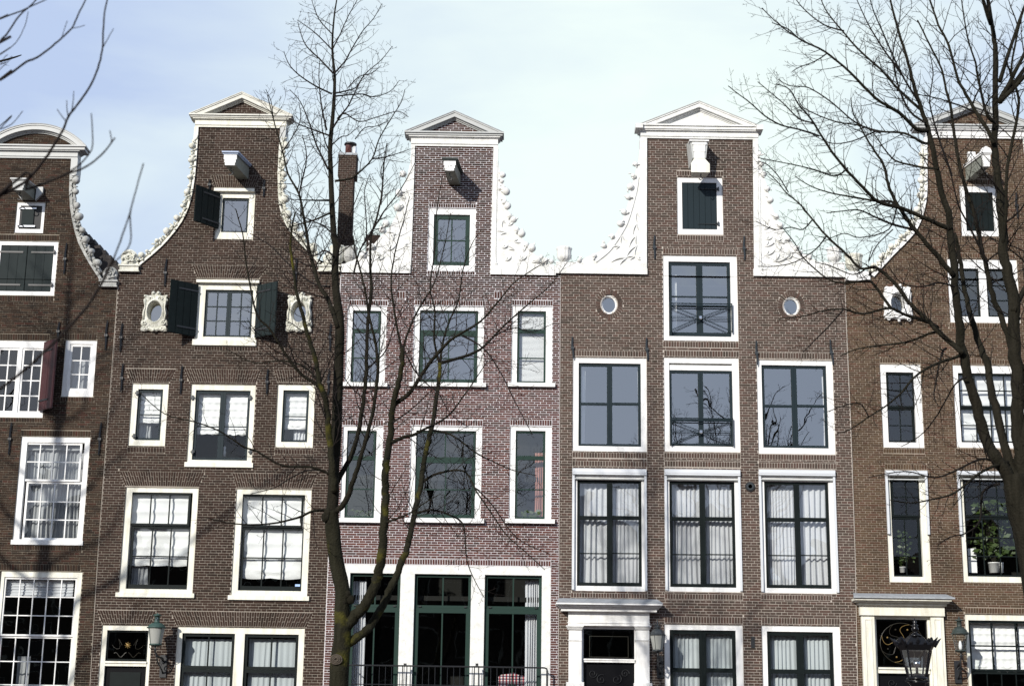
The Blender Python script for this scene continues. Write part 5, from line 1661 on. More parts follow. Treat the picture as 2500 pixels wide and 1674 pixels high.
# courses of upright bricks
for (x0, x1, ya, yb) in ((155, 622, 277, 312), (735, 1212, 277, 314), (728, 1210, 220, 256), (1335, 1815, 290, 326), (150, 625, 926, 960), (735, 1222, 930, 962), (1338, 1830, 938, 972),
                         (150, 625, 980, 1014), (738, 1222, 982, 1018), (1338, 1832, 992, 1026)):
    h4.sol('H', x0, x1, ya, x0, x1, yb, pitch=.059)
h4.sol('G', 815, 1112, 568, 815, 1112, 598, pitch=.059); h4.sol('G', 820, 1113, 978, 820, 1113, 1010, pitch=.059); h4.sol('G', 728, 1205, 1064, 728, 1205, 1098, pitch=.059)
for (x0, x1, ya, yb) in ((190, 855, 614, 655), (1003, 1680, 622, 668), (1838, 2450, 630, 672), (1003, 1680, 817, 874), (1845, 2520, 828, 882)):
    h4.sol('I', x0, x1, ya, x0, x1, yb, pitch=.059)
h4.wall(0.0570, 0.1235, span4, P_top4, 'brick_four', 'mortar_four', j=0.0115)
for (v, x, ya, yb, ln) in (('H', 150, 330, 190, -.03), ('H', 625, 340, 195, -.03), ('H', 1326, 370, 215, -.02), ('H', 1803, 368, 208, -.05), ('G', 673, 1130, 980, 0), ('G', 1246, 1138, 985, 0)):
    a, b = P(v, x, ya), P(v, x, yb)
    anchor(h4.o, a.x, a.z, b.z, mat='iron_blue', lean=ln)
# hoisting beam with its box
c = P('G', 959, 430, -.45)
m = MB(); s_ = c
m.hexa([(c.x - .15, -.45, P('G', 959, 486, -.45).z), (c.x + .15, -.45, P('G', 959, 486, -.45).z), (c.x + .20, -.45, P('G', 959, 378, -.45).z), (c.x - .20, -.45, P('G', 959, 378, -.45).z)],
       [(c.x - .19, .02, P('G', 959, 560, .0).z), (c.x + .19, .02, P('G', 959, 560, .0).z), (c.x + .24, .02, P('G', 959, 398, .0).z), (c.x - .24, .02, P('G', 959, 398, .0).z)])
bm = m.build('hoist_beam', 'grey_paint', h4.o)
for (x0, y0_, x1, y1_, out) in ((896, 369, 1022, 377, .50), (914, 384, 1006, 400, .48), (922, 400, 998, 445, .475), (926, 445, 994, 486, .47)):
    r_ = RW('G', x0, y0_, x1, y1_, -out); m = MB(); m.box(r_[0], r_[1], -out, -.30, r_[2], r_[3]); m.build('beam_face', 'white_paint', bm)
zt_, zb_ = P('G', 959, 522, -.62).z, P('G', 959, 576, -.62).z
m = MB()
m.hexa([(c.x - .21, -.62, zb_), (c.x + .21, -.62, zb_), (c.x + .21, -.62, zt_), (c.x - .21, -.62, zt_)], [(c.x - .17, -.25, zb_ + .02), (c.x + .17, -.25, zb_ + .02), (c.x + .12, -.46, P('G', 959, 488, -.46).z), (c.x - .12, -.46, P('G', 959, 488, -.46).z)])
m.build('beam_box', 'cream_paint', bm)
k = MB(); k.tube([(c.x + .02, -.5, zb_), (c.x + .02, -.5, zb_ - .06), (c.x + .06, -.5, zb_ - .10), (c.x + .02, -.5, zb_ - .14), (c.x - .02, -.5, zb_ - .11)], .013, 5); k.build('hook', 'iron', bm)
gp = [(z, interp(L4, z), interp(R4, z)) for z in [zl4 + (P_top4 - zl4) * i / 6 for i in range(7)]]
shell(h4.o, interp(b34, 10), interp(b45, 10), zl4 - .05, gp, 0.8, cx4)

# =================================================================== house five (right edge)
cx5 = P('K', 1325, 200).x
h5 = House('brick_house', cx5, 'rightmost tan brown brick house with triangular pediment, mostly behind the big bare tree', 0.015)
L5 = edge_tab('J', [(885, 430), (884, 600), (886, 800), (880, 900), (862, 990), (838, 1065), (795, 1150), (725, 1230), (640, 1312), (545, 1415), (478, 1492)])
z5 = L5[0][0]; xb5 = interp(b45, 10); xr5 = 2 * cx5 - xb5
LP = 0.17
pl = P('J', 790, 318, -LP); plx = pl.x; prx = 2 * cx5 - plx
za5, zb5 = P('J', 1270, 140, -LP).z, P('J', 1270, 322, -LP).z
tyz5 = P('J', 1270, 312, 0).z
def span5(z):
    if z > tyz5:
        t = (z - zb5) / (za5 - TT - zb5)
        if t > 1: return []
        w = (prx - plx) / 2 * (1 - TT / (za5 - zb5)) * (1 - t)
        return [(cx5 - w, cx5 + w)] if w > 0.05 else []
    lo = interp(L5, z) if z > z5 else interp(b45, z) + .004
    return [(lo, 2 * cx5 - lo)]
fx = P('J', 884, 400, -.05).x
pediment(h5.o, plx, prx, za5, zb5, P('J', 1270, 350, -LP).z, P('J', 1270, 430, -.04).z, fx, 2 * cx5 - fx, 'grey_paint', LP, frmat='white_paint', dark='lead')
R5 = [(z, 2 * cx5 - x) for z, x in L5]
gpts = [(P('J', x, y, -.03).x, P('J', x, y, -.03).z) for x, y in ((868, 480), (860, 580), (858, 690), (858, 800), (850, 890), (832, 970), (805, 1050), (755, 1135), (690, 1210), (610, 1290), (520, 1385), (460, 1450))]
for sgn, tab_ in ((-1, L5), (1, R5)):
    edge_strip(h5.o, tab_, L5[-1][0], z5, 0.07, sgn, 'white_paint', -0.035)
    garland(h5.o, gpts if sgn < 0 else [(2 * cx5 - x, z) for x, z in gpts], sgn, 'cream_paint', step=0.34, br=0.075, seed=31 + sgn, body=0.055)
c0, c1 = P('J', 252, 1505), P('J', 450, 1505)
m = MB(); m.box(xb5 + .01, c1.x, -.05, .25, P('J', 350, 1524).z, P('J', 350, 1490).z); m.box(xb5 + .03, c1.x - .02, -.02, .22, P('J', 350, 1490).z, P('J', 350, 1450).z); m.build('plinth_block', 'white_paint', h5.o)
c = P('J', 330, 1452, .05); urn(h5.o, c.x, c.z, .40, .38, 'stone_cream')
# windows
w = h5.win('J', (1145, 795, 1430, 1180), (1186, 842, 1402, 1140), 'white_paint', [])
r = RW('J', 1186, 842, 1402, 1140, .02); m = MB(); m.box(r[0], r[1], .08, .12, r[2], r[3]); m.build('shutter', 'green_black', w)
for q in range(5):
    m = MB(); m.box(r[0] + (r[1] - r[0]) * q / 5 + .005, r[0] + (r[1] - r[0]) * (q + 1) / 5 - .005, .07, .08, r[2], r[3]); m.build('shutter_plank', 'green_black', w)
zT, zB = P('J', 1325, 1355).z, P('K', 1340, 430).z
hw = cx5 - at(2316.5, 710).x; zi1, zi0 = P('J', 1325, 1425).z, P('K', 1325, 382).z
h5.holes.append(('r', cx5 - hw, cx5 + hw, zB, zT))
fl = .125
window(h5.o, (cx5 - hw, cx5 + hw, zB, zT), (fl, zT - zi1, fl, zi0 - zB), 'white_paint',
       [dict(r=(cx5 - hw + fl, cx5 - .08, zi0, zi1), xs=[], zs=[.33, .66], sw=.04, mw=.022, m='green_black', g='glass'), dict(r=(cx5 + .08, cx5 + hw - fl, zi0, zi1), xs=[], zs=[.33, .66], sw=.04, mw=.022, m='green_black', g='glass')],
       Y=h5.Y, posts=[(cx5 - .08, cx5 + .08)])
X, Z = cartouche(h5.o, 'K', 667, 283, squar=True, mat='white_paint', sx=1.08, sz=.92, gl_='glass'); h5.holes.append(('e', X, Z, .16, .23))
h5.win('K', (540, 748, 854, 1387), (586, 808, 800, 1345), 'white_paint',
       [h5.lt('K', (586, 810, 800, 1078), [.5], [.5], sw=.045, mw=.02, m='green_black', g='glass_old'), h5.lt('K', (586, 1078, 800, 1345), [.5], [.5], sw=.045, mw=.02, m='green_black', y=.09, g='glass_old')])
Wd = RW('K', 1102, 755, 1600, 1387); lx = Wd[0]; rx_ = 2 * (cx5 + .02) - lx
h5.holes.append(('r', lx, rx_, Wd[2], Wd[3]))
a, b = lx + .115, rx_ - .115; zi1, zi0, zm = P('K', 1330, 815).z, P('K', 1330, 1345).z, P('K', 1330, 1076).z
w = window(h5.o, (lx, rx_, Wd[2], Wd[3]), (.115, Wd[3] - zi1, .115, zi0 - Wd[2]), 'white_paint',
       [dict(r=(a, b, zm, zi1), xs=[.25, .5, .75], zs=[.5], sw=.045, mw=.024, m='green_black'), dict(r=(a, b, zi0, zm), xs=[.25, .5, .75], zs=[.5], sw=.045, mw=.024, m='green_black', y=.09)], Y=h5.Y)
blind5 = (a + .03, b - .03, zi0 + .05, zi1 - .05)
w = h5.win('L', (535, 60, 830, 838), (571, 96, 778, 797), 'cream_paint',
       [h5.lt('L', (571, 96, 778, 376), [.5], [.5], sw=.045, mw=.02, m='green_black', g='glass_low'), h5.lt('L', (571, 376, 778, 797), [.5], [.333, .667], sw=.045, mw=.02, m='green_black', y=.09, g='glass_low')])
W_ = RW('L', 529, 60, 818, 500)
roller(h5.o, w, W_[0], W_[1] + .02, P('L', 664, 52, -.07).z, P('L', 664, 84, -.07).z, W_[2])
Wf = RW('L', 1055, 60, 1500, 838); lx = Wf[0]; rx_ = 2 * (cx5 + .05) - lx
h5.holes.append(('r', lx, rx_, Wf[2], Wf[3]))
a, b = P('L', 1089, 450).x, rx_ - .115; zi1, zi0, zm = P('L', 1300, 96).z, P('L', 1300, 797).z, P('L', 1300, 376).z
w = window(h5.o, (lx, rx_, Wf[2], Wf[3]), (a - lx, Wf[3] - zi1, .115, zi0 - Wf[2]), 'cream_paint',
       [dict(r=(a, b, zm, zi1), xs=[.25, .5, .75], zs=[.5], sw=.045, mw=.022, m='green_black', g='glass_low'), dict(r=(a, b, zi0, zm), xs=[.25, .5, .75], zs=[.333, .667], sw=.045, mw=.022, m='green_black', y=.09, g='glass_low')], Y=h5.Y)
roller(h5.o, w, lx - .03, rx_ + .03, P('L', 1165, 55, -.07).z, P('L', 1165, 82, -.07).z, P('L', 1060, 505).z)
# ground floor window
zT, zI = P('L', 1300, 1063).z, P('L', 1300, 1105).z
lx = P('L', 1096, 1320).x; a = P('L', 1122, 1320).x; rx_ = lx + 2.35; b = rx_ - .13
h5.holes.append(('r', lx, rx_, 1.8, zT)); zm = P('L', 1250, 1463).z
window(h5.o, (lx, rx_, 1.8, zT), (a - lx, zT - zI, .13, .1), 'cream_paint',
       [dict(r=(a, b, zm, zI), xs=[.22, .47, .735], zs=[.5], sw=.05, mw=.03, m='green_black', g='glass_low'), dict(r=(a, b, 1.9, zm), xs=[.15, .3, .45, .6, .75, .88], zs=[.2, .4, .6, .8], sw=.05, mw=.02, m='green_black', y=.09, g='glass_low')], Y=h5.Y)
ground5 = (a + .03, b - .03, zm, zI)
# doorcase
def by(x0, y0, x1, y1, out): return bx('L', x0, y0, x1, y1, out)
p5 = by(318, 966, 978, 978, .30).build('doorcase', 'cream_paint', h5.o)
r_ = RW('L', 292, 920, 1003, 950, -.30)
m = MB(); zf0, zf1 = P('L', 640, 950, -.42).z, P('L', 640, 940, -.42).z
m.hexa([(r_[0], -.42, zf0), (r_[1], -.42, zf0), (r_[1], -.42, zf1), (r_[0], -.42, zf1)], [(r_[0] + .08, 0, zf0), (r_[1] - .08, 0, zf0), (r_[1] - .08, 0, P('L', 640, 918, 0).z), (r_[0] + .08, 0, P('L', 640, 918, 0).z)]); m.build('lead_canopy', 'lead', p5)
by(310, 950, 990, 966, .37).build('doorcase_cornice', 'cream_paint', p5)
by(335, 978, 955, 1000, .20).build('doorcase_cornice', 'cream_paint', p5)
by(345, 1000, 940, 1072, .12).build('architrave', 'cream_paint', p5)
for (a, b) in ((356, 448), (846, 938)):
    r_ = RW('L', a, 1074, b, 1568, -.06); r_ = (P('L', a + 6, 1320, -.06).x, P('L', b + 6, 1320, -.06).x, 1.3, P('L', a, 1074, -.06).z)
    m = MB(); m.box(r_[0], r_[1], -.07, .1, 1.3, r_[3]); m.build('pilaster', 'cream_paint', p5)
    m = MB(); frame4(m, r_[0] + .06, r_[1] - .06, 1.5, r_[3] - .06, .02, .02, .02, .02, -.085, -.07); m.build('pilaster_panel', 'cream_paint', p5)
tr = RW('L', 462, 1097, 822, 1435); tr = (P('L', 466, 1270).x, P('L', 828, 1270).x, tr[2], tr[3])
h5.holes.append(('r', tr[0] - .06, tr[1] + .06, 1.3, tr[3] + .07))
w = window(h5.o, (tr[0] - .06, tr[1] + .06, 1.3, tr[3] + .07), (.06, .07, .06, .05), 'cream_paint', [dict(r=tr, xs=[], zs=[], sw=.03, m='black_gloss', g='glass_low', y=.10)], name='doorway')
rail = RW('L', 470, 1437, 830, 1478); m = MB(); m.box(tr[0], tr[1], -.0, .14, rail[2], rail[3]); m.box(tr[0], tr[1], -.03, .1, rail[3] - .04, rail[3]); m.build('transom_rail', 'cream_paint', w)
m = MB(); m.box(tr[0], tr[1], .10, .14, 1.35, rail[2]); m.build('door_leaf', 'black_gloss', w)
ccx, ccz = (tr[0] + tr[1]) / 2, (tr[2] + tr[3]) / 2
k = MB()
for rr_ in (.46, .13):
    k.tube([(ccx + rr_ * math.cos(2 * math.pi * i / 36), .085, ccz + rr_ * .93 * math.sin(2 * math.pi * i / 36)) for i in range(37)], .006, 5)
k.build('tracery_ring', 'bronze', w)
for i in range(8):
    t = math.pi * i / 4 + .39; k = MB()
    k.tube([(ccx + (.13 + .33 * s / 8) * math.cos(t + .5 * math.sin(math.pi * s / 8)), .085, ccz + .93 * (.13 + .33 * s / 8) * math.sin(t + .5 * math.sin(math.pi * s / 8))) for s in range(9)], .005, 5)
    k.ball((ccx + .33 * math.cos(t), .08, ccz + .31 * math.sin(t)), .02, nu=6, nv=5)
    k.build('tracery_arm', 'gold' if i % 2 else 'bronze', w)
for sx in (-1, 1):
    k = MB(); spiral(k, (ccx + sx * .25, rail[2] - .2), .10, 1.5, .08, .008, sgn=sx); k.build('wrought_scroll', 'iron', w)
for (v, x0, x1, ya, yb) in (('K', 528, 838, 705, 740), ('K', 1090, 1600, 712, 745), ('K', 555, 870, 1396, 1430), ('K', 1105, 1600, 1396, 1430), ('L', 520, 815, 8, 45), ('L', 1040, 1500, 8, 45), ('L', 1085, 1500, 1018, 1056),
                            ('K', 1060, 1560, 435, 470), ('J', 1150, 1425, 745, 785), ('J', 1155, 1440, 1188, 1220), ('J', 1045, 1560, 1312, 1347)):
    h5.sol(v, x0, x1, ya, x0, x1, yb, pitch=.056)
h5.wall(0.0505, 0.118, span5, za5 - .15, 'brick_five', 'mortar_five', j=0.0105)
for (v, x, ya, yb) in (('J', 1578, 1045, 850), ('K', 0, 0, 0)):
    if ya: a, b = P(v, x, ya), P(v, x, yb); anchor(h5.o, a.x, a.z, b.z)
c = P('J', 1342, 590, -.8)
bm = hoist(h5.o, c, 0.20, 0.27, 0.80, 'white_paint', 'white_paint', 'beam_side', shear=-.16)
k = MB(); k.prism([(c.x - .12, c.z + .17), (c.x + .12, c.z + .17), (c.x + .09, c.z + .24), (c.x, c.z + .29), (c.x - .09, c.z + .24)], -.84, -.7); k.build('beam_crest', 'white_paint', bm)
for (x0_, x1_, y0_, y1_) in ((1205, 1262, 535, 640), (1255, 1290, 640, 720)):
    r_ = RW('J', x0_, y0_, x1_, y1_, -.08); m = MB(); m.box(r_[0], r_[1], -.08, .02, r_[2], r_[3]); m.build('beam_bracket', 'white_paint', h5.o)
gp = [(z, span5(z)[0][0], span5(z)[0][1]) for z in [z5 + (tyz5 - z5) * i / 14 for i in range(15)]]
shell(h5.o, xb5, xr5, z5 - .05, gp, 0.8, cx5)

# stoops and steps (their tops are just under the picture)
for (hh, xa, xb, top) in ((h2, P('C', 640, 1168).x, P('C', 1060, 1168).x, 1.25), (h4, P('I', 110, 1419).x, P('I', 930, 1419).x, 1.25), (h5, P('L', 300, 1560).x, P('L', 1010, 1560).x, 1.3), (h3, xs[0], xs[0] + 5.2, 1.6)):
    m = MB(); m.box(xa, xb, -1.1, -0.01, 0, top); m.build('stoop', 'stoop_stone', hh.o)
    if hh is not h3:
        for q in range(6):
            m = MB(); m.box(xb, xb + .3 * (6 - q), -1.05, -.05, top / 7 * q, top / 7 * (q + 1)); m.build('step', 'stoop_stone', hh.o)

# pointed joint on each party line
for hh, tab_, mm, ztop in ((h2, b12, 'mortar_two', z2a - .25), (h3, b23, 'mortar_three', zl3), (h4, b34, 'mortar_four', zl3), (h5, b45, 'mortar_four', zl4)):
    m = MB(); zz = [0.0, 3, 6, 9, 11, ztop]
    m.band([(interp(tab_, z) + .006, z) for z in zz], [(interp(tab_, z) - .006, z) for z in zz], -0.003, 0.02)
    m.build('party_joint', mm, hh.o)

# =================================================================== balcony rail of house three
RY = -0.26
za, zb = P('F', 900, 1415, RY).z, P('F', 900, 1560, RY).z
xa, xb = P('F', 222, 1415, RY).x, P('F', 1738, 1415, RY).x
k = MB()
k.tube([(xa, -.02, za), (xa, RY, za), (xb - .05, RY, za), (xb, RY, za - .015), (xb + .02, RY, za - .07), (xb + .02, RY, zb - .05)], .017, 6)
rail_ = k.build('balcony_railing', 'iron', h3.o)
k = MB(); k.tube([(xa, RY, zb), (xb + .02, RY, zb)], .010, 5); k.tube([(xb + .02, RY, za - .08), (xb + .02, -.02, za - .08)], .012, 5); k.build('rail_bar', 'iron', rail_)
n = 32
for i in range(n + 1):
    x = xa + (xb - xa) * i / n
    k = MB(); k.tube([(x, RY, za), (x, RY, zb - .04)], .0065, 4); k.build('baluster', 'iron', rail_)
for x_ in (655, 1205):
    c = P('F', x_, 1412, RY)
    k = MB(); k.box(c.x - .03, c.x + .03, RY - .03, RY + .03, c.z - .0, c.z + .05); k.tube([(c.x - .05, RY, c.z), (c.x - .05, RY, zb - .3)], .010, 4); k.tube([(c.x + .04, RY, c.z), (c.x + .04, RY, zb - .3)], .010, 4)
    k.build('rail_post', 'iron', rail_)
# chair with a plaid throw behind the rail
c = P('F', 1470, 1545, .45)
ch = thing('chair', (c.x, .45, 1.7), 'dark chair under a plaid throw behind the black balcony railing', 'chair')
w_ = .56
k = MB()
k.tube([(c.x - w_ / 2, .45, 1.7), (c.x - w_ / 2, .42, c.z), (c.x - w_ * .3, .42, c.z + .10), (c.x + w_ * .3, .42, c.z + .10), (c.x + w_ / 2, .42, c.z), (c.x + w_ / 2, .45, 1.7)], .02, 6)
k.box(c.x - w_ / 2, c.x + w_ / 2, .4, .9, 2.1, 2.15); k.build('chair_frame', 'black_gloss', ch)
vs, fs = [], []
for i in range(17):
    u = i / 16; top = c.z + .14 + .07 * math.sin(math.pi * u) + .01 * math.sin(u * 14)
    for j, (dy, dz) in enumerate(((.36, -.24), (.355, -.1), (.36, -.02), (.40, .0), (.47, -.03), (.49, -.2))):
        vs.append((c.x - w_ / 2 + w_ * u, dy, top + dz))
for i in range(16):
    for j in range(5):
        a = i * 6 + j; fs.append((a, a + 1, a + 7, a + 6))
k = MB(); k.add(vs, fs); tag(k.build('blanket', 'plaid', None, smooth=True), 'red and white plaid throw hanging over the chair behind the balcony railing', 'blanket')

# =================================================================== lanterns on the walls
def wall_lantern(label, px, ys, hw_b, hw_t, hw_l, plate, metal, glassm, Y=-0.5, hexa=False, bulb=False, crown=False):
    """ys: pixel heights of finial tip, chimney top, dome top, brim, glass foot, bracket foot"""
    zt, zc, zd, zb, zg, zk = [at(px, y, Y).z for y in ys]
    x = at(px, ys[3], Y).x
    s = 3988 / 35.2
    hb, ht, hl = hw_b / s, hw_t / s, hw_l / s
    t = thing('wall_lantern', (x, 0.0, at(plate[0], plate[1], 0).z), label, 'lantern')
    n = 6 if hexa else 20
    k = MB()
    k.lathe((x, Y, 0), [(hb, zb - .012), (hb, zb + .008), (hb * .86, zb + .02), (hb * .78, zb + (zd - zb) * .55), (hb * .5, zb + (zd - zb) * .9), (hb * .34, zd)], n if hexa else 24)
    k.build('dome', metal, t, smooth=not hexa)
    k = MB()
    cw = hb * .27
    k.lathe((x, Y, 0), [(cw * 1.1, zd - .005), (cw, zd + .02), (cw, zc - .015), (cw * 1.7, zc - .01), (cw * 1.5, zc + .01), (cw * .5, zc + .025), (cw * .2, zt - .01), (.004, zt)], 16)
    if crown:
        for i in range(6):
            a = math.pi * i / 3; k.tube([(x + cw * math.cos(a), Y + cw * math.sin(a), zd + .05), (x + cw * 2.3 * math.cos(a), Y + cw * 2.3 * math.sin(a), zd + .09), (x + cw * 1.5 * math.cos(a), Y + cw * 1.5 * math.sin(a), zd + .13)], .008, 5)
    k.build('chimney_cap', metal, t, smooth=True)
    if not hexa and not bulb:
        k = MB(); a_ = [(x + .017 * math.cos(q), Y - cw - .003, (zd + zc) / 2 + .03 * math.sin(q)) for q in [i * math.pi / 8 for i in range(17)]]; k.tube(a_, .004, 4); k.build('vent_mark', 'steel', t)
    for i in range(n if hexa else 1):
        k = MB()
        if hexa:
            a0, a1 = 2 * math.pi * i / 6, 2 * math.pi * (i + 1) / 6
            k.add([(x + hl * math.cos(a0), Y + hl * math.sin(a0), zg), (x + hl * math.cos(a1), Y + hl * math.sin(a1), zg), (x + ht * math.cos(a1), Y + ht * math.sin(a1), zb - .012), (x + ht * math.cos(a0), Y + ht * math.sin(a0), zb - .012)], [(0, 1, 2, 3)])
            k.build('pane', glassm, t)
        else:
            m_ = 24
            k.add([(x + r_ * math.cos(2 * math.pi * q / m_), Y + r_ * math.sin(2 * math.pi * q / m_), z_) for r_, z_ in ((hl, zg), (ht, zb - .012)) for q in range(m_)], [(q, (q + 1) % m_, m_ + (q + 1) % m_, m_ + q) for q in range(m_)])
            k.build('globe', glassm, t, smooth=True)
    nb = 6 if hexa else 4
    for i in range(nb):
        a = 2 * math.pi * (i + (0 if hexa else .5)) / nb
        k = MB(); e = 1.03 if hexa else 1.08
        k.tube([(x + hl * e * math.cos(a), Y + hl * e * math.sin(a), zg - .01), (x + ht * e * math.cos(a), Y + ht * e * math.sin(a), zb - .01)], .005, 4); k.build('cage_bar', metal, t)
    k = MB(); k.lathe((x, Y, 0), [(hl * .5, zg - .05), (hl * 1.15, zg - .02), (hl * 1.15, zg), (hl * .8, zg + .01)], 18); k.build('foot_ring', metal, t)
    if bulb:
        k = MB(); k.lathe((x, Y, 0), [(.02, zg), (.035, zg + .04), (.038, zg + .1), (.02, zg + .18), (.004, zg + .2)], 12); k.build('bulb', 'pot_white', t, smooth=True)
    else:
        k = MB(); k.lathe((x, Y, 0), [(.015, zg), (.028, zg + .05), (.03, zg + .11), (.01, zg + .16)], 12); k.build('bulb', 'frost', t, smooth=True)
    pl_ = at(plate[0], plate[1], 0)
    k = MB()
    for a in (-1, 1):
        k.tube([(x + a * hl, Y, zg - .03), (x + a * hl * 1.1, Y, zg - .07), (x, Y, zg - .14)], .007, 5)
    k.tube([(x, Y, zg - .02), (x, Y, zg - .16), (x + (pl_.x - x) * .3, Y * .75, zg - .24), (pl_.x, Y * .3, pl_.z + .02), (pl_.x, -.02, pl_.z - .06)], [.02, .018, .022, .026, .03], 7)
    k.tube([(x, Y, zg - .15), (x + (pl_.x - x) * .4, Y * .7, zg - .36), (pl_.x, Y * .25, pl_.z - .22), (pl_.x, -.02, pl_.z - .28)], [.012, .014, .016, .02], 6)
    spiral(k, (x + (pl_.x - x) * .5 + .02, pl_.z - .10), .07, 1.3, Y * .4, .012)
    k.build('bracket', 'iron', t, smooth=True)
    k = MB(); k.box(pl_.x - .07, pl_.x + .07, -.035, -.012, pl_.z - .36, pl_.z + .10); k.build('wall_plate', 'iron', t)
wall_lantern('green copper topped wall lantern with frosted glass right of the leftmost door', 382.5, (1495, 1501, 1519, 1531, 1571, 1640), 22.8, 19.5, 13.2, (400, 1610), 'verdigris', 'frost')
wall_lantern('black six sided lantern with a crown right of the white columned doorway', 1605.5, (1512, 1530, 1534, 1549, 1585.5, 1641), 19.5, 17.5, 11.2, (1611, 1612), 'iron_blue', 'frost', hexa=True, crown=True)
wall_lantern('dark green wall lantern with clear glass and white bulb beside the rightmost window', 2343, (1503.5, 1513, 1529.5, 1546, 1586, 1655), 21, 19, 11.7, (2337, 1624), 'verdigris_dark', 'glass_low', bulb=True)

# =================================================================== street lamp in front
LY = -9.0
def lp(px, py): return at(px, py, LY)
sl = 3988 / (26.0 * math.cos(PITCH) + 2 * math.sin(PITCH))
lx = lp(2237, 1600).x
lamp = thing('street_lamp', (lx, LY, 0), 'glossy black street lamp with crowned glass lantern in front of the right doorway', 'street lamp')
foot = [(-.72, -.62), (.72, -.62), (1, 0), (.72, .62), (-.72, .62), (-1, 0)]
def fp(r, z): return [(lx + a * r, LY + b * r, z) for a, b in foot]
zr0, zr1 = lp(2237, 1551).z, lp(2237, 1573).z
zb0, zb1 = lp(2237, 1574).z, lp(2237, 1584).z
zg = lp(2237, 1655).z
R0 = 46 / sl
k = MB(); k.hexa(fp(R0, zb0), fp(R0 * .88, zb1)); k.hexa(fp(R0 * .86, zb1), fp(R0 * .84, zb1 - .02)); k.build('lantern_rim', 'black_gloss', lamp)
k = MB(); k.hexa(fp(R0 * .90, zb0 + .002), fp(R0 * .38, zr0 - .005)); k.build('lantern_roof', 'black_gloss', lamp)
for i in range(6):
    a, b = foot[i], foot[(i + 1) % 6]
    k = MB(); q = [(lx + a[0] * R0 * .80, LY + a[1] * R0 * .80, zb1 - .02), (lx + b[0] * R0 * .80, LY + b[1] * R0 * .80, zb1 - .02), (lx + b[0] * R0 * .48, LY + b[1] * R0 * .48, zg), (lx + a[0] * R0 * .48, LY + a[1] * R0 * .48, zg)]
    k.add(q, [(0, 1, 2, 3)]); k.build('pane', 'glass', lamp)
    k = MB(); k.tube([q[0], q[3]], .014, 4); k.build('corner_bar', 'black_gloss', lamp)
    k = MB(); ox, oy = lx + a[0] * R0 * .97, LY + a[1] * R0 * .97
    dx, dy = a[0] * .07, a[1] * .07
    k.tube([(ox, oy, zb0 - .02), (ox + dx * .6, oy + dy * .6, zb0 + .04), (ox + dx * 1.6, oy + dy * 1.6, zb0 + .11)], [.03, .028, .006], 6)
    k.ball((ox + dx * .3, oy + dy * .3, zb0 + .03), .028, nu=7, nv=5); k.build('crown_leaf', 'black_gloss', lamp)
    mx, my = (a[0] + b[0]) / 2, (a[1] + b[1]) / 2
    k = MB(); k.ball((lx + mx * R0 * .9, LY + my * R0 * .9, zb0 + .07), .030, .012, .055, 8, 6)
    for s_ in (-1, 1):
        ax, ay = mx + (b[0] - a[0]) * .28 * s_, my + (b[1] - a[1]) * .28 * s_
        k.ball((lx + ax * R0 * .93, LY + ay * R0 * .93, zb0 + .03), .03, .012, .03, 8, 6)
    k.build('crest', 'black_gloss', lamp)
k = MB(); zt = lp(2237, 1508).z; H_ = zt - zr0
k.lathe((lx, LY, zr0), [(R0 * .38, -.01), (.07, .02), (.05, H_ * .12), (.022, H_ * .2), (.05, H_ * .3), (.06, H_ * .42), (.03, H_ * .52), (.055, H_ * .60), (.02, H_ * .68), (.035, H_ * .80), (.012, H_ * .9), (.003, H_)], 18)
k.build('finial', 'black_gloss', lamp, smooth=True)
k = MB(); k.lathe((lx, LY, 0), [(R0 * .55, zg - .02), (R0 * .55, zg + .01), (R0 * .3, zg + .05), (.05, zg + .08)], 20); k.build('burner_plate', 'black_gloss', lamp, smooth=True)
k = MB(); k.lathe((lx, LY, zg + .07), [(.022, 0), (.022, .10), (.045, .12), (.06, .2)], 16); k.build('lamp_holder', 'steel', lamp, smooth=True)
k = MB()
k.hexa(fp(R0 * .66, zg - .03), fp(R0 * .60, zg - .06))
k.lathe((lx, LY, 0), [(.16, 0), (.17, .25), (.12, .35), (.11, .9), (.075, 1.0), (.055, 1.1), (.045, 2.0), (.05, zg - .5), (.07, zg - .45), (.05, zg - .38), (.06, zg - .2), (.13, zg - .08), (.16, zg - .05)], 18); k.build('post', 'black_gloss', lamp, smooth=True)
k = MB()
for s_ in (-1, 1):
    spiral(k, (lx + s_ * .13, zg - .2), .07, 1.3, LY, .012, sgn=s_)
k.build('scroll_arm', 'black_gloss', lamp)

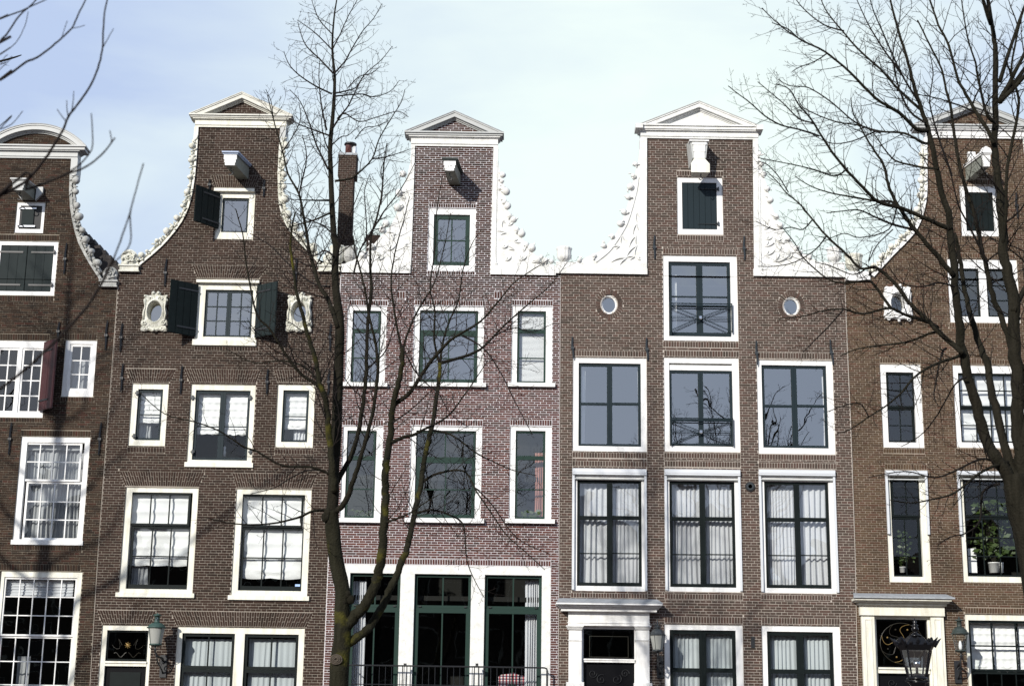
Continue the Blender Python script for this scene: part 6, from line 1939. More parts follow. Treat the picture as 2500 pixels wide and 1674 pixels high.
# =================================================================== bare trees
class Tree:
    def __init__(s, label, base, Y, seed, bark='bark', twig='twig', minr=0.0035):
        s.o = thing('bare_tree', base, label, 'tree')
        s.Y = Y; s.r = random.Random(seed); s.bark = bark; s.twigm = twig; s.tw = MB(); s.minr = minr; s.dk = 1.0; s.tk = 1.0
    def conv(s, pts, y0, y1):
        out = []
        n = len(pts)
        for i, (x, y) in enumerate(pts):
            t = i / max(n - 1, 1)
            out.append(tuple(at(x, y, s.Y + y0 + (y1 - y0) * t)))
        return out
    def limb(s, pts, r0, r1, dy=(0, 0), dens=3.2, tl=1.0, name='limb', bark=None, start=0.1, nseg=8, world=None, flare=False, lvl=2):
        p = world or s.conv(pts, *dy)
        cv = smooth_curve(p, 4)
        n = len(cv)
        sc_ = 3988.0 / (35.0 + s.Y)
        a, b = (r0 / sc_, r1 / sc_) if world is None else (r0, r1)
        rr = []
        for i in range(n):
            t = i / (n - 1)
            q = a + (b - a) * (t ** 0.8)
            q *= 1 + s.r.uniform(-.05, .05)
            if flare and t < .08: q *= 1 + (0.08 - t) * 5
            rr.append(max(q, s.minr))
        # slight knotty wobble
        cv = [(x + s.r.uniform(-.25, .25) * r_, y + s.r.uniform(-.25, .25) * r_, z) for (x, y, z), r_ in zip(cv, rr)]
        k = MB(); k.tube(cv, rr, nseg)
        if a > 0.02 or name != 'limb':
            k.build(name, bark or s.bark, s.o, smooth=True)
        else:
            s.tw.v.extend([]); m = len(s.tw.v); s.tw.v.extend(k.v); s.tw.f.extend([tuple(i + m for i in f) for f in k.f])
        if dens: s.sprout(cv, rr, dens * s.dk, tl * s.tk, start, lvl)
        return cv
    def sprout(s, cv, rr, dens, tl, start, lvl):
        r = s.r
        n = len(cv)
        tot = sum(math.dist(cv[i], cv[i + 1]) for i in range(n - 1))
        acc = 0.0; nxt = tot * start
        side = 1
        for i in range(n - 1):
            a, b = Vector(cv[i]), Vector(cv[i + 1])
            d = (b - a).length
            if d < 1e-6: continue
            while acc + d > nxt:
                t = (nxt - acc) / d
                p = a + (b - a) * t
                tan = (b - a).normalized()
                fr = nxt / tot
                side = -side
                ln = tl * r.uniform(.35, 1.0) * (1.05 - .62 * fr)
                rad = min(rr[i] * .55, .0045 + .008 * ln)
                s.shoot(p, tan, side, ln, max(rad, s.minr * 1.15), lvl)
                nxt += r.uniform(.5, 1.5) / dens
            acc += d
    def shoot(s, p, tan, side, ln, rad, lvl):
        r = s.r
        # mostly in the plane of the crown, a little towards or away from the street
        perp = tan.cross(Vector((0, 1, 0)))
        if perp.length < .1: perp = Vector((1, 0, 0))
        perp = perp.normalized() * side
        ang = math.radians(r.uniform(28, 62))
        dirv = (tan * math.cos(ang) + (perp * r.uniform(.6, 1) + Vector((0, 1, 0)) * r.uniform(-.8, .8)).normalized() * math.sin(ang)).normalized()
        n = max(3, int(ln / .13))
        pts, rr = [tuple(p)], [rad]
        q = Vector(p)
        bend = Vector((r.uniform(-.12, .12), r.uniform(-.08, .08), r.uniform(.02, .16)))
        nodes = []
        for i in range(n):
            dirv = (dirv + bend + Vector((r.uniform(-.2, .2), r.uniform(-.14, .14), r.uniform(-.16, .16)))).normalized()
            q = q + dirv * (ln / n)
            pts.append(tuple(q)); rr.append(max(rad * (1 - .75 * (i + 1) / n), s.minr * .75))
            nodes.append((q.copy(), dirv.copy(), (i + 1) / n))
        s.tw.tube(pts, rr, 4 if rad > .012 else 3, cap=False)
        if lvl > 0:
            sd = r.choice((-1, 1))
            for (qq, dd, fr) in nodes[:-1]:
                if r.random() < .82:
                    sd = -sd
                    s.shoot(qq, dd, sd, ln * r.uniform(.22, .5) * (1.15 - .6 * fr), max(rad * .55, s.minr), lvl - 1)
    def done(s):
        s.tw.build('twigs', s.twigm, s.o, kind='stuff')

# the tree in the middle
T1 = Tree('tall bare mossy-limbed tree in the middle, before the purple red house', (at(827, 1800, -10).x, -10, 0), -10.0, 5)
T1.dk = 3.0; T1.tk = 1.15; T1.minr = .0029
trunk_px = [(836, 1551), (835, 1484), (836, 1440), (824, 1384), (817, 1340), (812, 1290), (809, 1248)]
tp = [(at(829, 1800, -10).x, -10, -.05), (at(828, 1740, -10).x, -10, 1.3)] + [tuple(at(x, y, -10)) for x, y in ((827, 1674), (830, 1608))] + [tuple(at(x, y, -10)) for x, y in trunk_px]
rad = [.30, .20, .150, .146, .133, .118, .117, .114, .110, .114, .110]
def thick(tree, pts, rad, name, bark, n=14):
    cv = smooth_curve([(*p, r_) for p, r_ in zip(pts, rad)], 4)
    r = random.Random(3)
    k = MB(); k.tube([c_[:3] for c_ in cv], [c_[3] * (1 + r.uniform(-.03, .03)) for c_ in cv], n)
    return k.build(name, bark, tree.o, smooth=True), cv
tr_, _ = thick(T1, tp, rad, 'trunk', 'bark_moss')
kk = MB(); c = at(821, 1609, -10.15)
for q in range(3):
    R_ = .085 - q * .026
    kk.tube([(c.x + R_ * math.cos(2 * math.pi * i / 18), c.y - .01 - .006 * q, c.z + R_ * .8 * math.sin(2 * math.pi * i / 18)) for i in range(19)], .013, 5)
kk.ball((c.x, c.y + .02, c.z), .09, .03, .075); kk.build('branch_scar', 'knot', tr_, smooth=True)
for (x, y, r_) in ((857, 1463, .06), (849, 1450, .05), (838, 1470, .05), (795, 1262, .07), (800, 1250, .06), (806, 1275, .05)):
    kk = MB(); c = at(x, y, -10.08); kk.ball(tuple(c), r_, r_ * .7, r_ * 1.2, 9, 7)
    kk.build('bark_knob', 'bark', tr_, smooth=True)
lead = [(809, 1262), (814, 1200), (815, 1145), (821, 1059), (824, 973), (827, 887), (829.5, 789), (821, 715), (818, 657), (821, 600), (816.5, 625 - 40), (814, 558), (810, 491), (807.6, 424), (806, 357), (812, 290), (816.5, 223), (816.5, 178.6), (812, 134), (812, 89), (816.5, 36), (822, 0), (830, -60), (828, -110)]
lr = [15, 14.5, 14, 13.5, 13, 12.5, 12, 10, 9.2, 8.6, 8.4, 8, 7.2, 6.6, 6, 5.2, 4.4, 3.8, 3.2, 2.7, 2.2, 1.8, 1.2, .7]
sc1 = 3988.0 / 25.0
_, cvl = thick(T1, [tuple(at(x, y, -10 + .01 * i)) for i, (x, y) in enumerate(lead)], [q / sc1 for q in lr], 'leader', 'bark', 12)
T1.sprout([c_[:3] for c_ in cvl], [c_[3] for c_ in cvl], 3.6, 1.1, .15, 2)
T1.limb([(817, 1200), (814, 1160), (806, 1095), (801, 1030), (795, 973), (781, 938), (772, 887), (758, 841), (743.5, 789), (735, 755), (723, 709), (715, 646), (709, 600), (712, 560), (720, 520)], 10, 2, (-.1, -.9), bark='bark_moss', name='limb')
T1.limb([(826, 800), (801, 732), (778, 692), (761, 634), (754, 600), (743, 536), (729.5, 473), (703, 424), (689, 366), (671, 304), (653, 232)], 6.5, 1.2, (0, .8))
T1.limb([(730, 475), (740, 430), (747, 400), (747, 366), (738, 330)], 2.6, 1, (.4, .6))
T1.limb([(800, 1000), (778, 944), (738, 916), (709, 881), (686, 847), (657, 801), (629, 772), (614, 715), (600, 634), (592, 570), (575, 510)], 5, 1.3, (0, -.9))
T1.limb([(812, 1160), (760, 1140), (689, 1136), (628, 1102), (593, 1089), (536, 1052), (474, 1029), (402, 1010), (340, 957)], 3.6, 1, (0, -1.1), tl=.7, dens=2.6)
T1.limb([(800, 1245), (765, 1247), (727, 1263), (658, 1278), (574, 1278), (500, 1262)], 4.2, 1, (0, -1), tl=.7, dens=2.6)
T1.limb([(815, 1170), (790, 1150), (750, 1148), (708, 1167), (670, 1190), (612, 1205)], 3, .9, (0, .6), tl=.6)
T1.limb([(805, 700), (760, 690), (700, 640), (660, 600), (610, 570)], 3, 1, (0, 1), tl=.7)
T1.limb([(795, 960), (750, 900), (690, 880), (620, 885), (550, 850)], 3.2, 1, (0, .8), tl=.8)
# right hand stems
A_ = [(836, 1535), (868, 1500), (893, 1476), (909, 1444), (922, 1404), (930.6, 1367), (935, 1317), (939, 1250), (941, 1200), (942, 1150), (944, 1116), (953, 1059), (957, 1013), (964, 967), (973, 933), (981.6, 887), (983, 847)]
T1.limb(A_, 15, 5.5, (0, -.9), bark='bark_moss', dens=1.5, start=.4, nseg=12)
B_ = [(838, 1576), (868, 1558), (893, 1539), (916, 1511), (934, 1477), (949, 1444), (967, 1404), (984, 1364), (994, 1337), (1002, 1297), (1011, 1257), (1021, 1210), (1029, 1167), (1036, 1116), (1050, 1059), (1059, 1013), (1066, 967), (1072, 921), (1074, 887)]
T1.limb(B_, 11.5, 4.8, (0, .9), bark='bark_moss', dens=1.5, start=.4, nseg=12)
C_ = [(813, 1190), (847, 1134), (870, 1076), (884, 1002), (893, 921), (895.5, 847), (898, 789), (906, 715), (904, 657), (903.6, 638), (905, 580), (921, 527), (932.6, 469), (937, 402), (945, 350)]
T1.limb(C_, 7, 1.5, (.1, .5), dens=2.8, start=.2)
D_ = [(822, 1248), (844, 1223), (857, 1187), (867, 1157), (880, 1120), (898, 1059), (913, 990), (921, 921), (921, 870), (912, 818), (901, 772), (893, 720), (880, 660), (868, 620), (862, 575)]
T1.limb(D_, 7.5, 1.5, (-.1, -.9), dens=2.8, start=.2)
for pts, r0, dy in (
    ([(955, 993), (1002, 956), (1036, 904), (1088, 841), (1128, 812), (1174, 784), (1220, 732), (1260, 686), (1340, 634)], 6, (-.6, -1.5)),
    ([(982, 860), (970, 800), (960, 740), (955, 680), (968, 600), (985, 540), (1000, 480)], 3.4, (-.8, -1.2)),
    ([(982, 860), (1000, 800), (1030, 740), (1060, 690), (1085, 600), (1100, 520)], 3.2, (-.8, -.2)),
    ([(1076, 886), (1116, 875), (1151, 864), (1180, 847), (1208, 818), (1237, 789), (1289, 743), (1340, 700), (1385, 640)], 5, (.9, 1.8)),
    ([(1074, 890), (1080, 840), (1095, 790), (1120, 730), (1130, 660), (1150, 600), (1175, 560)], 3.4, (.9, 1.2)),
    ([(1074, 890), (1060, 830), (1062, 760), (1050, 700), (1062, 610), (1066, 520), (1080, 430)], 3.4, (.9, .4)),
    ([(957, 1080), (985, 1067), (1013, 1060), (1040, 1045), (1061, 1036), (1099, 1010), (1139, 956), (1168, 915), (1190, 880)], 5, (-.7, -.2)),
    ([(1055, 1050), (1088, 1056), (1116, 1070), (1162, 1105), (1208, 1128), (1254, 1148), (1310, 1160)], 3.2, (.9, .2)),
    ([(1028, 1180), (1059, 1159), (1105, 1148), (1139, 1154), (1162, 1197), (1197, 1248), (1237, 1306), (1289, 1352), (1330, 1390)], 3.6, (.9, -.2)),
    ([(1008, 1255), (1054, 1244), (1099, 1257), (1131, 1279), (1136, 1327), (1140, 1365), (1153, 1404), (1182, 1458)], 3.2, (.9, 1.4)),
    ([(943, 1274), (975, 1263), (1003, 1250), (1040, 1225), (1075, 1205)], 3.2, (-.9, -1.3)),
    ([(1130, 820), (1180, 850), (1220, 905), (1260, 985), (1300, 1060)], 2.4, (-1, -1.5)),
    ([(1210, 818), (1255, 800), (1300, 810), (1350, 790)], 1.8, (1.3, 1.6)),
    ([(980, 840), (1010, 900), (1040, 935), (1070, 960), (1100, 1010), (1140, 1040)], 2.2, (-.9, -1.2)),
    ([(893, 900), (920, 880), (945, 850), (965, 790), (1000, 740)], 2.4, (.3, 0)),
    ([(1160, 1190), (1200, 1230), (1250, 1300), (1290, 1330), (1340, 1350)], 1.8, (.3, .8)),
    ([(960, 1030), (990, 1010), (1020, 985), (1045, 960), (1085, 930)], 2.2, (-.7, -1.2)),
):
    T1.limb(pts, r0, .9, dy, dens=3.6, tl=.85, start=.12)
Zt = lambda L_: [pv('Z', x, y) for x, y in L_]
for pts, r0 in (
    ([(475, 700), (530, 620), (560, 580), (600, 500), (650, 410), (740, 330), (800, 255)], 3), ([(482, 512), (560, 495), (600, 480), (640, 420)], 2.6), ([(482, 527), (560, 520), (640, 515), (700, 530), (790, 500), (840, 440)], 2.4),
    ([(484, 400), (540, 340), (590, 250), (640, 170), (700, 100), (745, 20)], 2.6), ([(476, 400), (400, 320), (330, 250), (300, 180), (285, 120)], 2.6), ([(474, 275), (400, 200), (340, 150), (280, 110)], 2),
    ([(478, 262), (520, 180), (560, 90), (610, 0), (630, -60)], 2), ([(475, 190), (410, 120), (380, 60), (360, 0)], 1.8), ([(472, 515), (380, 470), (290, 410), (235, 350), (208, 280)], 2.6), ([(457, 742), (370, 710), (290, 680), (245, 650)], 2.6),
    ([(442, 710), (420, 610), (405, 500), (400, 400), (405, 330)], 2.8), ([(450, 925), (390, 800), (350, 680), (300, 560), (240, 490)], 3), ([(470, 795), (520, 750), (560, 740), (620, 690)], 2), ([(490, 990), (560, 980), (600, 960), (690, 870), (730, 760), (800, 640), (850, 560), (870, 490)], 3.2),
    ([(500, 650), (540, 620), (620, 665), (720, 640), (830, 610), (890, 640)], 2.2), ([(455, 1096), (350, 1095), (240, 1090)], 3.2), ([(460, 1165), (370, 1205), (280, 1230), (200, 1260)], 3.2), ([(475, 1280), (430, 1240), (350, 1200), (260, 1160)], 2.4),
    ([(480, 1400), (430, 1370), (370, 1400), (300, 1370), (240, 1330)], 2.6), ([(690, 870), (760, 860), (830, 840), (900, 815)], 2), ([(640, 1340), (700, 1250), (760, 1150), (830, 1060), (880, 980), (930, 880)], 2.8), ([(490, 1420), (530, 1300), (560, 1200), (600, 1100), (640, 1000)], 2.6),
    ([(200, 830), (260, 740), (300, 650), (290, 560)], 1.8), ([(470, 860), (430, 760), (415, 650), (440, 560)], 2), ([(560, 480), (620, 420), (690, 400), (740, 360)], 1.6), ([(150, 650), (140, 560), (110, 490)], 1.4), ([(600, 760), (650, 700), (720, 690), (780, 660)], 1.6),
    ([(345, 1380), (300, 1300), (230, 1250), (160, 1180)], 2), ([(590, 1500), (620, 1380), (660, 1290), (655, 1150), (650, 1040), (680, 950)], 2.6), ([(740, 1120), (750, 1000), (740, 930), (770, 850)], 1.8)):
    T1.limb(Zt(pts), r0, .8, (0, T1.r.uniform(-1, 1)), dens=3.6, tl=.62, start=.08)
T1.done()

# the big tree on the right
T2 = Tree('big dark bare tree at the right edge, limbs spreading left over the sky', (at(2560, 1800, -14).x, -14, 0), -14.0, 9, twig='twig_dark', minr=.0032)
T2.dk = 3.3; T2.tk = 1.18; T2.minr = .0027
tp = [(at(2560, 1800, -14).x, -14, -.05), (at(2556, 1760, -14).x, -14, 1.4), tuple(at(2552, 1674, -14)), tuple(at(2548, 1560, -14)), tuple(at(2536, 1420, -14)), tuple(at(2512, 1300, -14)), tuple(at(2490, 1230, -14)), tuple(at(2480, 1160, -14))]
thick(T2, tp, [.36, .26, .23, .22, .21, .20, .18, .16], 'trunk', 'bark')
def st(pts, r0, r1, dy=(0, 0), **k): return T2.limb(pts, r0, r1, dy, **k)
st([(2500, 1210), (2496, 1150), (2488, 1064), (2484, 937), (2477, 809), (2471, 714), (2456, 650), (2449, 600), (2444, 510), (2436, 430), (2429, 357), (2431, 255), (2431, 128), (2423, 76), (2413, 0), (2405, -80)], 22, 4, (0, .3), dens=1.6, start=.3, nseg=12, name='leader')
st([(2480, 1200), (2458, 1150), (2426, 1112), (2398, 1048), (2385, 985), (2363, 921), (2350, 857), (2340, 777), (2331, 698), (2324, 600), (2315, 519), (2299, 471), (2286, 407), (2270, 334), (2260, 295), (2241, 241), (2226, 189), (2214, 143), (2194, 76), (2173, 0), (2160, -50)], 17, 2, (0, -.6), dens=2.0, start=.25, nseg=10)
st([(2488, 1180), (2465, 1130), (2439, 1032), (2420, 953), (2410, 889), (2391, 841), (2372, 777), (2356, 714), (2346, 646), (2330, 570)], 13, 5, (0, .8), dens=1.6, start=.3, nseg=10)
st([(2484, 930), (2472, 860), (2446, 777), (2423, 720), (2409, 650), (2398, 614), (2382, 535), (2356, 455), (2340, 391), (2327, 311), (2322, 264), (2310, 220), (2299, 170), (2270, 110), (2240, 50)], 9, 2, (.1, .9), dens=2.2, start=.25)
st([(2428, 350), (2400, 300), (2378, 265), (2352, 219), (2337, 189), (2316, 112), (2291, 61), (2270, 0), (2255, -50)], 6, 2, (.1, .6), dens=3)
st([(2449, 600), (2456, 500), (2459, 408), (2485, 281), (2485, 230), (2469, 178), (2480, 100), (2495, 40)], 5.5, 2, (.1, -.8), dens=2.6)
st([(2430, 300), (2410, 280), (2388, 194), (2382, 153), (2362, 92), (2347, 0)], 4.5, 1.5, (.1, -.6), dens=3)
st([(2490, 1100), (2520, 1000), (2540, 900), (2560, 780), (2600, 650), (2620, 500), (2640, 350)], 14, 4, (0, -.5), dens=2)
st([(2474, 760), (2510, 690), (2560, 600), (2590, 480), (2600, 330), (2570, 180)], 8, 2, (0, 1.2), dens=2.4)
for pts, r0, dy in (
    ([(2322, 560), (2270, 538), (2203, 509), (2146, 493), (2107, 458), (2060, 407), (2021, 356), (1980, 291), (1949, 255), (1928, 219), (1895, 205)], 6.5, (-.3, -1.8)),
    ([(2328, 672), (2283, 618), (2251, 582), (2216, 538), (2184, 487), (2168, 449), (2158, 404), (2139, 375), (2117, 340), (2098, 305), (2082, 273), (2078, 240)], 7, (-.3, -.9)),
    ([(2352, 862), (2300, 818), (2267, 784), (2225, 745), (2190, 698), (2158, 666), (2133, 652), (2101, 655), (2066, 620), (2018, 576), (1980, 531), (1954, 500), (1918, 469), (1898, 444), (1872, 418)], 7, (-.3, .8)),
    ([(2290, 800), (2267, 787), (2209, 768), (2171, 752), (2107, 766), (2060, 755), (2012, 758), (1960, 772), (1900, 778)], 5, (0, -1.2)),
    ([(2175, 752), (2133, 695), (2117, 685), (2060, 691), (2018, 679), (1964, 632), (1939, 592), (1910, 555)], 4.2, (.2, 1.2)),
    ([(2272, 345), (2255, 350), (2209, 326), (2148, 321), (2097, 306), (2036, 296), (1964, 265), (1949, 240)], 4, (-.4, .4)),
    ([(2265, 318), (2240, 316), (2194, 275), (2138, 240), (2076, 178), (2015, 127), (1954, 97), (1923, 71), (1885, 56)], 6, (-.4, -1.6)),
    ([(2252, 275), (2245, 265), (2199, 224), (2148, 168), (2102, 127), (2056, 76), (2020, 31), (2005, 0), (1990, -40)], 4.5, (-.4, .3)),
    ([(2290, 412), (2260, 410), (2228, 404), (2184, 391), (2158, 362), (2139, 334), (2117, 311)], 4, (-.4, .7)),
    ([(2216, 540), (2187, 496), (2133, 490), (2075, 480), (2028, 471), (1980, 455), (1940, 430)], 4, (-.5, 0)),
    ([(2230, 560), (2180, 548), (2139, 531), (2098, 513), (2060, 515), (2020, 520)], 3.6, (-.5, -1)),
    ([(2345, 866), (2330, 873), (2283, 889), (2235, 918), (2203, 956), (2162, 991), (2123, 1016), (2075, 1048), (2044, 1058)], 4.4, (-.2, -1.4)),
    ([(2310, 850), (2299, 864), (2286, 927), (2280, 966), (2290, 990)], 3.4, (-.3, -.8)),
    ([(2300, 812), (2276, 812), (2213, 835), (2139, 844), (2085, 854), (2050, 870)], 4, (-.2, .7)),
    ([(2460, 1128), (2420, 1140), (2382, 1161), (2330, 1203), (2268, 1220), (2223, 1227), (2174, 1220)], 4.4, (0, -1.3)),
    ([(2440, 1130), (2395, 1120), (2330, 1150), (2280, 1165), (2210, 1150), (2120, 1165)], 3.6, (0, -.6)),
    ([(2440, 1180), (2400, 1200), (2392, 1270), (2360, 1300), (2320, 1310), (2290, 1330)], 3.4, (0, -.3)),
    ([(2260, 300), (2220, 270), (2190, 200), (2180, 130), (2195, 60), (2200, 0)], 3.4, (-.5, 0)),
    ([(2240, 245), (2200, 180), (2160, 90), (2130, 20), (2120, -30)], 3, (-.5, -1.2)),
    ([(2410, 640), (2370, 560), (2340, 500), (2320, 420), (2300, 380)], 3.6, (.2, -.4)),
    ([(2324, 430), (2290, 330), (2270, 250), (2278, 180), (2268, 120)], 3.2, (0, .8)),
    ([(2060, 755), (2020, 800), (1990, 830), (1960, 860)], 2, (-1, -1.2)),
    ([(2120, 1016), (2100, 985), (2060, 990), (2020, 1005)], 1.8, (-1.2, -1.4)),
    ([(2070, 410), (2040, 430), (1990, 415), (1950, 405), (1900, 395), (1850, 385)], 2.2, (-1.4, -1.8)),
    ([(1985, 535), (1960, 560), (1930, 555), (1890, 560), (1845, 540)], 2, (.5, .8)),
    ([(2015, 580), (1990, 610), (1940, 640), (1890, 650), (1850, 650)], 2, (.5, .2)),
    ([(2110, 660), (2080, 670), (2030, 650), (1990, 640)], 2, (.5, 0)),
    ([(2140, 320), (2080, 345), (2030, 350), (1985, 330)], 2, (0, .6)),
    ([(2020, 130), (1990, 150), (1950, 165), (1935, 175)], 1.8, (-1.2, -1.6)),
    ([(2000, 332), (1950, 316), (1908, 306), (1870, 285), (1830, 250), (1800, 228), (1778, 210)], 2.6, (-1.7, -2)),
    ([(1985, 300), (1950, 290), (1915, 255), (1880, 225), (1850, 200)], 2.2, (-1.7, -1.2)),
    ([(2150, 325), (2090, 300), (2030, 250), (1975, 215), (1930, 210), (1900, 195)], 2.6, (-.2, .6)),
    ([(1960, 100), (1920, 75), (1880, 40), (1860, 20)], 2.0, (-1.5, -1.5)),
    ([(1925, 470), (1900, 430), (1870, 400), (1845, 395)], 1.8, (.8, .8)),
    ([(2060, 76), (2010, 60), (1960, 20), (1930, -20)], 2.4, (-.3, .2)),
    ([(2200, 180), (2150, 110), (2110, 40), (2080, -30)], 3, (-.4, .5)),
    ([(2180, 560), (2140, 600), (2120, 640), (2130, 600)], 1.6, (0, 0)),
    ([(2190, 500), (2170, 560), (2100, 580), (2060, 570), (2010, 590)], 2, (-.5, 0)),
    ([(2330, 700), (2290, 690), (2250, 700), (2200, 690), (2170, 650)], 2.6, (-.4, -1)),
    ([(2360, 920), (2330, 940), (2290, 1010), (2250, 1060), (2200, 1090)], 2.6, (-.3, .5)),
):
    st(pts, r0, 1.0, dy, dens=3.9, tl=.62, start=.1)
for pts in ([(2560, 700), (2620, 600), (2700, 500), (2800, 380)], [(2600, 480), (2680, 400), (2760, 250), (2820, 100)], [(2500, 1050), (2600, 980), (2700, 900), (2820, 850)], [(2590, 300), (2650, 150), (2700, 0), (2720, -150)], [(2440, 200), (2480, 80), (2520, -40), (2560, -160)], [(2420, 60), (2380, -60), (2340, -160), (2320, -260)]):
    st(pts, 6, 1.5, (0, T2.r.uniform(-1.5, 1.5)), dens=1.6, tl=.9)
for i in range(30):                                      # the half of its crown that lies beyond the picture edge
    x_, y_ = T2.r.choice(((2500, 900), (2560, 780), (2620, 500), (2600, 650), (2590, 380), (2440, 250)))
    dx_, dy_ = T2.r.uniform(40, 330), T2.r.uniform(-420, -60)
    st([(x_, y_), (x_ + dx_ * .35, y_ + dy_ * .3), (x_ + dx_ * .7, y_ + dy_ * .62), (x_ + dx_, y_ + dy_)], 7, 1.8, (0, T2.r.uniform(-1.2, 1.2)), dens=1.3, tl=.9)
T2.done()

# near tree at the left: only limb ends reach into the picture
T3 = Tree('out of focus bare tree near the camera, thin branches at the top left', (-4.9, -25, 0), -25.0, 12, minr=.0022)
thick(T3, [(-4.9, -25, -.05), (-4.9, -25, 1.5), (-4.85, -25, 3.2), (-4.9, -25.05, 5.2), (-4.85, -25, 7.5), (-4.9, -25, 9.5)], [.22, .15, .13, .11, .07, .03], 'trunk', 'bark')
Nn = lambda L_: [pv('N', x, y) for x, y in L_]
def near(pts, r0, r1, pre, tw=0.0, Y0=0.0):
    p = [tuple(pre)] + [tuple(at(x, y, -25 + Y0)) for x, y in Nn(pts)]
    T3.limb(None, r0 / 399. * .62, r1 / 399. * .62, dens=tw, tl=.25, world=p, nseg=6, lvl=0)
near([(-40, 350), (0, 315), (60, 250), (150, 120), (240, 40), (300, -30)], 6, 3, (-4.85, -25, 5.3), .6)
near([(-60, 170), (0, 145), (150, 90), (260, 40), (350, 0), (420, -40)], 5, 2, (-4.85, -25, 5.6), .6, .2)
near([(-40, 640), (0, 615), (100, 550), (200, 475), (290, 440), (380, 370), (470, 295), (550, 215), (600, 110), (655, 0), (680, -60)], 6.5, 3, (-4.85, -25, 4.6), 0)
near([(470, 295), (515, 160)], 2, 1.5, tuple(at(*pv('N', 462, 302), -25))); near([(600, 210), (650, 195)], 2, 1.4, tuple(at(*pv('N', 548, 218), -25)))
near([(-60, 1560), (0, 1500), (180, 1400), (330, 1240), (400, 1130), (480, 1000), (520, 900), (610, 780), (700, 640), (760, 490), (785, 350), (795, 150), (820, 0), (830, -60)], 8, 3, (-4.87, -25, 3.2), 0, -.3)
for a_, b_, c_ in (((790, 360), (830, 290), (870, 220)), ((520, 890), (513, 830), (510, 770)), ((550, 850), (560, 780), (565, 700)), ((505, 930), (470, 885), (438, 838))):
    near([b_, c_], 2.4, 1.6, tuple(at(*pv('N', *a_), -25.3)), 0, -.4)
near([(0, 1480), (200, 1450), (350, 1400), (540, 1325), (610, 1300), (700, 1250), (800, 1160), (880, 1055)], 6, 3, (-4.88, -25, 3.4), 0, -1.2)
near([(855, 1070), (840, 1000)], 2.6, 1.8, tuple(at(*pv('N', 850, 1090), -26.2)), 0, -1.2)
near([(540, 1310), (610, 1260), (680, 1180), (710, 1100), (700, 870)], 4, 2.2, tuple(at(*pv('N', 450, 1360), -26.2)), 0, -1.2)
tA = lambda L_: [((x / 2.613) * 3.136, (200 + y / 2.613) * 3.136) for x, y in L_]
near(tA([(725, 1125), (780, 980), (830, 830), (870, 680), (915, 520)]), 3.6, 2.4, tuple(at(*pv('N', *tA([(640, 1300)])[0]), -26.6)), 0, -1.6)
near(tA([(830, 850), (830, 1030), (740, 1140), (600, 1250)]), 3, 2.4, tuple(at(*pv('N', *tA([(838, 800)])[0]), -26.6)), 0, -1.6)
near(tA([(640, 1300), (500, 1500), (200, 1800), (-60, 2000)]), 5, 5, tuple(at(*pv('N', *tA([(725, 1125)])[0]), -26.6)), 0, -1.6)
near([(-40, 440), (0, 420), (120, 330), (190, 200), (215, 90)], 3, 1.6, (-4.85, -25, 5.0), .6, .5)
near([(-40, 1000), (0, 990), (90, 950), (175, 850)], 3, 1.8, (-4.85, -25, 4.0), 0, .5)
near([(-30, 560), (0, 500), (35, 440), (60, 420)], 2.4, 1.6, (-4.85, -25, 4.4), 0, .5)
T3.done()

# street tree just off the left edge: fills the corner with fine twigs and shades the first house
T4 = Tree('bare street tree off the left edge with a fine twig cluster reaching in', (-15.6, -9.5, 0), -9.5, 17)
_, cv4 = thick(T4, [(-15.6, -9.5, -.05), (-15.6, -9.5, 1.6), (-15.5, -9.5, 4.5), (-15.7, -9.45, 8), (-15.6, -9.5, 11.5), (-15.5, -9.4, 15), (-15.6, -9.5, 18)], [.32, .21, .19, .16, .12, .07, .02], 'trunk', 'bark')
for i in range(26):
    t = .28 + .68 * i / 26
    c_ = cv4[int(t * (len(cv4) - 1))]
    a = T4.r.uniform(-.6, .6) + (0 if i % 2 else math.pi)
    ln = (4.6 - 2.2 * t) * T4.r.uniform(.75, 1.1)
    d = Vector((math.cos(a), math.sin(a) * .8, .55 + .5 * t)).normalized()
    p = [Vector(c_[:3]) + d * (ln * q / 4) + Vector((T4.r.uniform(-.2, .2), T4.r.uniform(-.2, .2), .12 * q * q / 4)) for q in range(5)]
    p[0] = Vector(c_[:3])
    T4.limb(None, c_[3] * .5, .008, dens=2.4, tl=1.3, world=[tuple(q) for q in p], nseg=6)
pp = at(0, 150, -9.5)
T4.limb(None, .06, .008, dens=4, tl=.5, world=[(-15.6, -9.5, 9.2), (-13, -9.6, 10.6), (-10.5, -9.5, pp.z - .5), (pp.x, -9.5, pp.z), (pp.x + .35, -9.5, pp.z + .12)], nseg=6)
T4.done()

# =================================================================== curtains, blinds and plants behind the glass
def cz(v, x0, y0, x1, y1, Y=.22): return RW(v, x0, y0, x1, y1, Y)
a, b, c, d = cz('B', 150, 900, 518, 1475); mid = (a + b) / 2
curtain('left net curtain in the tall white sash window of the leftmost house', a, mid + .06, c, d, folds=7, mat='net_grey', amp=.035, gather=.1, seed=1, group='net curtains')
curtain('right net curtain in the tall white sash window of the leftmost house', mid - .02, b, c, d, y=.27, folds=7, mat='net_grey', amp=.035, gather=.1, seed=2, group='net curtains')
a, b, c, d = cz('B', 165, 868, 530, 912)
roman('grey roller blind pulled up at the top of the tall white sash window', a, b, c, d, y=.19, mat='net_grey', seed=1)
a, b, c, d = cz('B', 440, 340, 580, 525)
curtain('short net curtain in the small white casement of the leftmost house', a, b, c, d, folds=4, mat='net_grey', seed=4, group='net curtains')
a, b, c, d = cz('C', -10, 452, 496, 565)
roman('white half blind across the top panes of the leftmost ground floor window', a, b, c, d, mat='net_white', seed=2)
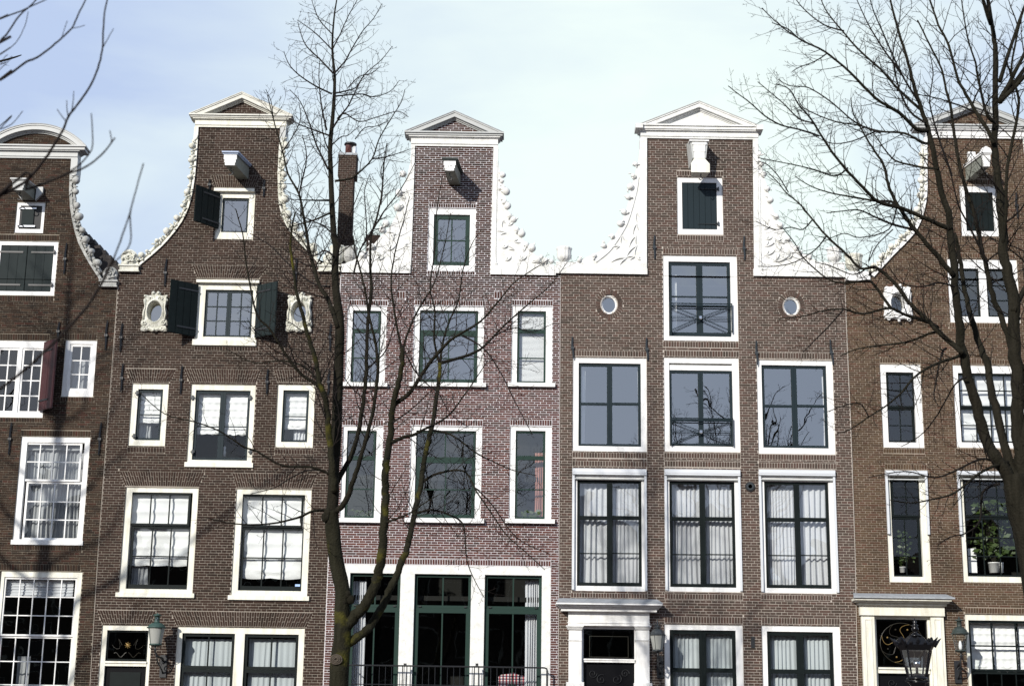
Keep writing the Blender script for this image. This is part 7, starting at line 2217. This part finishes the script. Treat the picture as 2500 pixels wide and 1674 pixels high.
a, b, c, d = cz('C', 70, 960, 160, 1300)
curtain('narrow pale drape inside the leftmost ground floor window', a, b, 2.0, d, y=.6, folds=3, mat='net_grey', seed=5)
a, b, c, d = cz('B', 882, 535, 1030, 738)
roman('white blind half drawn in the left small window of the shuttered house', a, b, c, d, seed=3)
a, b, c, d = cz('B', 872, 738, 962, 835)
curtain('small net curtain showing below the blind in the left small window', a, b, c, d, y=.3, folds=4, mat='net_grey', seed=6, group='net curtains')
a, b, c, d = cz('B', 1255, 540, 1408, 808)
roman('white blind in the left leaf of the middle window above the two tall sashes', a, b, c, d, seed=4)
a, b, c, d = cz('B', 1425, 540, 1580, 812)
roman('white blind in the right leaf of the middle window above the two tall sashes', a, b, c, d, seed=5)
k = MB(); q = P('B', 1432, 920, .2); k.lathe((q.x, q.y, q.z - .12), [(.03, 0), (.035, .12), (.02, .14), (.03, .22), (.01, .24)], 12)
tag(k.build('figurine', 'pot_white', None, smooth=True), 'small white ornament standing on the sill of the middle window', 'ornament')
a, b, c, d = cz('B', 1812, 535, 1962, 778)
roman('white blind half drawn in the right small window of the shuttered house', a, b, c, d, seed=6)
a, b, c, d = cz('B', 1868, 770, 1958, 850)
curtain('small net curtain showing below the blind in the right small window', a, b, c, d, y=.3, folds=4, mat='net_white', seed=7, group='net curtains')
a, b, c, d = cz('S', 318, 1206, 462, 1380)
roman('white roman blind in the left tall black sash, dark gap below it', a, b, c, d, seed=7, drop=.16)
a, b, c, d = cz('S', 318, 1375, 360, 1430)
curtain('net curtain at the lower left of the left tall sash', a, b, c, d, y=.3, folds=4, mat='net_grey', seed=8, group='net curtains')
a, b, c, d = cz('S', 590, 1210, 740, 1411)
roman('white roman blind drawn almost to the foot of the right tall sash', a, b, c, d, seed=8, drop=.2)
q = RW('C', 1985, 483, 2022, 498, .10); k = MB(); k.box(q[0], q[1], .098, .103, q[2], q[3]); tag(k.build('window_sticker', 'sticker_blue', None), 'small pale blue sticker in the lower right corner of the right tall sash', 'sticker')
for (x0, x1, nm, sd_) in ((1232, 1568, 'left', 11), (1668, 2004, 'right', 12)):
    a, b, c, d = cz('C', x0, 850, x1, 1168)
    curtain('pale lace curtain in the %s of the paired windows right of the green lantern' % nm, a, b, 2.0, d, y=.25, folds=9, amp=.012, mat='net_blue', seed=sd_, group='lace curtains')
# venetian blind of slats
a, b, c, d = cz('E', 1268, 296, 1445, 738, .16)
vb = thing('venetian_blind', ((a + b) / 2, .16, c), 'white venetian blind lowered in the upper right window of the purple red house', 'blind')
k = MB(); z = c
while z < d:
    k.add([(a, .155, z), (b, .155, z), (b, .168, z + .0235), (a, .168, z + .0235)], [(0, 1, 2, 3)]); z += .027
k.build('slat', 'blind_white', vb, kind='stuff')
a, b, c, d = cz('E', 1372, 1185, 1445, 1600)
curtain('pink striped drape in the lower right window of the purple red house', a, b, c, d, y=.3, folds=5, mat='pink_cloth', seed=13)
a, b, c, d = cz('F', 232, 762, 345, 1568)
curtain('white drape in the left tall green window beside the tree trunk', a, b, 1.9, d, y=.3, folds=6, mat='net_white', amp=.04, seed=14, group='white drapes')
a, b, c, d = cz('F', 1570, 758, 1690, 1568)
curtain('white drape in the right tall green window above the balcony railing', a, b, 1.9, d, y=.3, folds=6, mat='net_white', amp=.04, seed=15, group='white drapes')
# house four
a, b, c, d = cz('H', 205, 370, 232, 870); curtain('white curtain edge at the left of the upper left window', a, b, c, d, folds=2, mat='blind_white', seed=16, group='curtain edges')
a, b, c, d = cz('H', 565, 400, 583, 870); curtain('white curtain edge at the right of the upper left window', a, b, c, d, folds=1, mat='blind_white', seed=17, group='curtain edges')
a, b, c, d = cz('H', 1748, 440, 1772, 885); curtain('white curtain edge in the upper right four pane window full of branch reflections', a, b, c, d, folds=2, mat='blind_white', seed=18, group='curtain edges')
a, b, c, d = cz('G', 790, 1230, 815, 1700); curtain('white curtain edge at the left of the french windows with the cross rail', a, b, c, d, folds=2, mat='blind_white', seed=19, group='curtain edges')
wn_ = ('left', 'middle', 'right')
for i, (x0, x1, y0, y1) in enumerate(((1411, 1565, 1176, 1424), (1637, 1794, 1178, 1427), (1871, 2025, 1180, 1430))):
    xm = (x0 + x1) / 2
    for j, (u0, u1) in enumerate(((x0 + 2, xm - 1), (xm + 1, x1 - 2))):
        a, b, c, d = cz('S', u0, y0, u1, y1)
        curtain('%s sheer white curtain in the %s of three windows with metal screen housings' % (('left', 'right')[j], wn_[i]), a, b, c, d, y=.26, folds=(5, 8, 6, 7, 9, 5)[i * 2 + j], amp=(.045, .028, .036, .03, .025, .045)[i * 2 + j], gather=(.03, 0, .05, .02, 0, .04)[i * 2 + j], mat='net_white', seed=20 + i * 2 + j, group='sheer curtains')
for i, (x0, x1) in enumerate(((1640, 1795), (1878, 2033))):
    xm = (x0 + x1) / 2
    for j, (u0, u1) in enumerate(((x0, xm - 2), (xm + 2, x1))):
        a, b, c, d = cz('S', u0, 1545, u1, 1690)
        curtain('%s pale curtain in the %s ground floor window between the two right doors' % (('left', 'right')[j], ('left', 'right')[i]), a, b, 1.95, d, y=.25, folds=7, amp=.025, mat='net_blue', seed=30 + i * 2 + j, group='sheer curtains')
# house five
a, b, c, d = blind5
roman('white blind behind the small panes of the wide upper window behind the big tree', a, b, c, d, y=.24, mat='blind_white', seed=9)
a, b, c, d = ground5
for j in range(3):
    xx0, xx1 = a + (b - a) * j * .26, a + (b - a) * (j + 1) * .26 - .03
    roman('white roller blind, %s, in the rightmost ground floor window' % ('left of three', 'middle of three', 'right of three')[j], xx0, xx1, c + .03, d, y=.28, mat='blind_white', seed=40 + j)

def plant(label, pot, x, z, h, spread, n, lmat, seed, y=.4, big=1.0, potr=.09, poth=.14):
    r = random.Random(seed)
    t = thing('potted_plant', (x, y, z), label, 'plant')
    if pot:
        k = MB(); k.lathe((x, y, z), [(potr * .8, 0), (potr, poth), (potr * 1.05, poth), (potr * .9, poth * .85)], 16); k.build('pot', 'pot_white', t, smooth=True)
    st_, lf = MB(), MB()
    for q in range(max(2, n // 12)):
        e = Vector((x + r.uniform(-spread, spread) * .6, y + r.uniform(-.1, .1), z + h * r.uniform(.6, 1)))
        pts = [(x, y, z + poth * .5), ((x + e.x) / 2 + r.uniform(-.05, .05), y, z + h * .45), tuple(e)]
        st_.tube(pts, [.010, .008, .004], 5)
    for q in range(n):
        u = r.random()
        c_ = Vector((x + r.gauss(0, spread * .5), y + r.gauss(0, .09), z + poth + (h - poth) * (.1 + .9 * u)))
        a_ = r.uniform(0, 6.28); tl = r.uniform(-.9, .5); L_ = r.uniform(.06, .12) * big; W = L_ * r.uniform(.25, .42)
        d_ = Vector((math.cos(a_) * math.cos(tl), math.sin(a_) * .6 * math.cos(tl), math.sin(tl))); s_ = d_.cross(Vector((r.uniform(-.4, .4), -1, r.uniform(0, 1)))).normalized() * W
        m_ = c_ + d_ * L_ * .5
        lf.add([c_, m_ + s_ * .9, c_ + d_ * L_, m_ - s_ * .9], [(0, 1, 2, 3)])
    st_.build('stem', 'bark', t); lf.build('leaves', lmat, t, kind='stuff')
q = P('L', 650, 768, .35); plant('slender green plant in a small white pot in the narrow right window', True, q.x, q.z, .90, .20, 150, 'leaf', 3, y=.40, potr=.075, poth=.12)
q = P('L', 1290, 772, .35); plant('large leafy plant in a white pot in the wide window behind the big tree', True, q.x, q.z, 1.55, .42, 330, 'leaf', 4, y=.35, big=1.7, potr=.13, poth=.22)
q = P('L', 1345, 772, .3); k = MB(); k.lathe((q.x, .30, q.z), [(.035, 0), (.04, .2), (.045, .22)], 14); tag(k.build('vase', 'pot_white', None, smooth=True), 'narrow white vase right of the large plant pot', 'vase')
q = RW('L', 1100, 600, 1166, 770, .3); k = MB(); k.box(q[0], q[1], .30, .32, q[2], q[3]); tag(k.build('white_panel', 'blind_white', None), 'white panel standing at the lower left of the wide window with the plant', 'panel')  # plain flat white box just inside the glass
q = P('F', 310, 268, .3); plant('low green herbs on the inner sill of the lower left window behind the tree limbs', False, q.x, q.z - .03, .16, .34, 90, 'leaf', 5, y=.3, poth=.02, big=.7)
q = P('F', 1620, 272, .3); plant('spreading strappy plant on the inner sill of the lower right window', False, q.x, q.z - .03, .13, .30, 60, 'leaf', 6, y=.3, poth=.02, big=1.6)

# =================================================================== the other side of the canal (seen in the window panes only)
ox = -47.0
hs_ = random.Random(4)
for i in range(14):
    wd, hh, kind_ = hs_.uniform(6.0, 7.8), hs_.uniform(13.2, 16.2), i % 2
    t = thing('brick_house', (ox + wd / 2, -54, 0), 'shaded brick house across the canal, seen only as a reflection in the window panes', 'house', 'houses across the canal')
    m = MB(); m.box(ox + .03, ox + wd - .03, -62, -54, 0, hh - 2.6); m.build('wall', 'shell_brick', t)
    m = MB()
    if kind_: m.prism([(ox + .03, hh - 2.6), (ox + wd - .03, hh - 2.6), (ox + wd * .66, hh - .9), (ox + wd * .66, hh), (ox + wd * .34, hh), (ox + wd * .34, hh - .9)], -54.4, -54.02)
    else: m.prism([(ox + .03, hh - 2.6), (ox + wd - .03, hh - 2.6), (ox + wd / 2, hh)], -61.9, -54.02)
    m.build('gable', 'shell_brick', t)
    for fl in range(4):
        for q in range(3):
            m = MB(); xx = ox + wd * (q + .5) / 3; zz = 1.4 + fl * 2.6
            frame4(m, xx - .55, xx + .55, zz, zz + 1.7, .09, .09, .09, .09, -53.98, -53.94)
            f_ = m.build('window', 'beam_side', t)
            m = MB(); m.box(xx - .46, xx + .46, -53.98, -53.96, zz + .09, zz + 1.61); m.build('pane', 'black_gloss', f_)
    ox += wd
